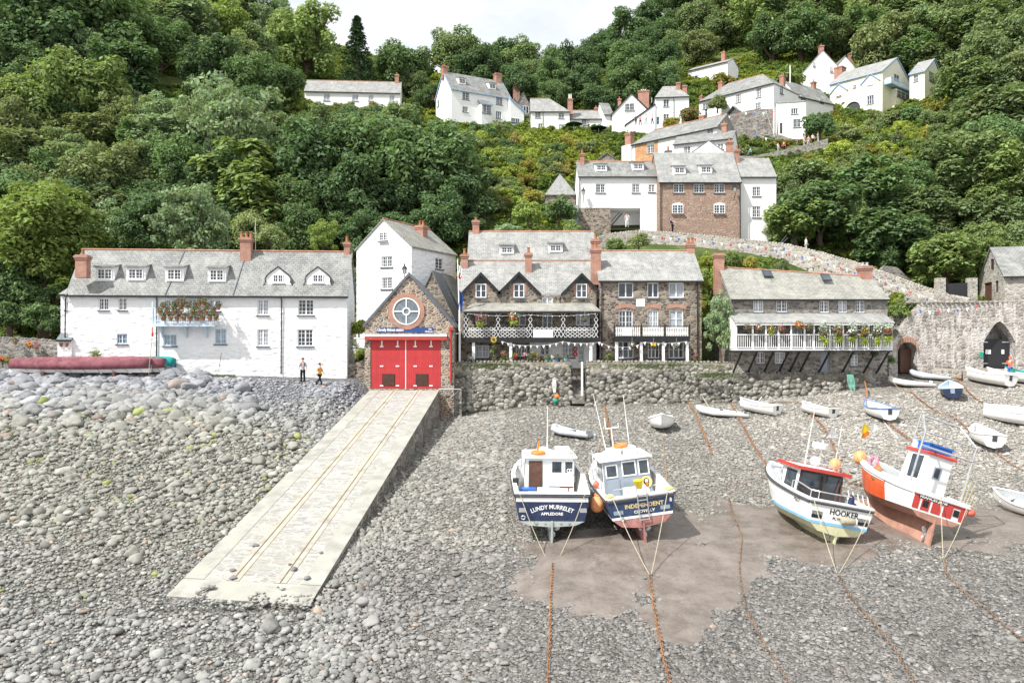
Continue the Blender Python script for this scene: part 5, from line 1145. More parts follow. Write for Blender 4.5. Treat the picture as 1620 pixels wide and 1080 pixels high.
pipe(f.root, [(f.X(1066), -.1, f.E), (f.X(1066), -.1, 0)])
f = Fac('white_lean_to', "white wall with a steep black edged lean-to roof behind the walkers", 'lean-to', 990, 206, 136.3, -6); W2 = f.X(1037)
MB().prism([(0, 0, -3), (W2 - .02, 0, -3), (W2 - .02, 0, f.Z(166, W2)), (0, 0, f.Z(199))], (0, .8, 0)).build('wall', MT['whitesmooth'], f.root); MB().prism([(-.2, -.12, f.Z(200)), (W2 - .02, -.12, f.Z(166, W2)), (W2 - .02, -.12, f.Z(166, W2) + .25), (-.2, -.12, f.Z(200) + .25)], (0, .9, 0)).build('roof', MT['black'], f.root)
f = Fac('long_white_house', "large white house seen corner on with a small slate porch above the grey retaining wall", 'house', 1106, 205, 143, -46); r = f.root
W = f.X(1224); D = f.Y(1263, W)
house(f, W, D, f.Z(161), f.Z(118, W - 4, D / 2), wall='whitesmooth', roof='slate', front=[(1116, 168, 9, 9, 4, 2), (1140, 163, 8, 14, 3, 4), (1168, 156, 8, 13, 3, 4), (1200, 147, 8, 15, 3, 3, {'sill': 'slatesill'}), (1199, 167, 9, 9, 3, 2), (1117, 177, 4, 10, 1, 2)], right=[(1236, 142, 5, 14, 2, 3)], hip=(3.4, 4.4), chim=[(1141, 130, 8, .5, {'pots': 1}), (1110, 152, 5, .5, {'pots': 1, 'z0': 3}), (1238, 120, 8, 1.0, {'pots': 2})])
x = f.X(1164); zt = f.Z(172, x); MB().prism([(x - 1.2, -1.0, zt - .9), (x + .0, -1.0, zt + .2), (x + 1.2, -1.0, zt - .9), (x + 1.2, -1.0, zt - .75), (x, -1.0, zt + .38), (x - 1.2, -1.0, zt - .75)], (0, 1.0, 0)).build('porch_roof', MT['slate'], r); MB().box(x - .9, x + .9, -.8, -.01, -2, zt - .9).build('porch', MT['rubber'], r)
f = Fac('white_block', "plain white block with two triple windows and a grey door beside the corner-on house", 'house', 1231, 216, 129.5, -12)
house(f, f.X(1275), 5, f.Z(164), f.Z(164) + .9, wall='whitesmooth', roof='slate', front=[(1257, 176, 11, 9, 3, 1), (1261, 195, 12, 13, 4, 2), (1236, 203, 5, 17, 1, 1, {'sill': None, 'glass': 'rubber'})], ridge=None, gutter=None, ov=.05, rov=.05)
f = Fac('slate_cottage', "low slate roofed white cottage between the corner-on house and the cream house", 'cottage', 1262, 170, 143, 30); auto(f, 1318, 152, 133, 6, wall='whitesmooth', roof='slate', front=[(1271, 155, 7, 7, 4, 2), (1300, 161, 6, 6, 3, 2)], chim=[(1287, 130, 7, .5, {'pots': 1})], ridge=None)
tag(MB().tube([P(1250, 132, 142), P(1250, 104, 142)], .1, 6).build('flue_pole', MT['hullwhite']), "white pole with a small cap behind the corner-on house", "pole")
f = Fac('white_cottage', "half hidden cottage with grey slate roof and black trim highest on the hill", 'cottage', 1088, 132, 176, -40); auto(f, 1151, 113, 104, 5.5, wall='whitesmooth', roof='slate2', front=[(1098, 124, 12, 7, 2, 1)], chim=[(1145, 83, 7, .5, {'pots': 1})], ridge=None)
f = Fac('white_house', "tall white gable with one brick chimney on its apex behind the cream house", 'house', 1269, 140, 164, -4); W = f.X(1334)
house(f, W, 6, f.Z(116), f.Z(80, W / 2), rk='y', wall='whitesmooth', roof='slate', front=[(1288, 102, 4, 7, 2, 3), (1315, 110, 4, 8, 2, 3)], chim=[(1299, 73, 8, .15, {'pots': 1, 'z0': 4})], ridge=None)
f = Fac('white_house', "small white gable and tall brick stack peeping out behind the tall white gable", 'house', 1320, 122, 172, 0); auto(f, 1354, 108, 89, 5, 'y', wall='whitesmooth', roof='slate', ridge=None, chim=[(1346, 85, 8, .3, {'pots': 0, 'z0': 1})])
f = Fac('cream_house', "cream house with blue trim, blue balcony and archway at the top right", 'house', 1313, 172, 156, -50); r = f.root
W = f.X(1396); D = f.Y(1440, W)
house(f, W, D, f.Z(134), f.Z(92, W, D / 2), wall='cream', roof='slate2', front=[(1327, 147, 8, 14, 2, 2), (1377, 127, 8, 16, 2, 2), (1377, 158, 11, 14, 3, 2), (1352, 137, 5, 5, 2, 2)], right=[(1418, 124, 8, 12, 2, 2, {'sill': None})], chim=[(1329, 107, 15, .7, {'pots': 0})], ridge=None, gutter='trimblue', barge='trimblue')
for px in (1327, 1377):
    x = f.X(px); zt = f.Z(118 if px > 1350 else 134, x); w_ = 1.7
    g = MB().prism([(x - w_, -.05, zt - 2.2), (x + w_, -.05, zt - 2.2), (x + w_, -.05, zt - 1.4), (x, -.05, zt), (x - w_, -.05, zt - 1.4)], (0, 1.2, 0)).build('gable', MT['cream'], r); MB().tube([(x - w_ - .2, -.15, zt - 1.55), (x, -.15, zt + .1), (x + w_ + .2, -.15, zt - 1.55)], .14, 4).build('bargeboard', MT['trimblue'], g)
ym = f.Y(1420, W); MB().box(W, W + 1.3, f.Y(1399, W), f.Y(1444, W), f.Z(144, W, ym), f.Z(142, W, ym)).build('balcony_floor', MT['trimblue'], r)
mb = MB(); y0, y1 = f.Y(1399, W), f.Y(1444, W); z0 = f.Z(142, W, ym)
for k in range(22): y = y0 + (y1 - y0) * k / 21; mb.box(W + 1.2, W + 1.26, y, y + .1, z0, z0 + .95)
mb.box(W + 1.18, W + 1.28, y0, y1 + .1, z0 + .9, z0 + 1.0).box(W, W + 1.2, y0, y0 + .06, z0, z0 + .95); mb.build('balcony_rail', MT['bluewood'], r)
MB().box(W, W + .9, f.Y(1410, W), f.Y(1438, W), -3, f.Z(146, W, ym)).build('bay', MT['cream'], r); window(r, mright(W + .9), f.Y(1411, W), f.Y(1437, W), f.Z(158, W, ym), f.Z(147, W, ym), 4, 2, sh=.13)
xa_ = f.X(1350); mb = MB(); ring(mb, (xa_, f.Z(164, xa_) - 1.2), 1.5, 1.9, -.25, -.003); mb.build('archway_trim', MT['cream'], r); MB().lathe([(1.5, -.03), (1.5, -.004)], (xa_, 0, f.Z(164, xa_) - 1.2), 20, 'y').build('archway', MT['rubber'], r)
f = Fac('cream_wing', "cream wing with a five light window right of the blue balcony house", 'house', 1439, 165, 150, -46); W = f.X(1463); D = f.Y(1492, W)
house(f, W, D, f.Z(118), f.Z(94, W, D / 2), wall='cream', roof='slate2', front=[(1449, 124, 7, 11, 2, 2)], right=[(1474, 122, 9, 15, 3, 2)], ridge=None, gutter='trimblue', barge='trimblue')
f = Fac('slate_shed', "bluish slate shed roof poking out of the trees at upper left", 'shed', 250, 148, 128, -12); auto(f, 289, 140, 125, 3.0, 'lean', wall='stonegrey', roof='slate3', ridge=None, gutter=None)
# wall lanterns
def lantern(p, label):
    o = empty('wall_lantern', p, 0, label, 'lantern', None)
    MB().tube([(0, .5, -.55), (0, .1, -.5), (0, 0, -.35), (0, 0, 0)], .035, 6).tube([(0, .5, -.9), (0, .25, -.62), (0, .02, -.4)], .025, 6).build('bracket', MT['black'], o)
    MB().lathe([(.10, 0), (.19, .42), (.10, .42), (.02, .01)], (0, 0, 0), 6).build('lamp_glass', MT['lampglass'], o)
    mb = MB().lathe([(.23, .42), (.2, .5), (.06, .66), (.05, .78), (.02, .86)], (0, 0, 0), 6)
    for k in range(6): a = k * math.pi / 3; mb.tube([(.105 * math.cos(a), .105 * math.sin(a), 0), (.2 * math.cos(a), .2 * math.sin(a), .43)], .016, 4)
    mb.build('lamp_cap', MT['black'], o)
lantern(P(640, 433, 65.6), "black lantern on the white gabled cottage wall above the lifeboat station"); lantern(P(923, 308, 87.4), "black lantern at the left end of the carriage opening house"); lantern(P(1163, 303, 85.7), "black lantern at the top right of the brown brick house wall")
# ================================================================ TREES AND UNDERGROWTH
def crown(seed, nb, nl, leaf, flat=.8, rb=(.26, .40), up=.55, shell=(.45, .86), low=-.45):
    r_ = np.random.default_rng(seed); V = []; cs = []
    while len(cs) < nb:
        d = r_.normal(size=3); d /= np.linalg.norm(d)
        if d[2] < low: continue
        k = r_.uniform(*shell) * (1 + .22 * math.sin(3 * math.atan2(d[1], d[0]) + seed)); cs.append((d * k * np.array((1, 1, flat)), r_.uniform(*rb)))
    for c, rad in cs:
        n = int(nl * (rad / rb[1]) ** 1.5); d = r_.normal(size=(n, 3)); d[:, 2] += .35; d /= np.linalg.norm(d, axis=1)[:, None]
        p = c + d * rad * r_.uniform(.55, 1.08, (n, 1)) * np.array((1, 1, .72))
        nr = d * .8 + r_.normal(size=(n, 3)) * .45; nr[:, 2] += up; nr /= np.linalg.norm(nr, axis=1)[:, None]
        t = np.cross(nr, r_.normal(size=(n, 3))); t /= np.linalg.norm(t, axis=1)[:, None]; b_ = np.cross(nr, t); s = leaf * r_.uniform(.55, 1.35, (n, 1))
        V.append(np.stack([p - t * s, p + b_ * s * .55 - t * s * .1, p + t * s, p - b_ * s * .55 - t * s * .1], 1))
    V = np.concatenate(V).reshape(-1, 3); n = len(V) // 4
    me = bpy.data.meshes.new("crown"); me.vertices.add(len(V)); me.vertices.foreach_set('co', V.ravel().astype(np.float32)); me.loops.add(len(V)); me.loops.foreach_set('vertex_index', np.arange(len(V), dtype=np.int32))
    me.polygons.add(n); me.polygons.foreach_set('loop_start', np.arange(0, len(V), 4, dtype=np.int32)); me.polygons.foreach_set('loop_total', np.full(n, 4, np.int32)); me.update(calc_edges=True); me.validate()
    return me, cs
def trunk_mesh(cs, h, seed, limbs=8):
    r_ = random.Random(seed); mb = MB(); top = Vector((r_.uniform(-.08, .08), r_.uniform(-.08, .08), max(h, .14))); base = Vector((0, 0, -.5))
    mb.tube([base, Vector((.02, .01, max(h, .14) * .45)), top, top + Vector((0, 0, .4))], [.085, .065, .045, .012], 7)
    for c, rad in cs[:limbs]:
        e = Vector(c) + Vector((0, 0, h + .62)); s = top.lerp(base, r_.uniform(0, .35)); m_ = s.lerp(e, .5) + Vector((0, 0, .08)); mb.tube([s, m_, e], [.038, .024, .008], 5)
    me = bpy.data.meshes.new("trunk"); me.from_pydata(mb.v, [], mb.f); me.materials.append(MT['bark']); me.update(); boxuv(me); return me
TREES = {}
def proto(key, n, **kw):
    TREES[key] = []
    for k in range(n):
        a = dict(kw); h = a.pop('h', .55); mat = a.pop('mat', 'leaf'); me, cs = crown(sum(map(ord, key)) % 91 + k * 13 + len(key), **a); me.materials.append(MT[mat]); TREES[key].append((me, trunk_mesh(cs, h, k), h))
proto('broad', 6, nb=64, nl=250, leaf=.054, flat=.95, low=-.85, h=.42, rb=(.22, .36))
proto('layered', 3, nb=60, nl=190, leaf=.072, flat=.95, up=1.3, rb=(.2, .34), low=-.85, h=.42)
proto('wispy', 3, nb=80, nl=120, leaf=.05, flat=1.05, up=.2, rb=(.16, .27), shell=(.35, .95), low=-.85, h=.42)
proto('shrub', 5, nb=30, nl=170, leaf=.08, flat=.85, rb=(.26, .42), h=-.22, low=-.5)
proto('big', 2, nb=110, nl=300, leaf=.042, flat=.95, up=1.0, rb=(.17, .30), low=-.85, h=.42)
def conifer(seed):
    r_ = np.random.default_rng(seed); V = []
    for k in range(26):
        z = 2.6 * (k / 26) ** .9; rad = 1.0 * (1 - z / 2.75)
        for j in range(9):
            a = r_.uniform(0, 6.28); n = 26; t = r_.uniform(.15, 1, n); x = np.cos(a) * t * rad + r_.normal(0, .03, n); y = np.sin(a) * t * rad + r_.normal(0, .03, n); zz = z - t * rad * .35 + r_.normal(0, .025, n)
            p = np.stack([x, y, zz], 1); d = r_.normal(size=(n, 3)); d[:, 2] *= .4; d /= np.linalg.norm(d, axis=1)[:, None]; e = np.cross(d, r_.normal(size=(n, 3))); e /= np.linalg.norm(e, axis=1)[:, None]; s = .06
            V.append(np.stack([p - d * s, p + e * s * .35, p + d * s, p - e * s * .35], 1))
    V = np.concatenate(V).reshape(-1, 3); me = bpy.data.meshes.new("crown"); me.from_pydata(V.tolist(), [], np.arange(len(V)).reshape(-1, 4).tolist()); me.materials.append(MT['needle']); return me
me = conifer(3); mb = MB().tube([(0, 0, -1.0), (0, 0, 1.0), (0, 0, 2.5)], [.07, .05, .01], 7); tm = bpy.data.meshes.new("trunk"); tm.from_pydata(mb.v, [], mb.f); tm.materials.append(MT['bark']); TREES['conifer'] = [(me, tm, .5)]
RECTS = [(88, 372, 560, 600, 57), (560, 343, 722, 540, 69), (575, 425, 722, 620, 59), (722, 345, 950, 640, 62), (742, 342, 948, 420, 70), (935, 377, 1117, 640, 61), (1127, 397, 1412, 640, 60), (1412, 472, 1640, 600, 62), (1557, 388, 1640, 485, 67), (1485, 445, 1540, 476, 69),
    (945, 364, 1250, 400, 82), (1250, 388, 1340, 424, 78), (1340, 415, 1440, 452, 73), (1440, 445, 1535, 480, 67), (912, 237, 1232, 368, 86), (987, 180, 1172, 262, 100), (479, 114, 636, 160, 139), (674, 98, 832, 190, 137), (835, 152, 965, 203, 140), (957, 135, 1095, 202, 135), (1102, 112, 1300, 214, 128), (1137, 172, 1225, 206, 128),
    (1150, 215, 1312, 240, 117), (1088, 78, 1152, 126, 175), (1266, 66, 1355, 138, 163), (1310, 85, 1494, 160, 147), (860, 274, 915, 306, 92), (250, 124, 290, 138, 126), (1265, 130, 1320, 162, 142), (905, 325, 916, 350, 86)]
def blocked(px, py, rp, d, m=1.0):
    for x0, y0, x1, y1, dh in RECTS:
        if d < dh + 7 and px + rp * m > x0 and px - rp * m < x1 and py + rp * m > y0 and py - rp * m < y1 - (9 if rp < 11 and y1 < 370 else 0): return True
    return False
TINT = {'dark': (.62, .76, .68), 'deep': (.78, .92, .76), 'mid': (1.08, 1.1, .98), 'lime': (1.42, 1.42, .82), 'bright': (1.3, 1.32, .92), 'olive': (1.3, 1.2, 1.05), 'grey': (1.35, 1.38, 1.55), 'ochre': (1.8, 1.3, .65), 'yellow': (1.8, 1.65, .75), 'russet': (1.6, 1.05, .85)}
WORDS = {'dark': 'very dark green', 'deep': 'deep green', 'mid': 'mid green', 'lime': 'bright lime green', 'bright': 'bright fresh green', 'olive': 'olive green', 'grey': 'grey green', 'ochre': 'ochre yellow', 'yellow': 'yellow green', 'russet': 'russet brown'}
def side(px, py):
    if py < 130 and 500 < px < 1100: return 'on the skyline ridge'
    if px < 450: return 'in the steep left wood'
    if px < 780: return 'in the central grove'
    if px < 1235: return 'among the hillside houses'
    return 'in the lower right wood' if py > 180 else 'in the high right wood'
def tree(px, py, Rm, kind='broad', tint='mid', label=None, group=None, d=None, name=None, stretch=1.0, force=True):
    r_ = rng; vs = TREES[kind]; me, tr, h = vs[r_.randrange(len(vs))]; up = Rm * (h + .62)
    p = P(px, py, d) - Vector((0, 0, up)) if d else GH(px, py, up)
    shrub = kind == 'shrub'; nm = name or ('shrub' if shrub else 'conifer' if kind == 'conifer' else 'broadleaf_tree'); cat = 'shrub' if shrub else 'tree'
    t = TINT[tint]; v = r_.uniform(.82, 1.2); w = WORDS[tint]
    if not label:
        kd = {'broad': 'rounded broadleaf tree', 'big': 'spreading broadleaf tree', 'layered': 'spreading layered broadleaf tree', 'wispy': 'loose wispy tree', 'shrub': 'leafy shrub', 'conifer': 'pointed conifer'}[kind]
        label = f"{w} {kd} {side(px, py)}"; group = group or f"{w} {kd}s {side(px, py)}"
    o = empty(nm, p, r_.uniform(0, 6.28), label, cat, group); s = Rm * r_.uniform(.95, 1.05); o.scale = (s, s, s * stretch * r_.uniform(.92, 1.12))
    if kind in ('broad', 'layered') and p.y < 74: me, tr, h = TREES['big'][r_.randrange(2)]
    c = bpy.data.objects.new('crown', me); COL.objects.link(c); c.parent = o; c.location = (0, 0, h + .62) if kind != 'conifer' else (0, 0, 0); c.color = (t[0] * v, t[1] * v, t[2] * v, 1)
    k = bpy.data.objects.new('stem' if shrub else 'trunk', tr); COL.objects.link(k); k.parent = o
    return o
def inpoly(x, y, poly):
    c = False; j = len(poly) - 1
    for i in range(len(poly)):
        if (poly[i][1] > y) != (poly[j][1] > y) and x < (poly[j][0] - poly[i][0]) * (y - poly[i][1]) / (poly[j][1] - poly[i][1]) + poly[i][0]: c = not c
        j = i
    return c
placed = []
def put(px, py, rp, kind, tint, label=None, d=None, force=True, **kw):
    """rp = crown radius in photo pixels"""
    dd = d or GH(px, py, 5).y; Rm = rp * dd / F
    dd = d or GH(px, py, Rm * 1.17).y; Rm = rp * dd / F
    if not force and blocked(px, py, rp, dd, .92): return None
    placed.append((px, py, rp)); return tree(px, py, Rm, kind, tint, label, d=d, **kw)
# trees one can name
put(70, 375, 105, 'big', 'lime', "big bright lime green sycamore leaning over the left end of the white cottage row", d=69)
put(15, 440, 60, 'big', 'deep', "deep green tree under the lime sycamore above the low garden wall", d=68)
put(40, 165, 70, 'broad', 'bright', "bright rounded tree half cut by the left edge high in the wood")
put(130, 150, 68, 'broad', 'bright', "bright rounded tree just right of its twin, high in the left wood")
put(60, 45, 85, 'broad', 'dark', "huge dark tree at the top left corner above the bright pair"); put(160, 40, 80, 'broad', 'deep', "deep green tree at the top edge between the corner tree and the lime trees")
put(355, 45, 52, 'broad', 'lime', "lime green domed tree at the top edge above the blue shed roof"); put(485, 72, 62, 'broad', 'bright', "large fresh green tree standing left of the conifer behind the lone long cottage")
put(420, 20, 45, 'broad', 'deep', "deep green tree behind and between the lime and the fresh green domed trees"); put(565, 92, 40, 'conifer', 'mid', "dark pointed conifer on the skyline right of the fresh green tree", d=150)
put(635, 105, 48, 'broad', 'deep', "dense skyline tree behind the right end of the lone long cottage"); put(375, 95, 38, 'broad', 'olive', "olive bush topped tree in front of the lime domed tree")
put(365, 215, 85, 'wispy', 'grey', "pale grey green willowy tree in the middle of the left wood"); put(410, 290, 85, 'layered', 'bright', "layered bright tree spreading below the pale willowy tree")
for a in ((500, 265, 82, 'broad', 'dark'), (590, 250, 80, 'broad', 'deep'), (680, 275, 78, 'broad', 'deep'), (735, 310, 48, 'broad', 'dark'), (560, 320, 70, 'broad', 'dark'), (650, 320, 60, 'broad', 'dark'), (470, 345, 50, 'broad', 'deep'), (620, 215, 50, 'broad', 'mid'), (520, 215, 45, 'broad', 'mid')): put(*a)
put(310, 360, 62, 'wispy', 'grey', "grey leaved bushy tree directly behind the white cottage row roof", d=70); put(510, 372, 28, 'wispy', 'lime', "small pale feathery tree between chimney and white gabled cottage", d=72); put(230, 350, 50, 'broad', 'dark', d=74); put(430, 378, 24, 'shrub', 'olive', d=70)
put(835, 338, 27, 'shrub', 'lime', "round clipped-looking pale green bush above the upper slate roof", d=82); put(884, 335, 27, 'shrub', 'deep', "dark bush in front of the pyramid roofed hut", d=86); put(800, 370, 22, 'shrub', 'grey', d=78); put(905, 365, 18, 'shrub', 'bright', d=84)
put(1143, 132, 21, 'shrub', 'ochre', "ochre yellow round tree behind the chimney of the corner-on house", name='broadleaf_tree'); put(1297, 200, 27, 'shrub', 'dark', "dark round bush at the end of the white block beside the walkers", d=124)
put(1247, 130, 26, 'shrub', 'bright', "bright green bush beside the white pole", d=150); put(1135, 165, 15, 'shrub', 'olive', d=138)
put(1090, 185, 16, 'shrub', 'russet', "russet flowering bush behind the orange brick house", d=116); put(1060, 195, 14, 'shrub', 'ochre', d=115)
put(1427, 492, 23, 'shrub', 'bright', "bright green creeper bush between gallery cottage and quay wall", d=63.5); put(1140, 535, 26, 'wispy', 'grey', "straggly grey green creeper hiding the left corner of the gallery cottage", d=60.2, stretch=1.8, name='climbing_shrub')
for a in ((1122, 450, 18, 'yellow'), (1128, 490, 18, 'yellow'), (1122, 415, 16, 'yellow'), (1185, 418, 14, 'ochre'), (1155, 412, 16, 'bright'), (1010, 384, 20, 'olive'), (975, 390, 18, 'bright'), (1235, 425, 14, 'olive')): put(a[0], a[1], a[2], 'shrub', a[3], d=66 if a[0] < 1135 else 77)
for a in ((18, 505, 34), (62, 500, 32), (90, 470, 26), (35, 465, 34), (-10, 480, 34), (80, 515, 18)): put(a[0], a[1], a[2], 'shrub', 'deep', d=64.5 + (520 - a[1]) * .05)
put(568, 520, 17, 'shrub', 'yellow', "yellow green plant between white cottage and lifeboat station", d=62, name='tall_plant')
put(1380, 560, 14, 'shrub', 'dark', "dark fern clump at the right foot of the gallery cottage", d=60.3); put(1405, 570, 10, 'shrub', 'deep', "small fern growing beside the brick arch", d=61)
for px, py, rp, t in ((1345, 215, 26, 'olive'), (1330, 240, 22, 'yellow'), (1440, 186, 24, 'deep'), (1390, 186, 16, 'olive'), (1365, 300, 60, 'deep'), (1280, 285, 45, 'mid'), (1300, 340, 60, 'deep'), (1400, 370, 62, 'deep'), (1470, 330, 55, 'mid'), (1500, 410, 52, 'bright'), (1260, 350, 45, 'bright'), (1450, 410, 40, 'deep'), (1560, 350, 55, 'mid'), (1540, 270, 60, 'mid'), (1600, 280, 60, 'bright'), (1580, 190, 65, 'mid'), (1530, 130, 45, 'mid')): put(px, py, rp, 'layered' if rp > 40 else 'shrub', t)
for k in range(34):      # rough bushes at the foot of the path wall
    px = rng.uniform(1100, 1340); d = rng.uniform(69, 77) - max(0, px - 1240) * .03; x = (px - 810) / F * d; Rm = rng.uniform(.7, 1.25); z = zh(x, d)
    tree(px, 540 - (z + Rm * .4 - CZ) / d * F, Rm, 'shrub', rng.choice(['olive', 'bright', 'ochre', 'mid', 'yellow']), "low rough bush at the foot of the path wall behind the gallery cottage", "bushes at the foot of the path wall", d=d)
# the rest of the woods
def wood(poly, n, rp0, rp1, kinds, tints, gap=.5):
    xs, ys = [p[0] for p in poly], [p[1] for p in poly]
    for _ in range(n):
        px, py = rng.uniform(min(xs), max(xs)), rng.uniform(min(ys), max(ys)); rp = rng.uniform(rp0, rp1)
        if not inpoly(px, py, poly) or any((px - a) ** 2 + (py - b_) ** 2 < (gap * (rp + c_)) ** 2 * .55 for a, b_, c_ in placed): continue
        put(px, py, rp, rng.choice(kinds), rng.choice(tints), force=False)
wood([(-60, -40), (460, -40), (470, 190), (430, 380), (60, 400), (-60, 500)], 900, 34, 62, ['broad', 'broad', 'layered', 'wispy'], ['dark', 'deep', 'deep', 'mid', 'olive', 'grey'])
wood([(440, 180), (700, 200), (770, 330), (750, 380), (440, 390)], 200, 26, 50, ['broad'], ['dark', 'deep'])
wood([(640, 75), (800, 78), (905, 62), (1000, 8), (1060, -20), (1090, 100), (1080, 140), (900, 160), (800, 140)], 420, 22, 42, ['broad'], ['dark', 'dark', 'deep', 'mid'], .5)
wood([(1000, 10), (1100, -60), (1700, -60), (1700, 130), (1500, 110), (1260, 60), (1100, 120)], 620, 30, 58, ['broad', 'broad', 'layered'], ['deep', 'mid', 'mid', 'bright', 'olive'])
wood([(1480, 90), (1700, 90), (1700, 420), (1560, 440), (1500, 300)], 200, 34, 58, ['layered', 'broad'], ['mid', 'mid', 'deep', 'bright'])
wood([(1235, 255), (1480, 290), (1560, 440), (1400, 430), (1250, 385)], 200, 26, 44, ['layered', 'broad'], ['deep', 'mid', 'deep'])
wood([(540, 100), (680, 90), (680, 190), (640, 180)], 60, 14, 26, ['broad'], ['deep', 'mid'])
wood([(640, 200), (700, 185), (900, 215), (960, 230), (900, 270), (850, 330), (780, 330), (760, 250)], 260, 9, 20, ['shrub'], ['yellow', 'olive', 'mid', 'bright', 'russet', 'deep', 'ochre'])
wood([(480, 165), (640, 165), (700, 200), (600, 205), (480, 200)], 120, 9, 17, ['shrub'], ['yellow', 'olive', 'bright', 'russet', 'mid'])
wood([(1230, 255), (1310, 225), (1500, 165), (1510, 290), (1400, 290)], 220, 10, 22, ['shrub'], ['yellow', 'olive', 'mid', 'bright', 'ochre', 'mid'])
wood([(1170, 215), (1230, 225), (1240, 240), (1150, 245)], 40, 8, 14, ['shrub'], ['olive', 'mid'])
wood([(1450, 175), (1520, 150), (1520, 210), (1440, 195)], 60, 14, 26, ['shrub', 'broad'], ['mid', 'deep'])
# undergrowth over the whole hillside
und = leafmat('undergrowth', (.12, .165, .05), .03); nt = und.node_tree
for n in nt.nodes:
    if n.type == 'OBJECT_INFO': oi_ = n
ta = N(nt, 'ShaderNodeAttribute', attribute_name='tint', attribute_type='INSTANCER')
for l in list(nt.links):
    if l.from_node == oi_: ts = l.to_socket; nt.links.remove(l); nt.links.new(ta.outputs[0], ts)
srcu = bpy.data.collections.new("undergrowth_shapes")
for k in range(4):
    me, _ = crown(200 + k, nb=9, nl=34, leaf=.19, flat=.6, rb=(.35, .55), low=0.0, up=.4); me.materials.append(und); srcu.objects.link(bpy.data.objects.new("undergrowth_shape", me))
pp, pr, ps, pt = [], [], [], []
for _ in range(40000):
    px = rng.uniform(-80, 1700); d = fan(64, 250); x = (px - 810) / F * d; z = zh(x, d); s = rng.uniform(.5, 1.1) * (.8 + d / 220)
    py = 540 - (z - CZ) / d * F; rp = s * F / d
    if py < -80: continue
    if blocked(px, py - rp * .3, rp, d, .7):
        s *= .42; rp *= .42
        if blocked(px, py - rp * .2, rp, d, .6): continue
    n1 = nz(x, d, .06, 3.0); n2 = nz(x, d, .16, 8.0)
    c = np.array((.95, 1.0, .85)) * (1 + .5 * n2)
    if n1 > .12 and px > 470: c = np.array((1.5, 1.35, .8))
    if n1 < -.28 and px > 470: c = np.array((1.6, 1.15, .9))
    if rng.random() < .05: c = np.array((1.9, 1.6, .75))
    pp.append((x, d, z - .1)); pr.append((rng.uniform(-.2, .2) - .35, rng.uniform(-.2, .2), rng.uniform(0, 6.28))); ps.append((s, s, s * rng.uniform(.6, 1.1))); pt.append(tuple(c * rng.uniform(.7, 1.3) * 1.1))
scatter('undergrowth', pp, pr, ps, pt, srcu)
print('TREES placed', len(placed), 'undergrowth', len(pp))
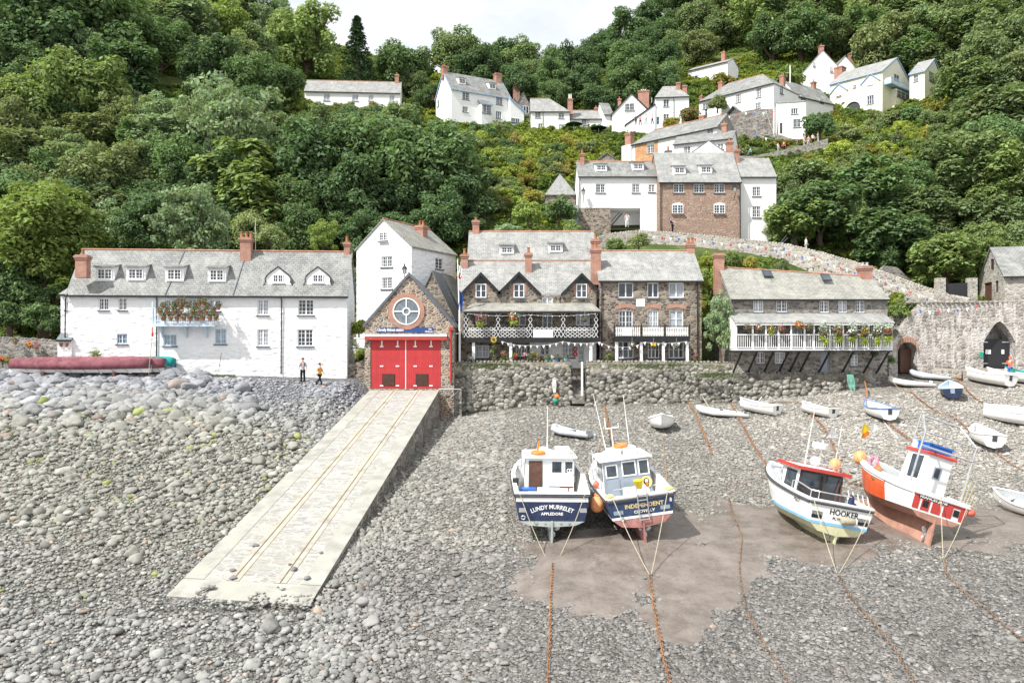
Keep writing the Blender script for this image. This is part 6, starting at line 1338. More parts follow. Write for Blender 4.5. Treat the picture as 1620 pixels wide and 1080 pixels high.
# ================================================================ FISHING BOATS
def hull(r, L, B, zk, zc, zs, zbow, top, bot, rail, sole, t0, inner='hullwhite', stripe=None, deck='deckgrey', rake=.45, tum=.95, full=2.3, capw=.13, strake='rubber', fore=None):
    n = 16
    def b(t): return B / 2 * ((.93 + .07 * t / .4) if t < .4 else max(.012, 1 - ((t - .4) / .6) ** full))
    def sz(t): return zs + (zbow - zs) * t ** 1.7
    def cz(t): return zc + .45 * (zbow - zc) * max(0, (t - .45) / .55) ** 2
    def kz(t): return zk + (cz(t) - zk) * max(0, (t - .62) / .38) ** 1.6
    def cb(t): return b(t) * .88 * (1 - .22 * t) if t < .97 else b(t)
    def sw(t): k = max(0, min(1, (sole - cz(t)) / (sz(t) - cz(t)))); return max(.01, min(b(t) * .96 - capw, cb(t) + (b(t) - cb(t)) * k - .09))
    ts = [i / (n - 1) for i in range(n)]
    def sy(t): return t * L + rake * t ** 4
    def cy(t): return t * L * .965
    tp, bt, cap, inn, stp, fo, fo2 = MB(), MB(), MB(), MB(), MB(), MB(), MB()
    for s in (1, -1):
        A = [[(s * b(t), sy(t), sz(t)), (s * (b(t) * .55 + cb(t) * .45) * 1.03, sy(t) * .55 + cy(t) * .45, sz(t) * .55 + cz(t) * .45), (s * cb(t), cy(t), cz(t))] for t in ts]; 
        if fore:
            q = next(i for i, t in enumerate(ts) if t >= fore[0]); tp.loft(A[:q + 1], False); fo.loft(A[q:], False)
            fo2.loft([[tuple(Vector(a[0]) + Vector((s * .012, .0, 0))), tuple(Vector(a[0]).lerp(Vector(a[1]), .5) + Vector((s * .03, .02, 0)))] for a in A[q:]], False)
        else: tp.loft(A, False)
        Bt = [[(s * cb(t), cy(t), cz(t)), (s * cb(t) * .72, cy(t), cz(t) * .3 + kz(t) * .7), (0, cy(t), kz(t))] for t in ts]; bt.loft(Bt, False)
        if stripe: stp.loft([[(s * (cb(t) + .014), cy(t), cz(t) + .005), (s * (cb(t) * .88 + b(t) * .12 + .02), cy(t), cz(t) * .88 + sz(t) * .12)] for t in ts], False)
        ti = [t for t in ts if t <= t0 + .06]
        inn.loft([[(s * max(.01, b(t) - capw), sy(t) + (capw if t == 0 else 0), sz(t) + .02), (s * sw(t), sy(t) + (capw if t == 0 else 0), sole)] for t in ti], False)
        cap.loft([[(s * (b(t) + .03), sy(t) - (.03 if t == 0 else 0), sz(t) - .02), (s * (b(t) + .03), sy(t) - (.03 if t == 0 else 0), sz(t) + .055), (s * max(.005, b(t) - capw - .02), sy(t), sz(t) + .055), (s * max(.005, b(t) - capw - .02), sy(t), sz(t) - .02)] for t in ts], True)
    b0, c0 = b(0), cb(0); mid = (b0 * .55 + c0 * .45) * 1.03; mz = sz(0) * .55 + cz(0) * .45
    tp.poly((-b0, 0, zs), (b0, 0, zs), (mid, 0, mz), (c0, 0, zc), (-c0, 0, zc), (-mid, 0, mz)); bt.poly((-c0, 0, zc), (c0, 0, zc), (c0 * .72, 0, zc * .3 + zk * .7), (0, 0, zk), (-c0 * .72, 0, zc * .3 + zk * .7))
    if stripe: zz = zc * .88 + zs * .12; stp.poly((-c0 - .01, -.014, zc), (c0 + .01, -.014, zc), (c0 * .88 + b0 * .12 + .015, -.014, zz), (-c0 * .88 - b0 * .12 - .015, -.014, zz))
    cap.box(-b0 - .03, b0 + .03, -.03, capw + .02, zs - .02, zs + .0549); inn.poly((-b0 + capw, capw, zs), (b0 - capw, capw, zs), (b0 - capw, capw, sole), (-b0 + capw, capw, sole))
    ti = [t for t in ts if t <= t0 + .06]; inn.poly(*[(sw(t), sy(t), sole) for t in ti], *[(-sw(t), sy(t), sole) for t in ti[::-1]])
    tp.build('hull', MT[top], r, False); bt.build('hull_bottom', MT[bot], r, False); inn.build('cockpit', MT[inner], r); cap.build('gunwale', MT[rail], r)
    if fore: fo.build('bow_hull', MT[fore[1]], r, False); fo2.build('bow_band', MT[top], r, False)
    if stripe: stp.build('hull_stripe', MT[stripe], r)
    tf = [t for t in ts if t >= t0 - .04]; MB().poly(*[(b(t) - .04, sy(t), sz(t) + .03) for t in tf], *[(-(b(t) - .04), sy(t), sz(t) + .03) for t in tf[::-1]]).build('foredeck', MT[deck], r)
    tt = tf[0]; MB().poly((sw(tt), sy(tt), sole), (-sw(tt), sy(tt), sole), (-b(tt) + .1, sy(tt), sz(tt) + .03), (b(tt) - .1, sy(tt), sz(tt) + .03)).build('bulkhead', MT[inner], r)
    rb = MB()
    for s in (1, -1): rb.tube([(s * (b(t) + .035), sy(t), sz(t) - .1) for t in ts], .05, 6)
    rb.tube([(-b0, -.035, zs - .1), (b0, -.035, zs - .1)], .05, 6); rb.build('rubbing_strake', MT[strake], r)
    return b, sz, sy
def cabin(r, x0, x1, y0, y1, z0, z1, wall, aft, roof, panes, front=.45, roofh=.12, ov=.18, side=True, lean=.06, roofedge=None):
    w0, w1 = x0, x1; t = lean
    V = [(x0, y0, z0), (x1, y0, z0), (x1, y1, z0), (x0, y1, z0), (x0 + t, y0, z1), (x1 - t, y0, z1), (x1 - t, y1 - front, z1), (x0 + t, y1 - front, z1)]
    c = MB().add(V, [(1, 2, 6, 5), (2, 3, 7, 6), (3, 0, 4, 7), (4, 5, 6, 7)]).build('cabin', MT[wall], r)
    MB().prism([(x0, y0, z0), (x1, y0, z0), (x1 - t, y0, z1), (x0 + t, y0, z1)], (0, -.03, 0)).build('cabin_back', MT[aft], c)
    mb = MB(); q = [(x0 + t - ov, y0 - ov), (x1 - t + ov, y0 - ov), (x1 - t + ov * .8, y1 - front + ov), (x0 + t - ov * .8, y1 - front + ov)]; xc, yc = (x0 + x1) / 2, (y0 + y1) / 2
    mb.loft([[(a, b_, z1 + .0) for a, b_ in q], [(a, b_, z1 + roofh * .6) for a, b_ in q], [(xc + (a - xc) * .9, yc + (b_ - yc) * .9, z1 + roofh) for a, b_ in q]]); mb.build('cabin_roof', MT[roof], r)
    for a0, a1, c0, c1, fm in panes:
        p = MB().box(a0, a1, y0 - .045, y0 - .033, c0, c1).build('cabin_window', MT['glass'], c); f_ = .055; mb = MB()
        for q in ((a0 - f_, a0, c0 - f_, c1 + f_), (a1, a1 + f_, c0 - f_, c1 + f_), (a0, a1, c0 - f_, c0), (a0, a1, c1, c1 + f_)): mb.box(q[0], q[1], y0 - .06, y0 - .032, q[2], q[3])
        mb.build('window_frame', MT[fm], p)
    if side:
        for s, x in ((-1, x0), (1, x1)):
            zz = z0 + (z1 - z0) * .5; ze = z1 - .12; xs = lambda z: x - s * t * (z - z0) / (z1 - z0) + s * .012
            MB().prism([(xs(zz), y0 + .25, zz), (xs(zz), y1 - .5 - front * .6, zz), (xs(ze), y1 - .35 - front, ze), (xs(ze), y0 + .25, ze)], (s * .012, 0, 0)).build('side_window', MT['glass'], c)
        f0 = z0 + (z1 - z0) * .5; k = (f0 - z0) / (z1 - z0); yy = lambda z: y1 - front * (z - z0) / (z1 - z0) + .02
        MB().prism([(x0 + .2, yy(f0), f0), (x1 - .2, yy(f0), f0), (x1 - .2, yy(z1 - .1), z1 - .1), (x0 + .2, yy(z1 - .1), z1 - .1)], (0, .012, 0)).build('windscreen', MT['glass'], c)
    return c
def boatroot(px, py, d, yaw, roll, pitch, label, lift=0.0):
    p = P(px, py, d); p.z = zb(p.x, p.y) + lift; o = empty('fishing_boat', p, 0, label, 'fishing boat'); o.rotation_euler = (R(pitch), R(roll), R(yaw)); return o
def skeg(r, y0, y1, zk, depth, mat, rud=True, th=.09, prop=True):
    MB().prism([(-th, y0 + .25, zk + .15), (-th, y1, zk + .1), (-th, y1 - .6, zk - depth), (-th, y0 + .25, zk - depth)], (2 * th, 0, 0)).build('keel', MT[mat], r)
    if rud: MB().prism([(-.035, y0 - .12, zk - depth), (-.035, y0 + .22, zk - depth), (-.035, y0 + .12, zk + .2), (-.035, y0 - .16, zk + .2)], (.07, 0, 0)).build('rudder', MT[mat], r)
    if prop:
        mb = MB().ell((.0, y0 + .3, zk - depth * .4), .07, .12, .07, 8, 5)
        for k in range(3):
            a = k * 2.09 + .5; mb.ell((.16 * math.cos(a) + .1, y0 + .26, zk - depth * .4 + .16 * math.sin(a)), .13, .025, .075, 8, 5, Matrix.Rotation(-a, 3, 'Y'))
        mb.build('propeller', MT['rail'], r)
def torus(mb, c, Rr, rr, ax='z', n=20, m=8):
    pts = []
    for k in range(n):
        a = 2 * math.pi * k / n; q = (Rr * math.cos(a), Rr * math.sin(a), 0) if ax == 'z' else (Rr * math.cos(a), 0, Rr * math.sin(a)) if ax == 'y' else (0, Rr * math.cos(a), Rr * math.sin(a)); pts.append(Vector(c) + Vector(q))
    return mb.tube(pts, rr, m, True)
def thing(mb, name, mat, label, cat, root=None, smooth=True, group=None):
    """a loose thing lying on a boat: built in the boat's space, then set down as a top-level object at its own place"""
    vs = np.array(mb.v); c = vs.mean(0); mb.v = [tuple(v) for v in vs - c]; o = mb.build(name, MT[mat], None, smooth)
    M = root.matrix_basis if root else Matrix(); o.matrix_world = M @ Matrix.Translation(Vector(c)); return tag(o, label, cat, group)
# ---- blue boat with arched white name
r = boatroot(873, 860, 32.9, 0.5, 0.5, 0, "navy blue fishing boat lettered LUNDY MURRELET on its square stern, brown cabin door"); b1 = r
hull(r, 7.8, 3.32, .68, .93, 2.08, 2.9, 'navy', 'antifoul grey', 'hullwhite', 1.30, .60, stripe=None)
skeg(r, .1, 5.5, .75, .72, 'antifoul grey')
MB().box(-1.5, 1.5, -.018, -.004, 1.74, 1.92).box(-1.46, 1.46, .14, .2, 1.5, 2.06).build('stern_board', MT['hullwhite'], r)
text_part('lettering', "LUNDY MURRELET", .25, MT['lwhite'], r, (.0, -.012, 1.45), arc=2.1, width=1.75, bold=.004); text_part('lettering', "APPLEDORE", .16, MT['lwhite'], r, (.0, -.012, 1.19), width=.92, bold=.004)
for x in (-1.38, 1.16): MB().box(x, x + .28, -.014, -.004, 1.3, 1.48).build('reflective_plate', MT['rail'], r)
mb = MB(); torus(mb, (-1.2, -.01, 1.08), .075, .028, 'y', 14, 6); mb.build('exhaust', MT['rail'], r)
for x in (-.65, -.3, .35, .7): MB().lathe([(.05, -.03), (.05, .02)], (x, 0, .86), 8, 'y').build('anode', MT['rail'], r)
c = cabin(r, -1.08, 1.2, 3.3, 5.6, 1.35, 3.08, 'hullwhite', 'hullwhite', 'hullwhite', [(.18, .62, 2.42, 2.92, 'hullwhite'), (.78, 1.12, 2.42, 2.92, 'hullwhite')])
MB().box(-.88, -.26, 3.23, 3.265, 1.4, 2.95).box(-.86, -.28, 3.215, 3.229, 1.42, 2.0).build('cabin_door', MT['brownwood'], c)
MB().box(-.82, .0, 3.22, 3.262, 1.3, 1.39).build('door_sill', MT['bluebox'], c)
mb = MB(); torus(mb, (.93, 3.24, 2.52), .07, .02, 'y', 10, 5); torus(mb, (1.05, 3.24, 2.52), .07, .02, 'y', 10, 5); mb.build('gauge', MT['lwhite'], c)
MB().box(.0, 1.1, 2.5, 2.55, 1.85, 1.93).box(.0, .06, 2.5, 2.55, 1.3, 1.85).box(.86, .92, 2.5, 2.55, 1.3, 1.85).build('table_frame', MT['brownwood'], r)
MB().box(-.55, .45, 1.3, 2.0, 1.3, 1.98).build('engine_box', MT['bluewood'], r)
mb = MB().tube([(-1.0, .2, 2.05), (-1.0, .2, 2.12), (-.5, .2, 2.12), (-.5, .2, 2.05)], .02, 5).tube([(.5, .2, 2.05), (.5, .2, 2.12), (1.0, .2, 2.12), (1.0, .2, 2.05)], .02, 5); mb.build('grab_rail', MT['rail'], r)
for s in (-1, 1): MB().tube([(s * 1.25, 3.6, 1.9), (s * 1.22, 3.7, 3.0), (s * 1.0, 4.2, 3.2)], .025, 5).tube([(s * 1.45, 4.6, 2.2), (s * 1.35, 4.8, 2.75), (s * .8, 6.6, 3.2)], .022, 5).build('hand_rail', MT['rail'], r)
MB().tube([(.0, 4.2, 3.1), (.0, 4.2, 5.4)], [.03, .012], 5).build('aerial', MT['hullwhite'], r); MB().tube([(-.5, 4.0, 3.1), (-.38, 4.0, 3.75)], .05, 5).build('radar_mast', MT['orange'], r)
mb = MB().tube([(.3, 3.4, 3.2), (.3, 3.4, 3.5), (1.1, 3.4, 3.5), (1.1, 3.4, 3.2)], .02, 5).tube([(.7, 3.4, 3.2), (.7, 3.4, 3.5)], .02, 5); mb.build('roof_rail', MT['rail'], r)
thing(torus(MB(), (-.45, 3.55, 3.28), .27, .085, 'z'), 'life_ring', 'orange', "orange life ring lying on the cabin roof of the LUNDY MURRELET boat", 'life ring', r)
thing(MB().box(.35, 1.0, 3.6, 4.1, 3.2, 3.52), 'liferaft_case', 'hullwhite', "white raft case on the right of the LUNDY MURRELET cabin roof", 'raft case', r, False)
for k, (x0, x1, y) in enumerate(((-1.4, -.95, .7), (-1.3, -.6, 2.4), (1.0, 1.4, 1.0))):
    thing(MB().box(x0, x1, y, y + .45, 1.31, 1.8).box(x0 - .03, x1 + .03, y - .03, y + .48, 1.76, 1.82), 'fish_box', 'bluebox', ("blue plastic fish box at the left front of the cockpit of the LUNDY MURRELET boat", "blue plastic fish box below the brown door of the LUNDY MURRELET cabin", "blue plastic fish box at the right side of the LUNDY MURRELET cockpit")[k], 'fish box', r, False)
thing(MB().lathe([(.13, 0), (.14, .3), (.15, .3), (.15, .33), (.1, .34)], (-1.5, 1.9, 2.06), 12), 'bucket', 'rubber', "grey bucket standing on the left rail of the LUNDY MURRELET boat", 'bucket', r)
# ---- buoys between the boats
for px, py, rp, mt, lb in ((943, 766, 5, 'pinkbuoy', "small coral red fender uppermost between the two blue boats"), (944, 783, 4.4, 'pinkbuoy', "small coral red fender just above the big orange buoy"), (944.5, 797, 12, 'buoyorange', "big scuffed orange buoy squeezed between the two blue boats")):
    d = 33.6 if rp > 6 else 34.4; s = rp * d / F; p = P(px, py, d); o = MB().ell((0, 0, 0), s, s, s * 1.08, 16, 12).lathe([(s * .18, s * 1.0), (s * .2, s * 1.22), (s * .1, s * 1.25)], (0, 0, 0), 8).build('fender_buoy', MT[mt], None, True); o.location = p; tag(o, lb, 'buoy')
# ---- blue boat with grey cabin
r = boatroot(1022, 862, 32.6, 3, -7, 0, "blue fishing boat lettered INDEPENDENT with grey cabin back and stern ladder"); b2 = r
hull(r, 7.4, 3.05, .68, 1.12, 2.02, 2.75, 'navyind', 'antifoul red', 'hullwhite', 1.28, .56, stripe='hullwhite')
skeg(r, .1, 5.2, .72, .7, 'antifoul red')
MB().box(-1.38, 1.38, -.018, -.004, 1.86, 2.015).box(-1.34, 1.34, .14, .2, 1.5, 2.07).build('stern_board', MT['hullwhite'], r)
text_part('lettering', "INDEPENDENT", .24, MT['gold'], r, (.12, -.012, 1.54), width=1.62, bold=.004); text_part('lettering', "CLOVELLY", .16, MT['lwhite'], r, (.1, -.012, 1.32), width=.88, bold=.003)
for x in (-.98, .98): MB().box(x - .2, x + .2, -.013, -.004, 1.34, 1.5).build('reflective_plate', MT['cabingrey'], r)
MB().box(1.2, 1.28, -.013, -.004, 1.62, 1.78).build('sticker', MT['lwhite'], r)
mb = MB(); torus(mb, (-.85, -.02, 1.14), .07, .03, 'y', 12, 6); mb.build('exhaust', MT['rail'], r)
mb = MB()
for x in (-.14, .26): mb.tube([(x, -.02, 2.45), (x, -.1, 2.1), (x, -.09, .98)], .025, 5)
for k in range(6): mb.box(-.14, .26, -.115, -.075, 1.02 + k * .2, 1.06 + k * .2)
mb.build('ladder', MT['rail'], r)
c = cabin(r, -1.05, 1.12, 2.7, 5.0, 1.28, 3.12, 'hullwhite', 'cabingrey', 'hullwhite', [(-.86, -.42, 2.42, 2.9, 'hullwhite'), (-.12, .42, 2.42, 2.98, 'hullwhite'), (.62, 1.0, 2.4, 2.98, 'hullwhite')], ov=.16)
MB().box(-.93, -.34, 2.635, 2.666, 1.32, 2.3).build('cabin_door', MT['cabingrey'], c)
em = MB().lathe([(.27, -.02), (.27, .0)], (.86, 2.66, 2.0), 22, 'y').build('emblem', MT['gold'], c)
MB().ell((.86, 2.638, 2.03), .13, .012, .15, 12, 8).ell((.86, 2.638, 1.88), .1, .012, .1, 10, 6).build('bird_head', MT['lblack'], em); MB().ell((.87, 2.622, 2.05), .075, .012, .09, 12, 8).build('bird_face', MT['lwhite'], em); MB().ell((.87, 2.61, 1.93), .05, .012, .11, 10, 6).build('bird_beak', MT['orange'], em)
MB().box(-.3, .7, 1.4, 2.3, 1.28, 1.95).build('engine_box', MT['hullwhite'], r)
mb = MB().tube([(-1.0, .4, 2.0), (-1.0, .4, 2.3), (-.4, .4, 2.3), (-.4, .4, 2.0)], .022, 5).tube([(.7, .6, 2.0), (.7, .6, 2.25), (1.2, .6, 2.25), (1.2, .6, 2.0)], .022, 5); mb.build('grab_rail', MT['rail'], r)
for x, y, h_ in ((-.5, 4.2, 6.0), (.62, 4.4, 5.8), (-1.3, 3.4, 3.6)): MB().tube([(x, y, 3.15 if h_ > 4 else 2.1), (x - (.3 if x < 0 and h_ > 4 else 0), y, h_)], [.03, .012], 5).build('aerial', MT['hullwhite'], r)
MB().tube([(-.2, 4.0, 3.2), (-.2, 4.0, 4.4)], .03, 5).tube([(-.45, 4.0, 4.9), (-.45, 4.0, 4.4), (.15, 4.0, 4.4), (.15, 4.0, 4.6)], .035, 5).build('light_mast', MT['hullwhite'], r)
MB().box(-.4, .8, 3.3, 3.34, 3.25, 3.28).tube([(.2, 3.2, 3.2), (.2, 3.2, 3.62)], .02, 5).build('roof_rail', MT['rail'], r)
thing(torus(MB(), (.05, 3.5, 3.62), .26, .08, 'z'), 'life_ring', 'orange', "orange life ring on top of the white boxes on the INDEPENDENT cabin roof", 'life ring', r)
for k, x in enumerate((-.32, .38)): thing(MB().box(x - .3, x + .3, 3.2, 3.8, 3.26, 3.55), 'liferaft_case', 'hullwhite', ("left white case under the life ring on the INDEPENDENT cabin roof", "right white case under the life ring on the INDEPENDENT cabin roof")[k], 'raft case', r, False)
thing(MB().lathe([(.15, 0), (.2, .33), (.215, .33), (.215, .37), (.17, .37), (.13, .05)], (.16, .9, 2.12), 14), 'bucket', 'yellow', "bright yellow bucket above the stern ladder of the INDEPENDENT boat", 'bucket', r)
for s, lb in ((-1, "yellow brown rope coil on the left stern rail of the INDEPENDENT boat"), (1, "yellow brown rope coil on the right stern rail of the INDEPENDENT boat")): thing(torus(MB(), (s * 1.25, .15, 2.12), .15, .05).add([], []), 'rope_coil', 'gold', lb, 'rope coil', r)
for s in (-1, 1):
    mb = MB()
    for k in range(3): mb.tube([(s * (1.42 - .05 * k), 3.2 + k * .8, 2.15 + .1 * k), (s * (1.42 - .05 * k), 3.2 + k * .8, 2.85 + .1 * k)], .02, 5)
    mb.tube([(s * 1.42, 3.2, 2.85), (s * 1.3, 4.8, 3.05), (s * .4, 6.9, 3.3)], .022, 5); mb.build('hand_rail', MT['rail'], r)
# ---- white boat with red roof edge
r = boatroot(1318, 857, 32.3, 6, 11, 0, "white fishing boat lettered HOOKER with dark cabin and red roof edge, heeled to the right", -.33); b3 = r
hull(r, 6.6, 2.95, .72, 1.12, 2.05, 2.75, 'hullwhite', 'antifoul cream', 'hullwhite', 1.30, .54, stripe='skyblue', inner='deckgrey')
skeg(r, .15, 4.6, .75, .62, 'antifoul cream'); MB().prism([(-.06, 4.6, .75), (-.06, 5.2, .85), (-.06, 5.0, .4), (-.06, 4.7, .3)], (.12, 0, 0)).build('fin', MT['antifoul cream'], r)
text_part('lettering', "HOOKER", .34, MT['lblack'], r, (.15, -.012, 1.58), width=1.25, bold=.004); text_part('lettering', "PLYMOUTH", .17, MT['brownwood'], r, (.12, -.012, 1.38), width=.85)
t_ = text_part('lettering', "PH77", .22, MT['lblack'], r, (-1.475, .95, 1.75), rot=(R(90), 0, R(-90)), width=.5)
for x in (-1.0, 1.02):
    g = MB().box(x - .22, x + .22, -.02, -.004, 1.34, 1.62).build('scupper', MT['black'], r); mb = MB()
    for k in range(7): mb.box(x - .21 + k * .063, x - .18 + k * .063, -.03, -.0201, 1.48, 1.61)
    mb.build('scupper_bars', MT['rail'], g)
thing(MB().lathe([(.13, -.28), (.16, -.25), (.16, .25), (.13, .28)], (.28, -.16, 1.44), 12, 'x'), 'rope_roll', 'ropey', "pale roll hanging across the stern name of the HOOKER boat", 'rope roll', r)
c = cabin(r, -1.1, .95, 1.9, 3.9, 1.30, 3.05, 'hullwhite', 'cabindark', 'hullwhite', [(-.95, -.2, 2.42, 2.92, 'cabindark'), (.25, .85, 2.36, 2.92, 'cabindark')], ov=.2)
mb = MB(); z = 3.06; q = [(-1.26, 1.7), (1.11, 1.7), (1.08, 3.65), (-1.23, 3.65)]
mb.tube([(a, b_, z + .06) for a, b_ in q], .1, 4, True); mb.build('roof_edge', MT['redpaint'], c)
MB().box(-.06, .0, 1.84, 1.868, 1.32, 2.9).build('door_edge', MT['black'], c)
mb = MB()
for k in range(9): mb.tube([(-.5 + k * .2, 2.0, 3.2), (-.5 + k * .2, 2.0, 3.42)], .012, 4)
mb.tube([(-.5, 2.0, 3.42), (1.1, 2.0, 3.42), (1.1, 3.5, 3.42), (-.5, 3.5, 3.42), (-.5, 2.0, 3.42)], .018, 5); mb.build('roof_rail', MT['rail'], r)
MB().tube([(-.45, 2.8, 3.1), (-.45, 2.8, 5.6)], [.03, .012], 5).build('aerial', MT['hullwhite'], r); MB().tube([(1.0, 2.9, 3.1), (1.0, 2.9, 5.2)], [.025, .01], 5).build('aerial', MT['hullwhite'], r)
MB().tube([(.25, 2.9, 3.1), (.25, 2.9, 4.4)], .035, 5).lathe([(.3, 4.0), (.34, 4.05), (.34, 4.22), (.3, 4.27)], (.1, 2.8, 0), 14).build('radar', MT['hullwhite'], r); MB().ell((-.1, 2.6, 3.45), .22, .22, .2, 12, 8).build('dome', MT['hullwhite'], r)
thing(MB().poly((.3, 2.8, 4.55), (.75, 2.8, 4.7), (.55, 2.8, 5.0)).poly((.3, 2.8, 4.55), (.75, 2.9, 4.7), (.5, 2.5, 4.6)).tube([(.5, 2.8, 4.4), (.5, 2.8, 5.1)], .02, 5), 'radar_reflector', 'rail', "metal radar reflector on the mast of the HOOKER boat", 'reflector', r, False)
thing(MB().ell((.62, 2.2, 3.5), .24, .24, .25, 14, 10), 'fender_buoy', 'buoyorange', "pinkish orange ball buoy on the roof of the HOOKER boat", 'buoy', r)
thing(MB().ell((1.52, .5, 1.72), .15, .15, .22, 12, 8), 'fender_buoy', 'hullwhite', "white round fender at the right stern corner of the HOOKER boat", 'buoy', r)
mb = MB(); pts = [(-1.3, 1.9, 2.5), (-1.3, 1.5, 2.55), (-1.25, .3, 2.4), (-1.0, .1, 2.4), (.4, .1, 2.4)]; mb.tube(pts, .028, 6)
for p in pts: mb.tube([p, (p[0], p[1], 2.08)], .022, 5)
mb.build('stern_rail', MT['rail'], r); mb = MB()
for k in range(5): mb.tube([(1.35, .3 + k * .38, 2.1), (1.2, .3 + k * .38, 2.5)], .025, 5)
mb.build('rail_post', MT['hullwhite'], r)
thing(MB().ell((.45, .15, 2.2), .13, .12, .3, 10, 7).ell((.55, .1, 2.0), .16, .1, .2, 10, 6), 'net_bundle', 'cloth navy', "dark purple net bundle draped over the stern rail of the HOOKER boat", 'net', r)
mb = MB().tube([(-.9, 6.0, 2.7), (-.9, 6.0, 3.4)], .025, 5).tube([(-.5, 6.4, 2.8), (-.5, 6.4, 3.5)], .025, 5).tube([(-1.2, 3.2, 2.3), (-1.2, 3.2, 3.0)], .025, 5); mb.build('bow_post', MT['rail'], r)
thing(MB().box(-.6, -.1, 4.6, 5.3, 2.35, 2.65).box(-.75, -.2, 5.4, 5.8, 2.5, 2.72), 'anchor_box', 'deckgrey', "grey box on the bow of the HOOKER boat", 'box', r, False)
MB().tube([(.55, 1.6, 1.4), (.75, 1.85, 2.9)], .03, 5).tube([(.75, 1.5, 1.4), (.9, 1.85, 2.8)], .03, 5).build('boat_hook', MT['brownwood'], r)
# ---- orange boat with red and white stern
r = boatroot(1466, 853, 32.5, 6, 18, 0, "orange and white fishing boat with red striped stern and tall gantry, leaning hard right", -.12); b4 = r
hull(r, 6.0, 2.75, 1.05, 1.36, 2.18, 3.05, 'hullwhite', 'antifoul pink', 'hullwhite', 1.55, .55, full=2.6, rake=.25, tum=1, strake='hullwhite', fore=(.3, 'hullorange'))
MB().prism([(-.08, .35, 1.2), (-.08, 5.0, 1.2), (-.08, 4.4, .55), (-.08, .75, .02), (-.08, .35, .02)], (.16, 0, 0)).build('keel', MT['antifoul pink'], r)
MB().prism([(-.04, -.15, .02), (-.04, .22, .02), (-.04, .2, 1.3), (-.04, -.0, 1.3)], (.08, 0, 0)).build('rudder', MT['antifoul pink'], r)
MB().prism([(-.3, 4.6, .8), (-.3, 5.4, .95), (-.3, 5.2, .6), (-.3, 4.7, .5)], (.6, 0, 0)).build('bilge_fin', MT['antifoul pink'], r)
mb = MB().ell((0, .38, .55), .09, .1, .09, 8, 5)
for k in range(3): a = k * 2.09 + .2; mb.ell((.2 * math.cos(a), .3, .55 + .2 * math.sin(a)), .16, .03, .1, 8, 5, Matrix.Rotation(-a, 3, 'Y'))
mb.build('propeller', MT['rail'], r)
mb = MB()
for x0, x1 in ((-1.18, -.9), (-.8, -.42), (-.32, .1), (.2, .62), (.95, 1.2)): mb.box(x0, x1, -.018, -.004, 1.44, 2.05)
mb.box(.62, .95, -.018, -.004, 1.92, 2.05); mb.build('red_panel', MT['redpaint'], r)
MB().box(-1.0, .35, -.024, -.0185, 1.9, 2.06).build('name_board', MT['black'], r); text_part('lettering', "FRANCES JANE", .15, MT['lwhite'], r, (-.32, -.026, 1.93), width=1.25, bold=.004)
for x in (-.75, .66): MB().box(x, x + .26, -.024, -.0186, 1.58, 1.86).build('scupper', MT['black'], r)
c = cabin(r, -.3, .95, 1.25, 2.85, 1.55, 3.8, 'hullwhite', 'hullwhite', 'redpaint', [(.2, .44, 2.9, 3.3, 'cabingrey')], front=.2, ov=.12, roofh=.14)
thing(MB().box(-.2, .9, 1.45, 2.25, 3.98, 4.28).box(-.25, .95, 1.4, 2.3, 4.23, 4.3), 'fish_box', 'bluebox', "blue plastic fish box on the wheelhouse roof of the orange boat", 'fish box', r, False); thing(MB().box(.0, .8, 2.35, 2.9, 3.98, 4.33), 'liferaft_case', 'hullwhite', "white case behind the blue box on the orange boat's roof", 'raft case', r, False)
mb = MB()
for x in (-1.2, 1.2): mb.tube([(x, .5, 2.1), (x, .5, 4.6), (x * .75, 1.4, 5.3)], .045, 6)
mb.tube([(-1.2, .5, 4.0), (1.2, .5, 4.0)], .045, 6).tube([(-.9, 1.4, 5.3), (.9, 1.4, 5.3)], .045, 6).tube([(-1.2, .5, 4.6), (1.2, .5, 4.6)], .035, 6); mb.build('gantry', MT['rail'], r)
MB().tube([(.3, 3.4, 3.8), (.3, 3.4, 5.6)], .035, 6).tube([(.3, 3.4, 5.4), (-.9, 5.9, 3.0)], .01, 4).tube([(.3, 3.4, 5.4), (.9, 1.4, 5.3)], .01, 4).build('mast', MT['rail'], r)
mb = MB()
for s in (-1, 1):
    for k, (y, z) in enumerate(((3.2, 2.6), (4.2, 2.75), (5.2, 2.95))): mb.tube([(s * 1.22 * (1 - .12 * k), y, 2.3 + .15 * k), (s * 1.22 * (1 - .12 * k), y, 3.2 + .1 * k)], .022, 5)
    mb.tube([(s * 1.22, 3.2, 3.2), (s * .93, 5.2, 3.4)], .02, 5).tube([(s * 1.22, 3.2, 2.85), (s * .93, 5.2, 3.1)], .018, 5)
mb.build('hand_rail', MT['rail'], r)
thing(MB().ell((-.95, 5.0, 2.85), .31, .31, .33, 14, 10), 'fender_buoy', 'buoyorange', "big pinkish buoy at the bow of the orange boat", 'buoy', r)
lr = MB(); torus(lr, (-1.02, 3.7, 2.75), .29, .09, 'x'); thing(lr, 'life_ring', 'cloth pink', "red and white life ring hung on the left rail of the orange boat", 'life ring', r)
thing(MB().ell((-1.25, 2.9, 2.35), .1, .35, .38, 10, 8), 'net_bag', 'rust', "rust brown net bag on the left side of the orange boat", 'net', r); thing(MB().ell((-.2, 1.0, 1.75), .6, .4, .25, 12, 7).ell((.5, .8, 1.7), .4, .3, .22, 10, 7), 'net_heap', 'steelblue', "heap of blue net in the stern of the orange boat", 'net', r)
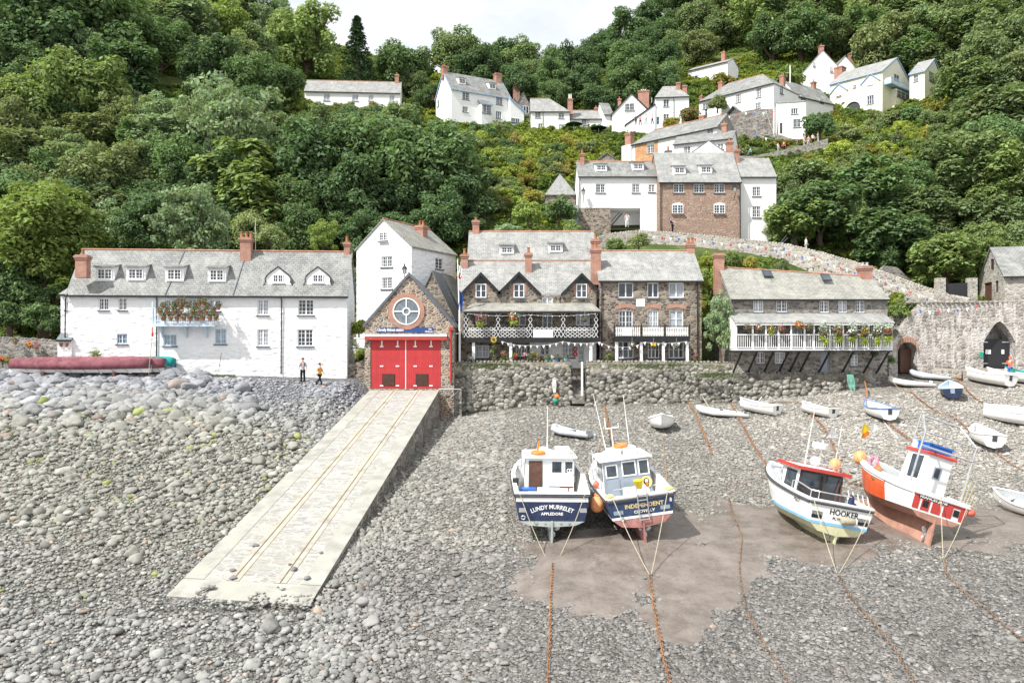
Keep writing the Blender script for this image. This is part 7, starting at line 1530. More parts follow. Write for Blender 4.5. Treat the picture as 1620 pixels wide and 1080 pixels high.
thing(MB().lathe([(.14, -.15), (.17, 0), (.14, .15)], (1.45, .1, 1.95), 12, 'x'), 'fender_buoy', 'pinkbuoy', "coral fender at the right stern corner of the orange boat", 'buoy', r)
for k, (x, y, c1) in enumerate(((-.55, 6.1, 'orange'), (-.75, 5.9, 'yellow'), (-.35, 5.8, 'hullwhite'))):
    fl = empty('flag_marker', r.matrix_basis @ Vector((x, y, 2.9)), 0, ["orange flagged marker pole at the bow of the orange boat", "yellow flagged marker pole at the bow of the orange boat", "white flagged marker pole at the bow of the orange boat"][k], 'marker pole'); fl.rotation_euler = r.rotation_euler
    MB().tube([(0, 0, -.5), (0, 0, 1.4 + .2 * k)], .018, 5).build('pole', MT['ropey'], fl); MB().add([(0, 0, .9 + .2 * k), (0, 0, 1.38 + .2 * k), (.2, -.02, 1.36 + .2 * k), (.42, .06, 1.2 + .2 * k), (.2, .05, .95 + .2 * k)], [(0, 4, 3, 2, 1)]).build('flag', MT[c1], fl)
mb = MB()
for k in range(5): mb.tube([(1.0 + .12 * k, .2, 2.0), (.9 + .16 * k, .0, 3.4 - .2 * k)], .03, 5)
thing(mb, 'timber_poles', 'ropey', "bundle of wooden poles in the right stern corner of the orange boat", 'poles', r, False)
# ================================================================ TENDERS ON THE SHINGLE
def dinghy(px, py, L, B, yaw, roll, kind, cols, label, group=None, inside=None, d=None, pitch=0):
    p = GB(px, py) if d is None else P(px, py, d); out, gun, inn = cols
    o = empty('inflatable_dinghy' if kind == 'rib' else 'rowing_dinghy', p + Vector((0, 0, .03)), 0, label, 'dinghy', group); o.rotation_euler = (R(pitch) + .08, R(roll), R(yaw)); H = .62 * B / 1.5
    if kind == 'rib':
        rr = .21; pts = [(-B / 2 + rr, -L / 2, rr), (-B / 2 + rr, L * .15, rr), (-B / 2 + rr + .12, L * .35, rr + .08), (0, L / 2 - rr, rr + .2), (B / 2 - rr - .12, L * .35, rr + .08), (B / 2 - rr, L * .15, rr), (B / 2 - rr, -L / 2, rr)]
        MB().tube(pts, [rr * .55, rr, rr, rr, rr, rr, rr * .55], 12).build('tube', MT[out], o, True); MB().box(-B / 2 + rr * 1.2, B / 2 - rr * 1.2, -L / 2 + .25, L * .3, .08, .16).build('floor', MT[inn], o)
        MB().box(-B / 2 + rr * 1.5, B / 2 - rr * 1.5, -L / 2 + .2, -L / 2 + .25, .1, .52).build('transom', MT[gun], o); MB().box(-B / 2 + rr, B / 2 - rr, -.1, .15, rr * 1.7, rr * 1.9).build('seat', MT[gun], o)
        return o
    n = 11; ts = [i / (n - 1) for i in range(n)]
    def b(t): return B / 2 * (.8 + .2 * math.sin(min(1, t / .45) * math.pi / 2)) if t < .45 else B / 2 * max(.02, 1 - ((t - .45) / .55) ** 2.1)
    def sec(t, k, dz):
        bb = b(t) * k; s_ = H * (1 + .3 * (2 * t - .8) ** 2); y = (t - .5) * L; return [(-bb, y, s_), (-bb * .93, y, s_ * .5 + dz), (-bb * .62, y, .10 + dz + .15 * t ** 4), (0, y, dz + .22 * t ** 4), (bb * .62, y, .10 + dz + .15 * t ** 4), (bb * .93, y, s_ * .5 + dz), (bb, y, s_)]
    ou = MB().loft([sec(t, 1, 0) for t in ts], False); ou.poly(*sec(0, 1, 0)); ou.build('hull', MT[out], o, True)
    MB().loft([sec(max(t, .02), .93, .05) for t in ts], False).poly(*sec(.02, .93, .05)).build('inner_shell', MT[inn], o, True)
    mb = MB()
    for s in (1, -1): mb.tube([(s * b(t), (t - .5) * L, H * (1 + .3 * (2 * t - .8) ** 2)) for t in ts], .045, 6)
    mb.tube([(-b(0), -L / 2, H * 1.19), (b(0), -L / 2, H * 1.19)], .045, 6); mb.build('gunwale', MT[gun], o)
    for t in (.22, .52, .8): MB().box(-b(t) * .9, b(t) * .9, (t - .5) * L - .11, (t - .5) * L + .11, H * .66, H * .71).build('thwart', MT[inside or gun], o)
    MB().box(-.13, .13, -L / 2 - .02, -L / 2 - .003, H * .6, H * 1.15).build('motor_pad', MT['rubber' if out != 'navy' else 'cabingrey'], o)
    if kind == 'cover': MB().loft([[(-b(t) * 1.01, (t - .5) * L, H * (1 + .3 * (2 * t - .8) ** 2) + .03), (0, (t - .5) * L, H * 1.3 + .16 * math.sin(t * 3)), (b(t) * 1.01, (t - .5) * L, H * (1 + .3 * (2 * t - .8) ** 2) + .03)] for t in ts], False).build('cover', MT['inflwhite'], o, True)
    return o
hw = ('hullwhite', 'hullwhite', 'deckgrey')
dinghy(903, 690, 3.0, 1.5, 55, 4, 'rib', ('inflgrey', 'inflgrey', 'deckgrey'), "grey inflatable dinghy lying just behind the LUNDY MURRELET cabin")
o = dinghy(1047, 679, 3.4, 1.65, 170, 2, 'cover', ('hullwhite', 'inflwhite', 'inflwhite'), "white covered dinghy with a teal patch, alone below the sea wall"); MB().poly((-.5, .2, .95), (.1, .1, 1.0), (.2, .75, .96), (-.4, .8, .92)).build('cover_patch', MT['teal'], o)
dinghy(1141, 658, 3.6, 1.6, 75, 0, 'rib', ('inflwhite', 'rubber', 'rubber'), "dark floored white inflatable dinghy near the sea wall foot")
dinghy(1199, 654, 3.0, 1.5, 40, 0, 'open', hw, "white open dinghy right of the dark floored inflatable"); dinghy(1292, 658, 2.6, 1.35, 30, 3, 'open', ('hullwhite', 'hullwhite', 'deckgrey'), "small white dinghy with grey inside, alone in front of the gallery cottage")
dinghy(1388, 660, 3.0, 1.6, 4, 0, 'open', ('hullwhite', 'steelblue', 'hullwhite'), "white dinghy with blue gunwale and thwarts", inside='steelblue')
dinghy(1440, 611, 3.2, 1.4, 75, 0, 'rib', ('inflwhite', 'inflwhite', 'inflwhite'), "all white inflatable dinghy lying under the small brick arch"); dinghy(1471, 600, 3.0, 1.5, 55, 0, 'rib', ('inflgrey', 'inflgrey', 'inflwhite'), "pale grey inflatable dinghy close under the quay wall")
dinghy(1505, 627, 3.0, 1.5, -25, -4, 'open', ('navy', 'bluewood', 'bluewood'), "dark blue rowing dinghy with pale blue inside"); dinghy(1560, 607, 3.9, 1.75, 18, 6, 'open', ('hullwhite', 'hullwhite', 'hullwhite'), "largest white open boat drawn up under the pointed arch")
dinghy(1593, 603, 3.0, 1.45, 35, 4, 'open', hw, "white dinghy between the large open boat and the teal one"); dinghy(1622, 602, 3.0, 1.45, 35, 4, 'open', ('hullwhite', 'teal', 'teal'), "white dinghy with teal inside cut by the right edge")
dinghy(1603, 671, 3.6, 1.8, 40, 3, 'cover', ('hullwhite', 'inflwhite', 'inflwhite'), "white dinghy under a white cover at the right edge"); dinghy(1556, 702, 2.9, 1.6, -10, 4, 'open', ('hullwhite', 'hullwhite', 'inflwhite'), "round white pram dinghy right of the orange boat's gantry"); dinghy(1626, 815, 3.2, 1.5, 25, -10, 'open', hw, "white boat end cut by the right edge on the mud")
# rowing gigs under canvas beside the white cottage row
def gig(px0, px1, d, zbase, cov, hullm, label, dy=0.0):
    a, b_ = P(px0, 578, d), P(px1, 578, d); L = b_.x - a.x; o = empty('rowing_gig', Vector((a.x, d, zbase)), R(2.5), label, 'rowing gig', None); n = 22; A, Bq = [], []
    for i in range(n):
        t = i / (n - 1); w = .75 * max(.06, math.sin(math.pi * (.02 + .93 * t)) ** .65 if t < .9 else .45 * (1 - (t - .9) / .1 * .3) + .12); z = .72 + .2 * (2 * t - 1) ** 2; h = .42 * math.sin(math.pi * min(1, max(0, t * .98 + .01))) ** .5
        A.append([(t * L, -w * .55, .03), (t * L, -w, z * .62), (t * L, w, z * .62), (t * L, w * .55, .03)]); ws = w + .04 + .02 * math.sin(t * 60); Bq.append([(t * L, -ws, z * .36), (t * L, -ws, z), (t * L, -w * .4, z + h * .8), (t * L, 0, z + h), (t * L, w * .4, z + h * .8), (t * L, ws, z), (t * L, ws, z * .36)])
    MB().loft(A).build('hull', MT[hullm], o); MB().loft(Bq).build('canvas_cover', MT[cov], o, True)
    mb = MB()
    for k in range(10): x = L * (k + .5) / 10; mb.tube([(x, -.8, .34), (x + .12, -.5, .05)], .012, 4)
    mb.build('lashing', MT['rubber'], o); MB().box(L * .25, L * .25 + .2, -.6, .6, -.35, .06).box(L * .75, L * .75 + .2, -.6, .6, -.35, .06).build('chock', MT['brownwood'], o); return o
zg = P(100, 587, 55.6).z - .12
gig(16, 234, 55.4, zg, 'maroon', 'hullwhite', "long white rowing gig under a maroon canvas cover, in front"); gig(150, 259, 56.4, zg, 'maroon', 'hullwhite', "second maroon covered gig mostly hidden behind the long one"); gig(215, 275, 57.2, zg, 'teal', 'steelblue', "blue rowing boat under a teal cover showing its end behind the maroon gigs")
# ================================================================ PEOPLE
def skin(name, V, E, rad, mat, parent, sub=1):
    me = bpy.data.meshes.new(name); me.from_pydata(V, E, []); o = bpy.data.objects.new(name, me); COL.objects.link(o)
    md = o.modifiers.new("skin", 'SKIN'); sb = o.modifiers.new("sub", 'SUBSURF'); sb.levels = sub; sb.render_levels = sub; md.use_smooth_shade = True
    if not me.skin_vertices: me.skin_vertices.new()
    for i, r_ in enumerate(rad): me.skin_vertices[0].data[i].radius = (r_, r_)
    me.skin_vertices[0].data[0].use_root = True
    dg = bpy.context.evaluated_depsgraph_get(); m2 = bpy.data.meshes.new_from_object(o.evaluated_get(dg)); m2.materials.clear(); m2.materials.append(MT[mat]); m2.name = name
    bpy.data.objects.remove(o); o2 = bpy.data.objects.new(name, m2); COL.objects.link(o2); o2.parent = parent; return o2
def person(loc, yaw, top, legs, label, h=1.72, lf=0.0, rf=0.0, la=8, ra=8, le=10, re_=10, shoes='cloth black', hair='hair', pack=None, detail=True, lean=0, group=None, hat=None):
    """stands facing -y; lf/rf swing the legs forward, la/ra the arms forward, le/re_ bend the elbows (degrees)"""
    o = empty('person', loc, R(yaw), label, 'person', group); k = h / 1.72; o.scale = (k, k, k)
    def rot(p, c, a): p = Vector(p) - Vector(c); m_ = Matrix.Rotation(R(a), 3, 'X'); return Vector(c) + m_ @ p
    J = {'pel': Vector((0, 0, .93)), 'wst': Vector((0, .0, 1.08)), 'chs': Vector((0, .0, 1.30)), 'nk0': Vector((0, .01, 1.46)), 'nk1': Vector((0, -.01, 1.53)), 'hd0': Vector((0, -.02, 1.60)), 'hd1': Vector((0, -.01, 1.67))}
    for s, n, fa, aa, ee in ((-1, 'l', lf, la, le), (1, 'r', rf, ra, re_)):
        hp = Vector((s * .09, 0, .88)); kn = rot((s * .10, -.01, .49), hp, -fa); an = rot(rot((s * .10, .0, .09), (s * .10, -.01, .49), max(0, -fa) * .9 + 3), hp, -fa); J[n + 'hp'], J[n + 'kn'], J[n + 'an'] = hp, kn, an; J[n + 'to'] = an + Vector((s * .02, -.15, -.05))
        sh = Vector((s * .18, .01, 1.41)); el = rot((s * .23, .02, 1.13), sh, -aa); wr = el + rot((s * .245, -.02, .89), (s * .23, .02, 1.13), -aa - ee) - Vector((s * .23, .02, 1.13)); J[n + 'sh'], J[n + 'el'], J[n + 'wr'] = sh, el, wr; J[n + 'hn'] = wr + (wr - el).normalized() * .08
    if lean:
        for q in J:
            if q[1:] not in ('hp', 'kn', 'an', 'to') and q != 'pel': J[q] = rot(J[q], J['pel'], lean)
    names = ['pel', 'wst', 'chs', 'nk0', 'nk1', 'hd0', 'hd1']; rad = [.105, .10, .115, .062, .05, .082, .088]; ed = [(i, i + 1) for i in range(6)]; V = [J[q] for q in names]
    def app(p, r_, frm): V.append(Vector(p)); rad.append(r_); ed.append((frm, len(V) - 1)); return len(V) - 1
    for n in 'lr':
        i = app(J[n + 'hp'], .085, 0); i = app(J[n + 'kn'], .055, i); i = app(J[n + 'an'], .04, i); app(J[n + 'to'], .035, i)
        i = app(J[n + 'sh'], .052, 2); i = app(J[n + 'el'], .038, i); i = app(J[n + 'wr'], .026, i); hn = app(J[n + 'hn'], .03, i)
        if detail:
            d = (J[n + 'wr'] - J[n + 'el']).normalized(); sd = Vector((0, 1, 0)); s = -1 if n == 'l' else 1
            for q, (off, ln) in enumerate(((-.027, .065), (-.009, .075), (.009, .07), (.027, .055))): f1 = app(J[n + 'hn'] + d * (.02 + ln * .45) + sd * off + Vector((-s * .004, 0, 0)), .009, hn); app(J[n + 'hn'] + d * (.02 + ln * .9) + sd * off * 1.05 + Vector((-s * .02, 0, 0)), .008, f1)
            app(J[n + 'wr'] + d * .05 + sd * -.045 + Vector((-s * .012, 0, 0)), .01, hn)
    if detail: app(J['hd0'] + Vector((0, -.1, .02)), .014, 5)
    b_ = skin('body', [tuple(v) for v in V], ed, rad, 'skin', o)
    if detail:
        mb = MB()
        for s in (-1, 1): mb.ell(J['hd0'] + Vector((s * .033, -.083, .045)), .012, .008, .009, 6, 4)
        mb.build('eyes', MT['hair'], b_); MB().ell(J['hd0'] + Vector((0, -.083, -.035)), .026, .008, .008, 6, 4).build('mouth', MT['cloth pink'], b_)
    skin('top', [tuple(J[q]) for q in ('wst', 'pel', 'chs', 'nk0', 'lsh', 'lel', 'rsh', 'rel')] + [tuple(J['pel'] - Vector((0, 0, .06)))], [(0, 1), (1, 8), (0, 2), (2, 3), (2, 4), (4, 5), (2, 6), (6, 7)], [.118, .122, .135, .065, .068, .054, .068, .054, .118], top, o)
    skin('trousers', [tuple(J[q]) for q in ('pel', 'lhp', 'lkn', 'lan', 'rhp', 'rkn', 'ran')], [(0, 1), (1, 2), (2, 3), (0, 4), (4, 5), (5, 6)], [.116, .098, .072, .056, .098, .072, .056], legs, o)
    mb = MB()
    for n in 'lr': mb.ell(J[n + 'an'] + Vector((0, -.06, -.045)), .05, .13, .045, 8, 6)
    mb.build('shoes', MT[shoes], o, True); c = J['hd1'] + Vector((0, .02, .022))
    MB().ell(c, .098, .105, .09, 10, 7).build('hat' if hat else 'hair', MT[hat or hair], o, True)
    if pack: MB().ell(J['chs'] + Vector((0, .17, .0)), .15, .09, .22, 10, 7).build('backpack', MT[pack], o, True); MB().tube([J['chs'] + Vector((-.12, -.13, -.12)), J['chs'] + Vector((-.12, -.1, .14)), J['chs'] + Vector((-.1, .1, .15))], .022, 5).tube([J['chs'] + Vector((.12, -.13, -.12)), J['chs'] + Vector((.12, -.1, .14)), J['chs'] + Vector((.1, .1, .15))], .022, 5).build('straps', MT[pack], o)
    return o
def gp(px, py, d): p = P(px, py, d); p.z = zb(p.x, p.y) + .01; return p
person(gp(479, 599, 56.6), 12, 'cloth grey', 'cloth black', "person in grey shirt with dark backpack standing before the white cottage row", 1.8, pack='cloth black', la=4, ra=6)
person(gp(506, 603, 56.0), 65, 'cloth mustard', 'cloth black', "person in a mustard jumper walking in front of the white cottage row", 1.68, lf=22, rf=-24, la=-14, ra=18)
p3 = person(gp(1598, 592, 59.6), -60, 'cloth orange', 'cloth blue', "person in orange jacket and yellow boots carrying things by the pointed arch", 1.72, lf=14, rf=-16, la=30, ra=24, le=60, re_=60, shoes='cloth yellow', hat='cloth orange')
tag(MB().lathe([(.12, 0), (.16, .3), (.17, .3), (.17, .34), (.1, .05)], (0, 0, 0), 10).build('bucket', MT['cloth green']), "small green bucket carried by the person in the orange jacket", "bucket").location = gp(1599.5, 592, 59.2) + Vector((.1, 0, .55))
person(P(992, 361, 87), -20, 'cloth white', 'cloth white', "person in white carrying a dark bag in the carriage opening", 1.7, lf=10, rf=-10, pack='cloth navy', detail=False)
person(P(1064, 369, 85.4), 60, 'cloth navy', 'cloth black', "person in navy leaning on the path wall below the brown brick house", 1.7, lean=-25, la=40, ra=40, detail=False)
for px, py, t, l, lb, yw in ((1006, 198, 'cloth black', 'cloth navy', "person in dark clothes at the left of the four walkers below the hipped white house", 20), (1013, 199, 'cloth pink', 'cloth black', "person in a pink top among the four walkers below the hipped white house", -40), (1022, 197, 'cloth white', 'cloth grey', "person in pale clothes third of the four walkers below the hipped white house", 80), (1032, 197, 'cloth grey', 'cloth navy', "person in grey and navy nearest the small blue door above the slope", -70)): person(P(px, py, 133), yw, t, l, lb, 1.7, lf=12, rf=-12, detail=False)
for px, py, t, l, lb, yw in ((1175, 250, 'cloth navy', 'cloth black', "person in navy at the lower end of the upper path", 50), (1187, 249, 'cloth green', 'cloth navy', "person in bright green on the upper path above the narrow white house", -50), (1231, 241, 'cloth white', 'cloth grey', "person in white at the left of the pair by the upper path wall", 30), (1240, 239, 'cloth red', 'cloth black', "person in red beside a companion in white by the upper path wall", -30), (1272, 231, 'cloth white', 'cloth grey', "person in white, first of the four under the dark bush", 30), (1279, 230, 'cloth pink', 'cloth grey', "person in pink under the dark bush on the path", -30), (1286, 227, 'cloth white', 'cloth black', "person in white top and black trousers under the dark bush", 10), (1294, 225, 'cloth grey', 'cloth grey', "person all in grey, last of the four under the dark bush", 60)): person(P(px, py + 2, 118 + (px - 1175) * .035), yw, t, l, lb, 1.7, lf=12, rf=-12, detail=False)
person(P(1480, 478, 69.5), 40, 'cloth red', 'cloth navy', "person in red walking by the yard gate", 1.7, lf=12, rf=-12, detail=False)
person(P(1275, 401, 81.4), 90, 'cloth white', 'cloth grey', "person in white passing behind the bend of the retaining wall", 1.7, detail=False)
# ================================================================ CHAINS AND ROPES
def dens(pts, step):
    out = [Vector(pts[0])]
    for a, b_ in zip(pts[:-1], pts[1:]):
        a, b_ = Vector(a), Vector(b_); n = max(1, int((b_ - a).length / step)); out += [a.lerp(b_, (i + 1) / n) for i in range(n)]
    return out
def spl(pts, n=6):
    out = []; P_ = [Vector(p) for p in pts]
    for i in range(len(P_) - 1):
        p0, p1, p2, p3_ = P_[max(0, i - 1)], P_[i], P_[i + 1], P_[min(len(P_) - 1, i + 2)]
        for k in range(n): t = k / n; out.append(.5 * ((2 * p1) + (p2 - p0) * t + (2 * p0 - 5 * p1 + 4 * p2 - p3_) * t * t + (3 * p1 - p0 - 3 * p2 + p3_) * t ** 3))
    return out + [P_[-1]]
def chain(px_pts, label, s=.115, mat='rust', seed=1):
    g = []
    for v in dens(spl([GB(*p) for p in px_pts]), s * 1.35): w = .03 * noise.noise(v * 2.0); g.append(Vector((v.x + w, v.y, zb(v.x, v.y) + s * .75 + (.05 if v.y > 36 else .02))))
    mb = MB(); c = g[0].copy()
    for i in range(len(g) - 1):
        a, b_ = g[i] - c, g[i + 1] - c; t = (b_ - a).normalized(); q = t.to_track_quat('X', 'Z').to_matrix() @ Matrix.Rotation(math.pi / 2 * (i % 2) + .5, 3, 'X')
        L = s * .95; wd = s * .5; m_ = (a + b_) / 2; ring_ = [m_ + q @ Vector((L * math.cos(u) * .95, wd * math.sin(u), 0)) for u in [j * math.pi / 3 for j in range(6)]]; mb.tube(ring_, s * .2, 4, True)
    o = mb.build('mooring_chain', MT[mat]); o.location = c; return tag(o, label, 'chain')
rust2 = plain('orange rust', (.33, .17, .085), .85, .2, .1, .5, 5, (.20, .13, .09)); MT['rust2'] = rust2; MT['rust3'] = plain('dull chain', (.24, .17, .12), .8, .25, .15, .45, 4, (.36, .2, .1))
chain([(874, 893), (871, 960), (867, 1095)], "straight orange rusty chain running from the LUNDY MURRELET boat to the bottom edge", .085, 'rust2')
chain([(1028, 912), (1034, 960), (1043, 1010), (1062, 1095)], "thick rusty chain running from the INDEPENDENT boat to the bottom edge", .095, 'rust2')
chain([(1153, 790), (1160, 820), (1173, 850), (1170, 905), (1180, 965), (1200, 1005), (1252, 1090)], "winding dull chain between the blue boats and the HOOKER boat", .07, 'rust3')
chain([(1326, 912), (1345, 945), (1375, 980), (1415, 1030), (1452, 1095)], "brown chain running from the HOOKER boat to the bottom edge", .085, 'rust3')
chain([(1493, 888), (1497, 908), (1520, 935), (1570, 975), (1640, 1035)], "brown chain running from the orange boat to the right edge", .085, 'rust3')
chain([(1270, 643), (1310, 690), (1330, 745), (1345, 768), (1366, 770)], "orange chain curling on the shingle between HOOKER boat and orange boat", .11, 'rust2'); chain([(1462, 718), (1440, 700), (1395, 664)], "rusty chain from the blue edged dinghy toward the orange boat", .12, 'rust2'); chain([(1440, 622), (1475, 650), (1512, 665), (1535, 688)], "thin rusty chain from the white inflatable toward the round pram", .11, 'rust2')
chain([(1512, 600), (1540, 630), (1580, 652)], "thin chain above the navy dinghy running to the covered dinghy", .10, 'rust2'); chain([(1575, 718), (1600, 738), (1640, 760)], "rusty chain from the round pram to the right edge", .08, 'rust2')
def rope(pts, label, r=.022, mat='ropey', cat='rope', sag=0.0, name='mooring_rope'):
    q = dens(pts, .5); n = len(q)
    for i, v in enumerate(q): v.z -= sag * math.sin(math.pi * i / max(1, n - 1))
    c = q[0].copy(); o = MB().tube([v - c for v in q], r, 5).build(name, MT[mat]); o.location = c; return tag(o, label, cat)
def gl_(px, py, up=.03): v = GB(px, py); v.z = zb(v.x, v.y) + up; return v
def onb(b_, *p): return b_.matrix_basis @ Vector(p)
for b_, s, foot, nm in ((b1, (-1.35, -.03, 2.05), (862, 880), "left stern rope of the LUNDY MURRELET boat"), (b1, (1.35, -.03, 2.05), (886, 882), "right stern rope of the LUNDY MURRELET boat"), (b2, (-1.15, -.03, 2.05), (1028, 912), "left stern rope of the INDEPENDENT boat"), (b2, (1.15, -.03, 2.05), (1030, 912), "right stern rope of the INDEPENDENT boat"), (b3, (-1.25, -.03, 2.05), (1324, 910), "left stern rope of the HOOKER boat"), (b3, (1.25, -.03, 2.05), (1328, 910), "right stern rope of the HOOKER boat"), (b4, (-.1, -.05, 2.2), (1492, 886), "left stern rope of the orange boat"), (b4, (1.15, -.05, 2.1), (1494, 886), "right stern rope of the orange boat")): rope([onb(b_, *s), gl_(*foot)], nm + ", tied down to its chain", .018, 'ropey', sag=.12)
rope([onb(b2, -.5, 7.3, 2.8), gl_(962, 660), gl_(957, 640)], "brown bow rope running up the shingle behind the INDEPENDENT boat", .035, 'ropebrown'); rope([gl_(1048, 690), gl_(1052, 725), gl_(1056, 765)], "rope lying from the teal patched dinghy toward the INDEPENDENT boat", .03, 'ropebrown')
chain([(1088, 638), (1108, 676), (1126, 722)], "rusty chain on the shingle between the teal patched dinghy and the inflatable", .12, 'rust2'); chain([(956, 642), (964, 680), (978, 730)], "rusty chain coming down the shingle to the bow of the INDEPENDENT boat", .12, 'rust2'); chain([(1156, 640), (1182, 690), (1215, 745)], "rusty chain running down to the bow of the HOOKER boat", .12, 'rust2'); chain([(1218, 640), (1262, 640), (1285, 655)], "short rusty chain beside the small grey lined dinghy", .1, 'rust2')
rope([P(1205, 628, 59), gl_(1196, 640)], "white painter rope of the white dinghy under the sea wall", .04, 'inflwhite'); rope([P(1112, 628, 59.3), gl_(1122, 646)], "pale rope from the sea wall to the dark floored inflatable", .04, 'ropey'); rope([gl_(1396, 664), gl_(1404, 676), gl_(1420, 695)], "white painter rope of the blue edged dinghy", .03, 'inflwhite')
rope([P(1398, 590, 60), P(1420, 612, 58), gl_(1440, 622)], "dark rope from the gallery corner to the white inflatable", .03, 'ropebrown'); rope([gl_(1205, 757), gl_(1380, 790), gl_(1390, 800)], "dark rope lying across the mud behind HOOKER boat", .025, 'rubber')
for k, (px, lb) in enumerate(((1342, "green net rope hanging on the lower sea wall beneath the gallery"), (1347, "second green net rope hanging on the lower sea wall beneath the gallery"))):
    p = P(px, 592, 59.1); mb = MB()
    for j in range(4): mb.tube([(j * .06 - .1, -.05, .0), (j * .09 - .1, -.12, -.5), (j * .05 + .05, -.14, -1.05 - .1 * j)], .03, 5)
    o = mb.build('net_rope', MT['ropegreen']); o.location = p; tag(o, lb, 'net rope')
mb = MB()
for j in range(5): mb.tube([(j * .05 - .1, 0, 0), (j * .07 - .15, -.1, -.5), (j * .03 - .05, -.12, -1.0)], .022, 5)
o = mb.build('rope_hank', MT['inflwhite']); o.location = P(877, 600, 59.8); tag(o, "hank of pale rope hung on the sea wall left of the steps", 'rope')
for px, py, mt, rr, lb in ((881, 627, 'orange', .19, "orange buoy hanging at the foot of the sea wall left of the steps"), (879, 634, 'cloth green', .2, "green buoy lying under the orange buoy at the sea wall foot")):
    o = MB().ell((0, 0, 0), rr, rr, rr, 14, 10).lathe([(.04, rr), (.05, rr + .06), (.03, rr + .07)], (0, 0, 0), 8).build('buoy', MT[mt], None, True); o.location = P(px, py, 59.4); tag(o, lb, 'buoy')
# driftwood, hose and rusty gear on the shingle below the quay
tag(MB().tube([P(1494, 596, 60.5), P(1520, 598, 60.3)], .12, 7).build('timber', MT['ropebrown']), "short timber lying at the foot of the quay wall", "timber"); tag(MB().tube([P(1366, 640, 56), P(1372, 620, 57), P(1368, 603, 58.5)], .05, 6).build('rusty_pipe', MT['rust']), "rusty bent pipe against the right end of the lower sea wall", "pipe")
# ================================================================ BUNTING, FLAGS, POLES
def bunting(pts, label, cols, step=.75, sz=.22, sag=.12):
    q = []
    for a, b_ in zip(pts[:-1], pts[1:]):
        a, b_ = Vector(a), Vector(b_); n = max(2, int((b_ - a).length / step))
        for i in range(n): t = i / n; v = a.lerp(b_, t); v.z -= sag * 4 * t * (1 - t); q.append(v)
    q.append(Vector(pts[-1])); c = q[0].copy(); o = empty('bunting', c, 0, label, 'bunting'); MB().tube([v - c for v in q], .012, 4).build('cord', MT['inflwhite'], o); r_ = random.Random(len(q))
    for i, v in enumerate(q[:100]):
        d = (q[min(i + 1, len(q) - 1)] - q[max(0, i - 1)]).normalized(); p = v - c; w = r_.uniform(-.08, .08)
        MB().add([p - d * sz * .5, p + d * sz * .5, p + Vector((0, w - .03, -sz * 1.25)), p + Vector((0, w * .4 - .03, -sz * .5))], [(0, 3, 2), (0, 1, 3), (1, 2, 3)]).build('pennant', MT[cols[i % len(cols)]], o)
    return o
rwb = ['cloth blue', 'cloth white', 'cloth red', 'cloth white']
def off(p, k=.25): return P(p[0], p[1], p[2] - k)
bunting([off(p) for p in ((1022, 371, 84.5), (1100, 377, 84), (1170, 386, 83.2), (1240, 392, 82))], "red white and blue bunting strung along the path wall below the brown brick house", rwb, .85, .3)
bunting([off(p) for p in ((1228, 395, 81.5), (1290, 408, 79.6), (1340, 424, 77), (1364, 432, 75.8))], "bunting hanging on the bend of the path wall above the gallery cottage", rwb, .6, .3)
bunting([off(p) for p in ((1382, 436, 74.5), (1440, 460, 71), (1495, 478, 68.5))], "bunting on the lower path wall descending to the yard gate", rwb, .7, .27); bunting([P(1456, 490, 62.1), P(1500, 489, 62.1), P(1545, 483, 62.1)], "short bunting string on the quay wall left of the pointed arch", rwb, .6, .24)
bunting([P(960, 387, 83), P(985, 392, 83), P(1012, 366, 84.2)], "bunting looped over the bushes left of the path wall", rwb, .8, .27)
bunting([P(795, 540, 60.2), P(840, 546, 60.2), P(890, 540, 60.2), P(948, 541, 60.2)], "white pennants strung beneath the white lattice balcony", ['cloth white'], .42, .2); bunting([P(952, 543, 60), P(985, 549, 60), P(1020, 541, 60), P(1085, 540, 60)], "white pennants strung between the white columns of the three storey stone house", ['cloth white'], .45, .2)
bunting([P(1140, 186, 130), P(1180, 178, 129.2), P(1222, 176, 128)], "bunting along the top of the high grey retaining wall", rwb, 1.1, .4); bunting([P(1196, 212, 126), P(1228, 222, 124), P(1212, 176, 128)], "bunting hanging down beside the corner-on white house", rwb, 1.2, .4)
bunting([P(740, 496, 60.1), P(840, 498, 60.1), P(942, 496, 60.1)], "small white lights strung under the lattice balcony roof", ['cloth white'], .5, .07)
fp = empty('flagpole', P(727, 577, 60.2), 0, "white flagpole with blue flag beside the lifeboat station", 'flagpole'); h_ = P(727, 412, 60.2).z - fp.location.z
MB().tube([(0, 0, -.3), (0, 0, h_ * .5), (-.15, 0, h_)], [.085, .07, .035], 8).build('pole', MT['wood'], fp); MB().ell((-.15, 0, h_ + .05), .06, .06, .06, 8, 6).build('finial', MT['gold'], fp); MB().tube([(-1.3, .15, h_ * .30), (.1, -.05, h_ * .30)], .05, 6).build('yard', MT['wood'], fp)
def flag(z, c, wd, ht): 
    V = []; n = 7
    for i in range(n + 1):
        t = i / n
        for j in range(5): u = j / 4; V.append((-.08 + wd * t * .55 + .05 * math.sin(u * 4), -.08 * math.sin(t * 7 + u), z - ht * u - wd * t * .5))
    Fs = [(i * 5 + j, i * 5 + j + 1, (i + 1) * 5 + j + 1, (i + 1) * 5 + j) for i in range(n) for j in range(4)]; return MB().add(V, Fs).build('flag', MT[c], fp, True)
flag(h_ * .72, 'rniblue', .55, 1.5); flag(h_ * .96, 'cloth white', .4, .8); flag(h_ * .89, 'cloth red', .38, .4)
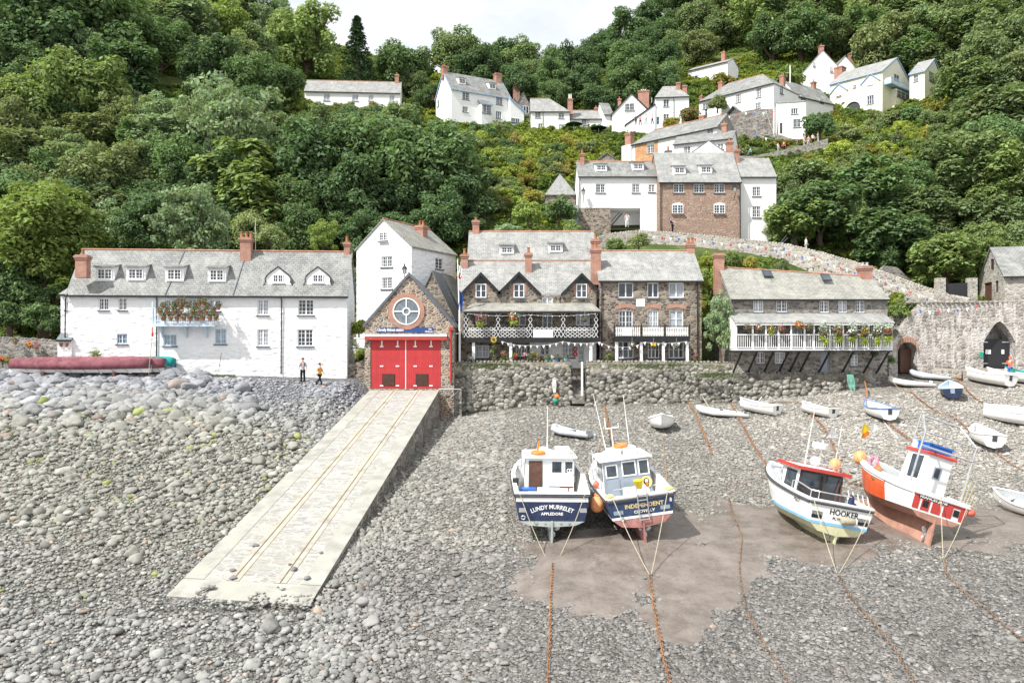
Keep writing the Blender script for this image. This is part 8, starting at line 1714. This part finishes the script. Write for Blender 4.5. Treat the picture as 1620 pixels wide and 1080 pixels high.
o = empty('marker_flag', P(235, 586, 55.0), 0, "thin leaning pole with a small red flag in front of the balcony", 'flag pole'); MB().tube([(0, 0, -.2), (.32, 0, 3.0)], .025, 5).build('pole', MT['ropey'], o); MB().add([(.32, 0, 3.05), (.35, 0, 2.35), (.22, -.05, 2.4), (.2, .04, 3.0)], [(0, 1, 2, 3)]).build('flag', MT['redpaint'], o); MB().tube([(-.15, 0, 2.25), (.5, 0, 2.3)], .04, 5).build('crossbar', MT['hullwhite'], o)
tag(MB().tube([P(404, 405, 61), P(404, 345, 61)], .03, 5).build('aerial_pole', MT['rail']), "thin aerial pole behind the middle chimney of the white cottage row", "aerial")
tag(MB().tube([P(347, 580, 56.4), P(350, 558, 57)], .03, 5).build('leaning_stick', MT['brownwood']), "thin stick leaning on the white cottage wall below the balcony", "stick")
# ================================================================ FLOWERS, BASKETS AND GARDEN
def basket(loc, mats, label, s=.3, trail=0.0, cat='hanging basket', group=None, hang=.7):
    o = empty('hanging_basket', loc, 0, label, cat, group); mb = MB().ell((0, 0, 0), s * .8, s * .8, s * .6, 10, 6); mb.build('basket', MT['soil'], o, True)
    if hang: MB().tube([(0, 0, s * .3), (0, 0, hang)], .012, 4).build('chain', MT['rail'], o)
    tuft(MB(), (0, 0, s * .3), s * 1.15, 70, s * .3, fl_r).build('leaves', MT['grassleaf'], o)
    for m_ in mats: tuft(MB(), (0, -s * .1, s * .4), s * 1.2, int(60 / len(mats)), s * .24, fl_r).build('petals', MT[m_], o)
    if trail:
        mb = MB()
        for k in range(7): x = fl_r.uniform(-s, s); tuft(mb, (x * .7, -s * .4, -trail * fl_r.uniform(.3, 1)), s * .42, 26, s * .26, fl_r, 0)
        lv = mb.build('trailing_leaves', MT['grassleaf'], o); lv.color = (2.2, 2.1, .9, 1)
    return o
GB_ = 60.0 - 1.6 - .25
for px, py, ms, s, lb in ((1182, 520, ['flower mix'], .26, "dry russet hanging basket at the left end of the gallery"), (1200, 521, ['flower red', 'flower white'], .27, "red and white basket second from the left of the gallery"), (1220, 522, ['yellow'], .24, "yellow basket third from the left of the gallery"), (1236, 523, ['flower pink', 'flower red'], .26, "pink and red basket fourth from the left of the gallery"), (1264, 518, ['flower red', 'orange'], .34, "large round orange red begonia basket in the middle of the gallery"), (1281, 519, ['flower mix'], .27, "brown leaved basket just right of the orange red begonia")): basket(P(px, py, GB_), ms, lb, s, .3 if 'yellow' in ms else 0)
for px, ms, lb in ((1303, ['flower white', 'flower mix'], "silver leaved planter at the left of the trailing planters on the gallery rail"), (1326, ['flower red', 'flower mix'], "planter with a red flower and yellow trails on the gallery rail"), (1349, ['flower white'], "white topped planter with the longest trails on the gallery rail"), (1368, ['flower red', 'yellow'], "red and yellow planter on the gallery rail"), (1388, ['flower white', 'flower mix'], "pale planter second from the right end of the gallery rail"), (1405, ['flower mix', 'flower red'], "planter at the right end of the gallery rail")):
    o = basket(P(px, 528, GB_ - .05), ms, lb, .36, .75, 'planter', 'trailing planters on the gallery rail', 0); lv = tuft(MB(), (0, .1, .5), .42, 90, .1, fl_r).build('silver_leaves', MT['leaf'], o); lv.color = (2.6, 2.3, 4.0, 1)
for px, py, ms, s, lb in ((761, 508, ['flower red', 'flower pink'], .36, "pink red basket hanging in the left bay of the lattice balcony"), (812, 505, ['orange', 'flower white'], .40, "orange and white basket hanging in the second bay of the lattice balcony"), (925, 507, ['flower mix'], .2, "little brown basket hanging at the right end of the lattice balcony"), (1000, 548, ['flower white'], .24, "white hanging basket left under the black and white balcony"), (1034, 549, ['yellow'], .24, "yellow hanging basket in the middle under the black and white balcony"), (1070, 549, ['flower white'], .24, "white hanging basket right under the black and white balcony")): basket(P(px, py, 60.0), ms, lb, s, .35 if s > .3 else 0)
def plant(loc, hgt, wid, cols, label, lc=(1, 1, 1), cat='plant', group=None):
    o = empty('garden_plant', loc, 0, label, cat, group); mb = MB(); n = int(70 * wid / .4 * (1 + hgt)); 
    for k in range(5): mb.tube([(fl_r.uniform(-.1, .1) * wid, fl_r.uniform(-.1, .1), -.2), (fl_r.uniform(-.6, .6) * wid, fl_r.uniform(-.2, .2), hgt * fl_r.uniform(.6, 1))], .012, 4)
    mb.build('stems', MT['bark'], o); mb = MB()
    for _ in range(5): tuft(mb, (fl_r.uniform(-.5, .5) * wid, fl_r.uniform(-.2, .2), hgt * fl_r.uniform(.2, .85)), wid * .5, n // 5, .09, fl_r)
    lv = mb.build('leaves', MT['grassleaf'], o); lv.color = (*lc, 1); mb = MB()
    for c_ in cols: mb = MB(); [tuft(mb, (fl_r.uniform(-.3, .3) * wid, -.12, hgt * fl_r.uniform(.6, .95)), wid * .38, 22, .06, fl_r) for _ in range(3)]; mb.build('flowers', MT[c_], o)
    return o
DG = 60.4; zt_ = 574
for px, h_, w_, cs, lb in ((745, .5, .4, ['flower white'], "low leafy plant by the left white column of the balcony house garden"), (781, 1.6, .38, [], "tall sunflower stems in the balcony house garden"), (798, .9, .5, ['flower pink', 'flower mix'], "pink flowered bush right of the sunflower"), (815, .75, .35, ['flower red'], "dark red flowered plant beside the middle white column"), (832, .8, .4, ['flower pink', 'flower white'], "pink and white flowering plant left of the small sunflower"), (845, 1.0, .3, ['yellow'], "small yellow sunflower plant left of the ground floor door"), (858, .45, .45, ['flower mix'], "low russet plants in front of the ground floor door"), (873, .5, .45, ['flower white'], "low white flowered plants right of the ground floor door"), (885, .4, .35, [], "small green potted plant left of the blue pots"), (963, .8, .4, [], "green bush at the left of the three storey house garden"), (1100, .7, .4, ['flower pink'], "small pink shrub at the right of the three storey house garden")): plant(P(px, zt_, DG), h_, w_, cs, lb, (1.2, 1.2, .9))
o = empty('sunflower', P(781, 537, 60.2), 0, "large yellow sunflower head below the lattice balcony", 'sunflower'); mb = MB()
for k in range(14): a = k * math.pi / 7; mb.poly((.09 * math.cos(a), 0, .09 * math.sin(a)), (.17 * math.cos(a - .2), -.03, .17 * math.sin(a - .2)), (.26 * math.cos(a), -.01, .26 * math.sin(a)), (.17 * math.cos(a + .2), -.03, .17 * math.sin(a + .2)))
mb.build('petals', MT['yellow'], o); MB().lathe([(.1, -.05), (.11, 0)], (0, 0, 0), 14, 'y').build('disc', MT['brownwood'], o); MB().tube([(0, .03, 0), (.02, .08, -.8), (0, .1, -1.9)], .02, 5).build('stem', MT['grassleaf'], o)
for px, mt, lb in ((852, 'pot', "terracotta garden pot below the small sunflower"), (866, 'cloth green', "teal glazed pot in front of the ground floor door"), (881, 'bluebox', "dark blue glazed pot left of the bright blue pot"), (895, 'skyblue', "bright blue pot at the head of the sea wall steps"), (840, 'rubber', "black pot on the sea wall below the lattice balcony")): o = flowerpot(P(px, 572, 60.2), 'flower mix', lb, .17, 'garden pots on the sea wall', mt)
o = MB(); torus(o, (0, 0, .24), .13, .07, 'y', 16, 7); torus(o, (0, 0, -.14), .13, .07, 'y', 16, 7); q = o.build('life_buoy', MT['redpaint'], None, True); q.location = P(910, 557, 61.4); tag(q, "pair of red float rings hung by the ground floor door at the steps", "float")
for px, py, mt, lb in ((24, 541, 'flower mix', "flowering pot at the left on the low garden wall"), (46, 547, 'orange', "orange flowered pot hung on the low garden wall"), (58, 549, 'flower pink', "pink flowered pot hung on the low garden wall")): flowerpot(P(px, py + 4, 59.4), mt, lb, .16, 'pots on the garden wall')
for px, cs, lb in ((4, ['orange', 'flower red'], "orange flowers by the left edge at the bow of the maroon gig"), (14, ['yellow', 'flower red'], "yellow flowers next to the bow of the maroon gig")): plant(P(px, 576, 56.5), .5, .35, cs, lb)
plant(P(150, 572, 56.9), .7, .6, [], "grey green shrub against the white cottage wall behind the gigs", (1.3, 1.3, 1.2)); plant(P(107, 577, 56.9), .35, .4, ['flower red'], "red flowers peeping over the maroon gig cover")
plant(P(566, 566, 59.2), .55, .5, [], "yellow green plant on top of the short rubble wall", (1.6, 1.5, .8)); flowerpot(P(563, 560, 59.5), 'flower white', "white pot on the short rubble wall beside the lifeboat station", .25, None, 'hullwhite')
gr = MB(); rr = random.Random(8)
for _ in range(900):
    px = rr.uniform(282, 372); d = 57.1 + (px - 108) * .0042 - rr.uniform(.0, .5); x = (px - 810) / F * d; z = zb(x, d); h_ = rr.uniform(.06, .2); gr.add([(x, d, z), (x + .03, d, z), (x + rr.uniform(-.1, .1), d - rr.uniform(-.05, .1), z + h_)], [(0, 1, 2)])
tag(gr.build('grass', MT['grassleaf'], None, False, False), None, None, None, 'stuff')
gr = MB()
for _ in range(2600):    # grass and ivy tufts on the wall tops and the path wall foot
    s_ = rr.choice(((778, 575, 24, 60 - .06), (1040, 575, 50, 60 - .06), (1130, 590, 20, 59.4)))
    px = s_[0] + rr.gauss(0, s_[2]); p = P(px, s_[1] + abs(rr.gauss(0, 4)), s_[3]); a = Vector((rr.uniform(-.12, .12), -rr.uniform(.02, .1), rr.uniform(-.12, .12))); gr.add([p, p + Vector((.07, 0, .02)), p + a], [(0, 1, 2)])
tag(gr.build('wall_moss', MT['grassleaf'], None, False, False), None, None, None, 'stuff')
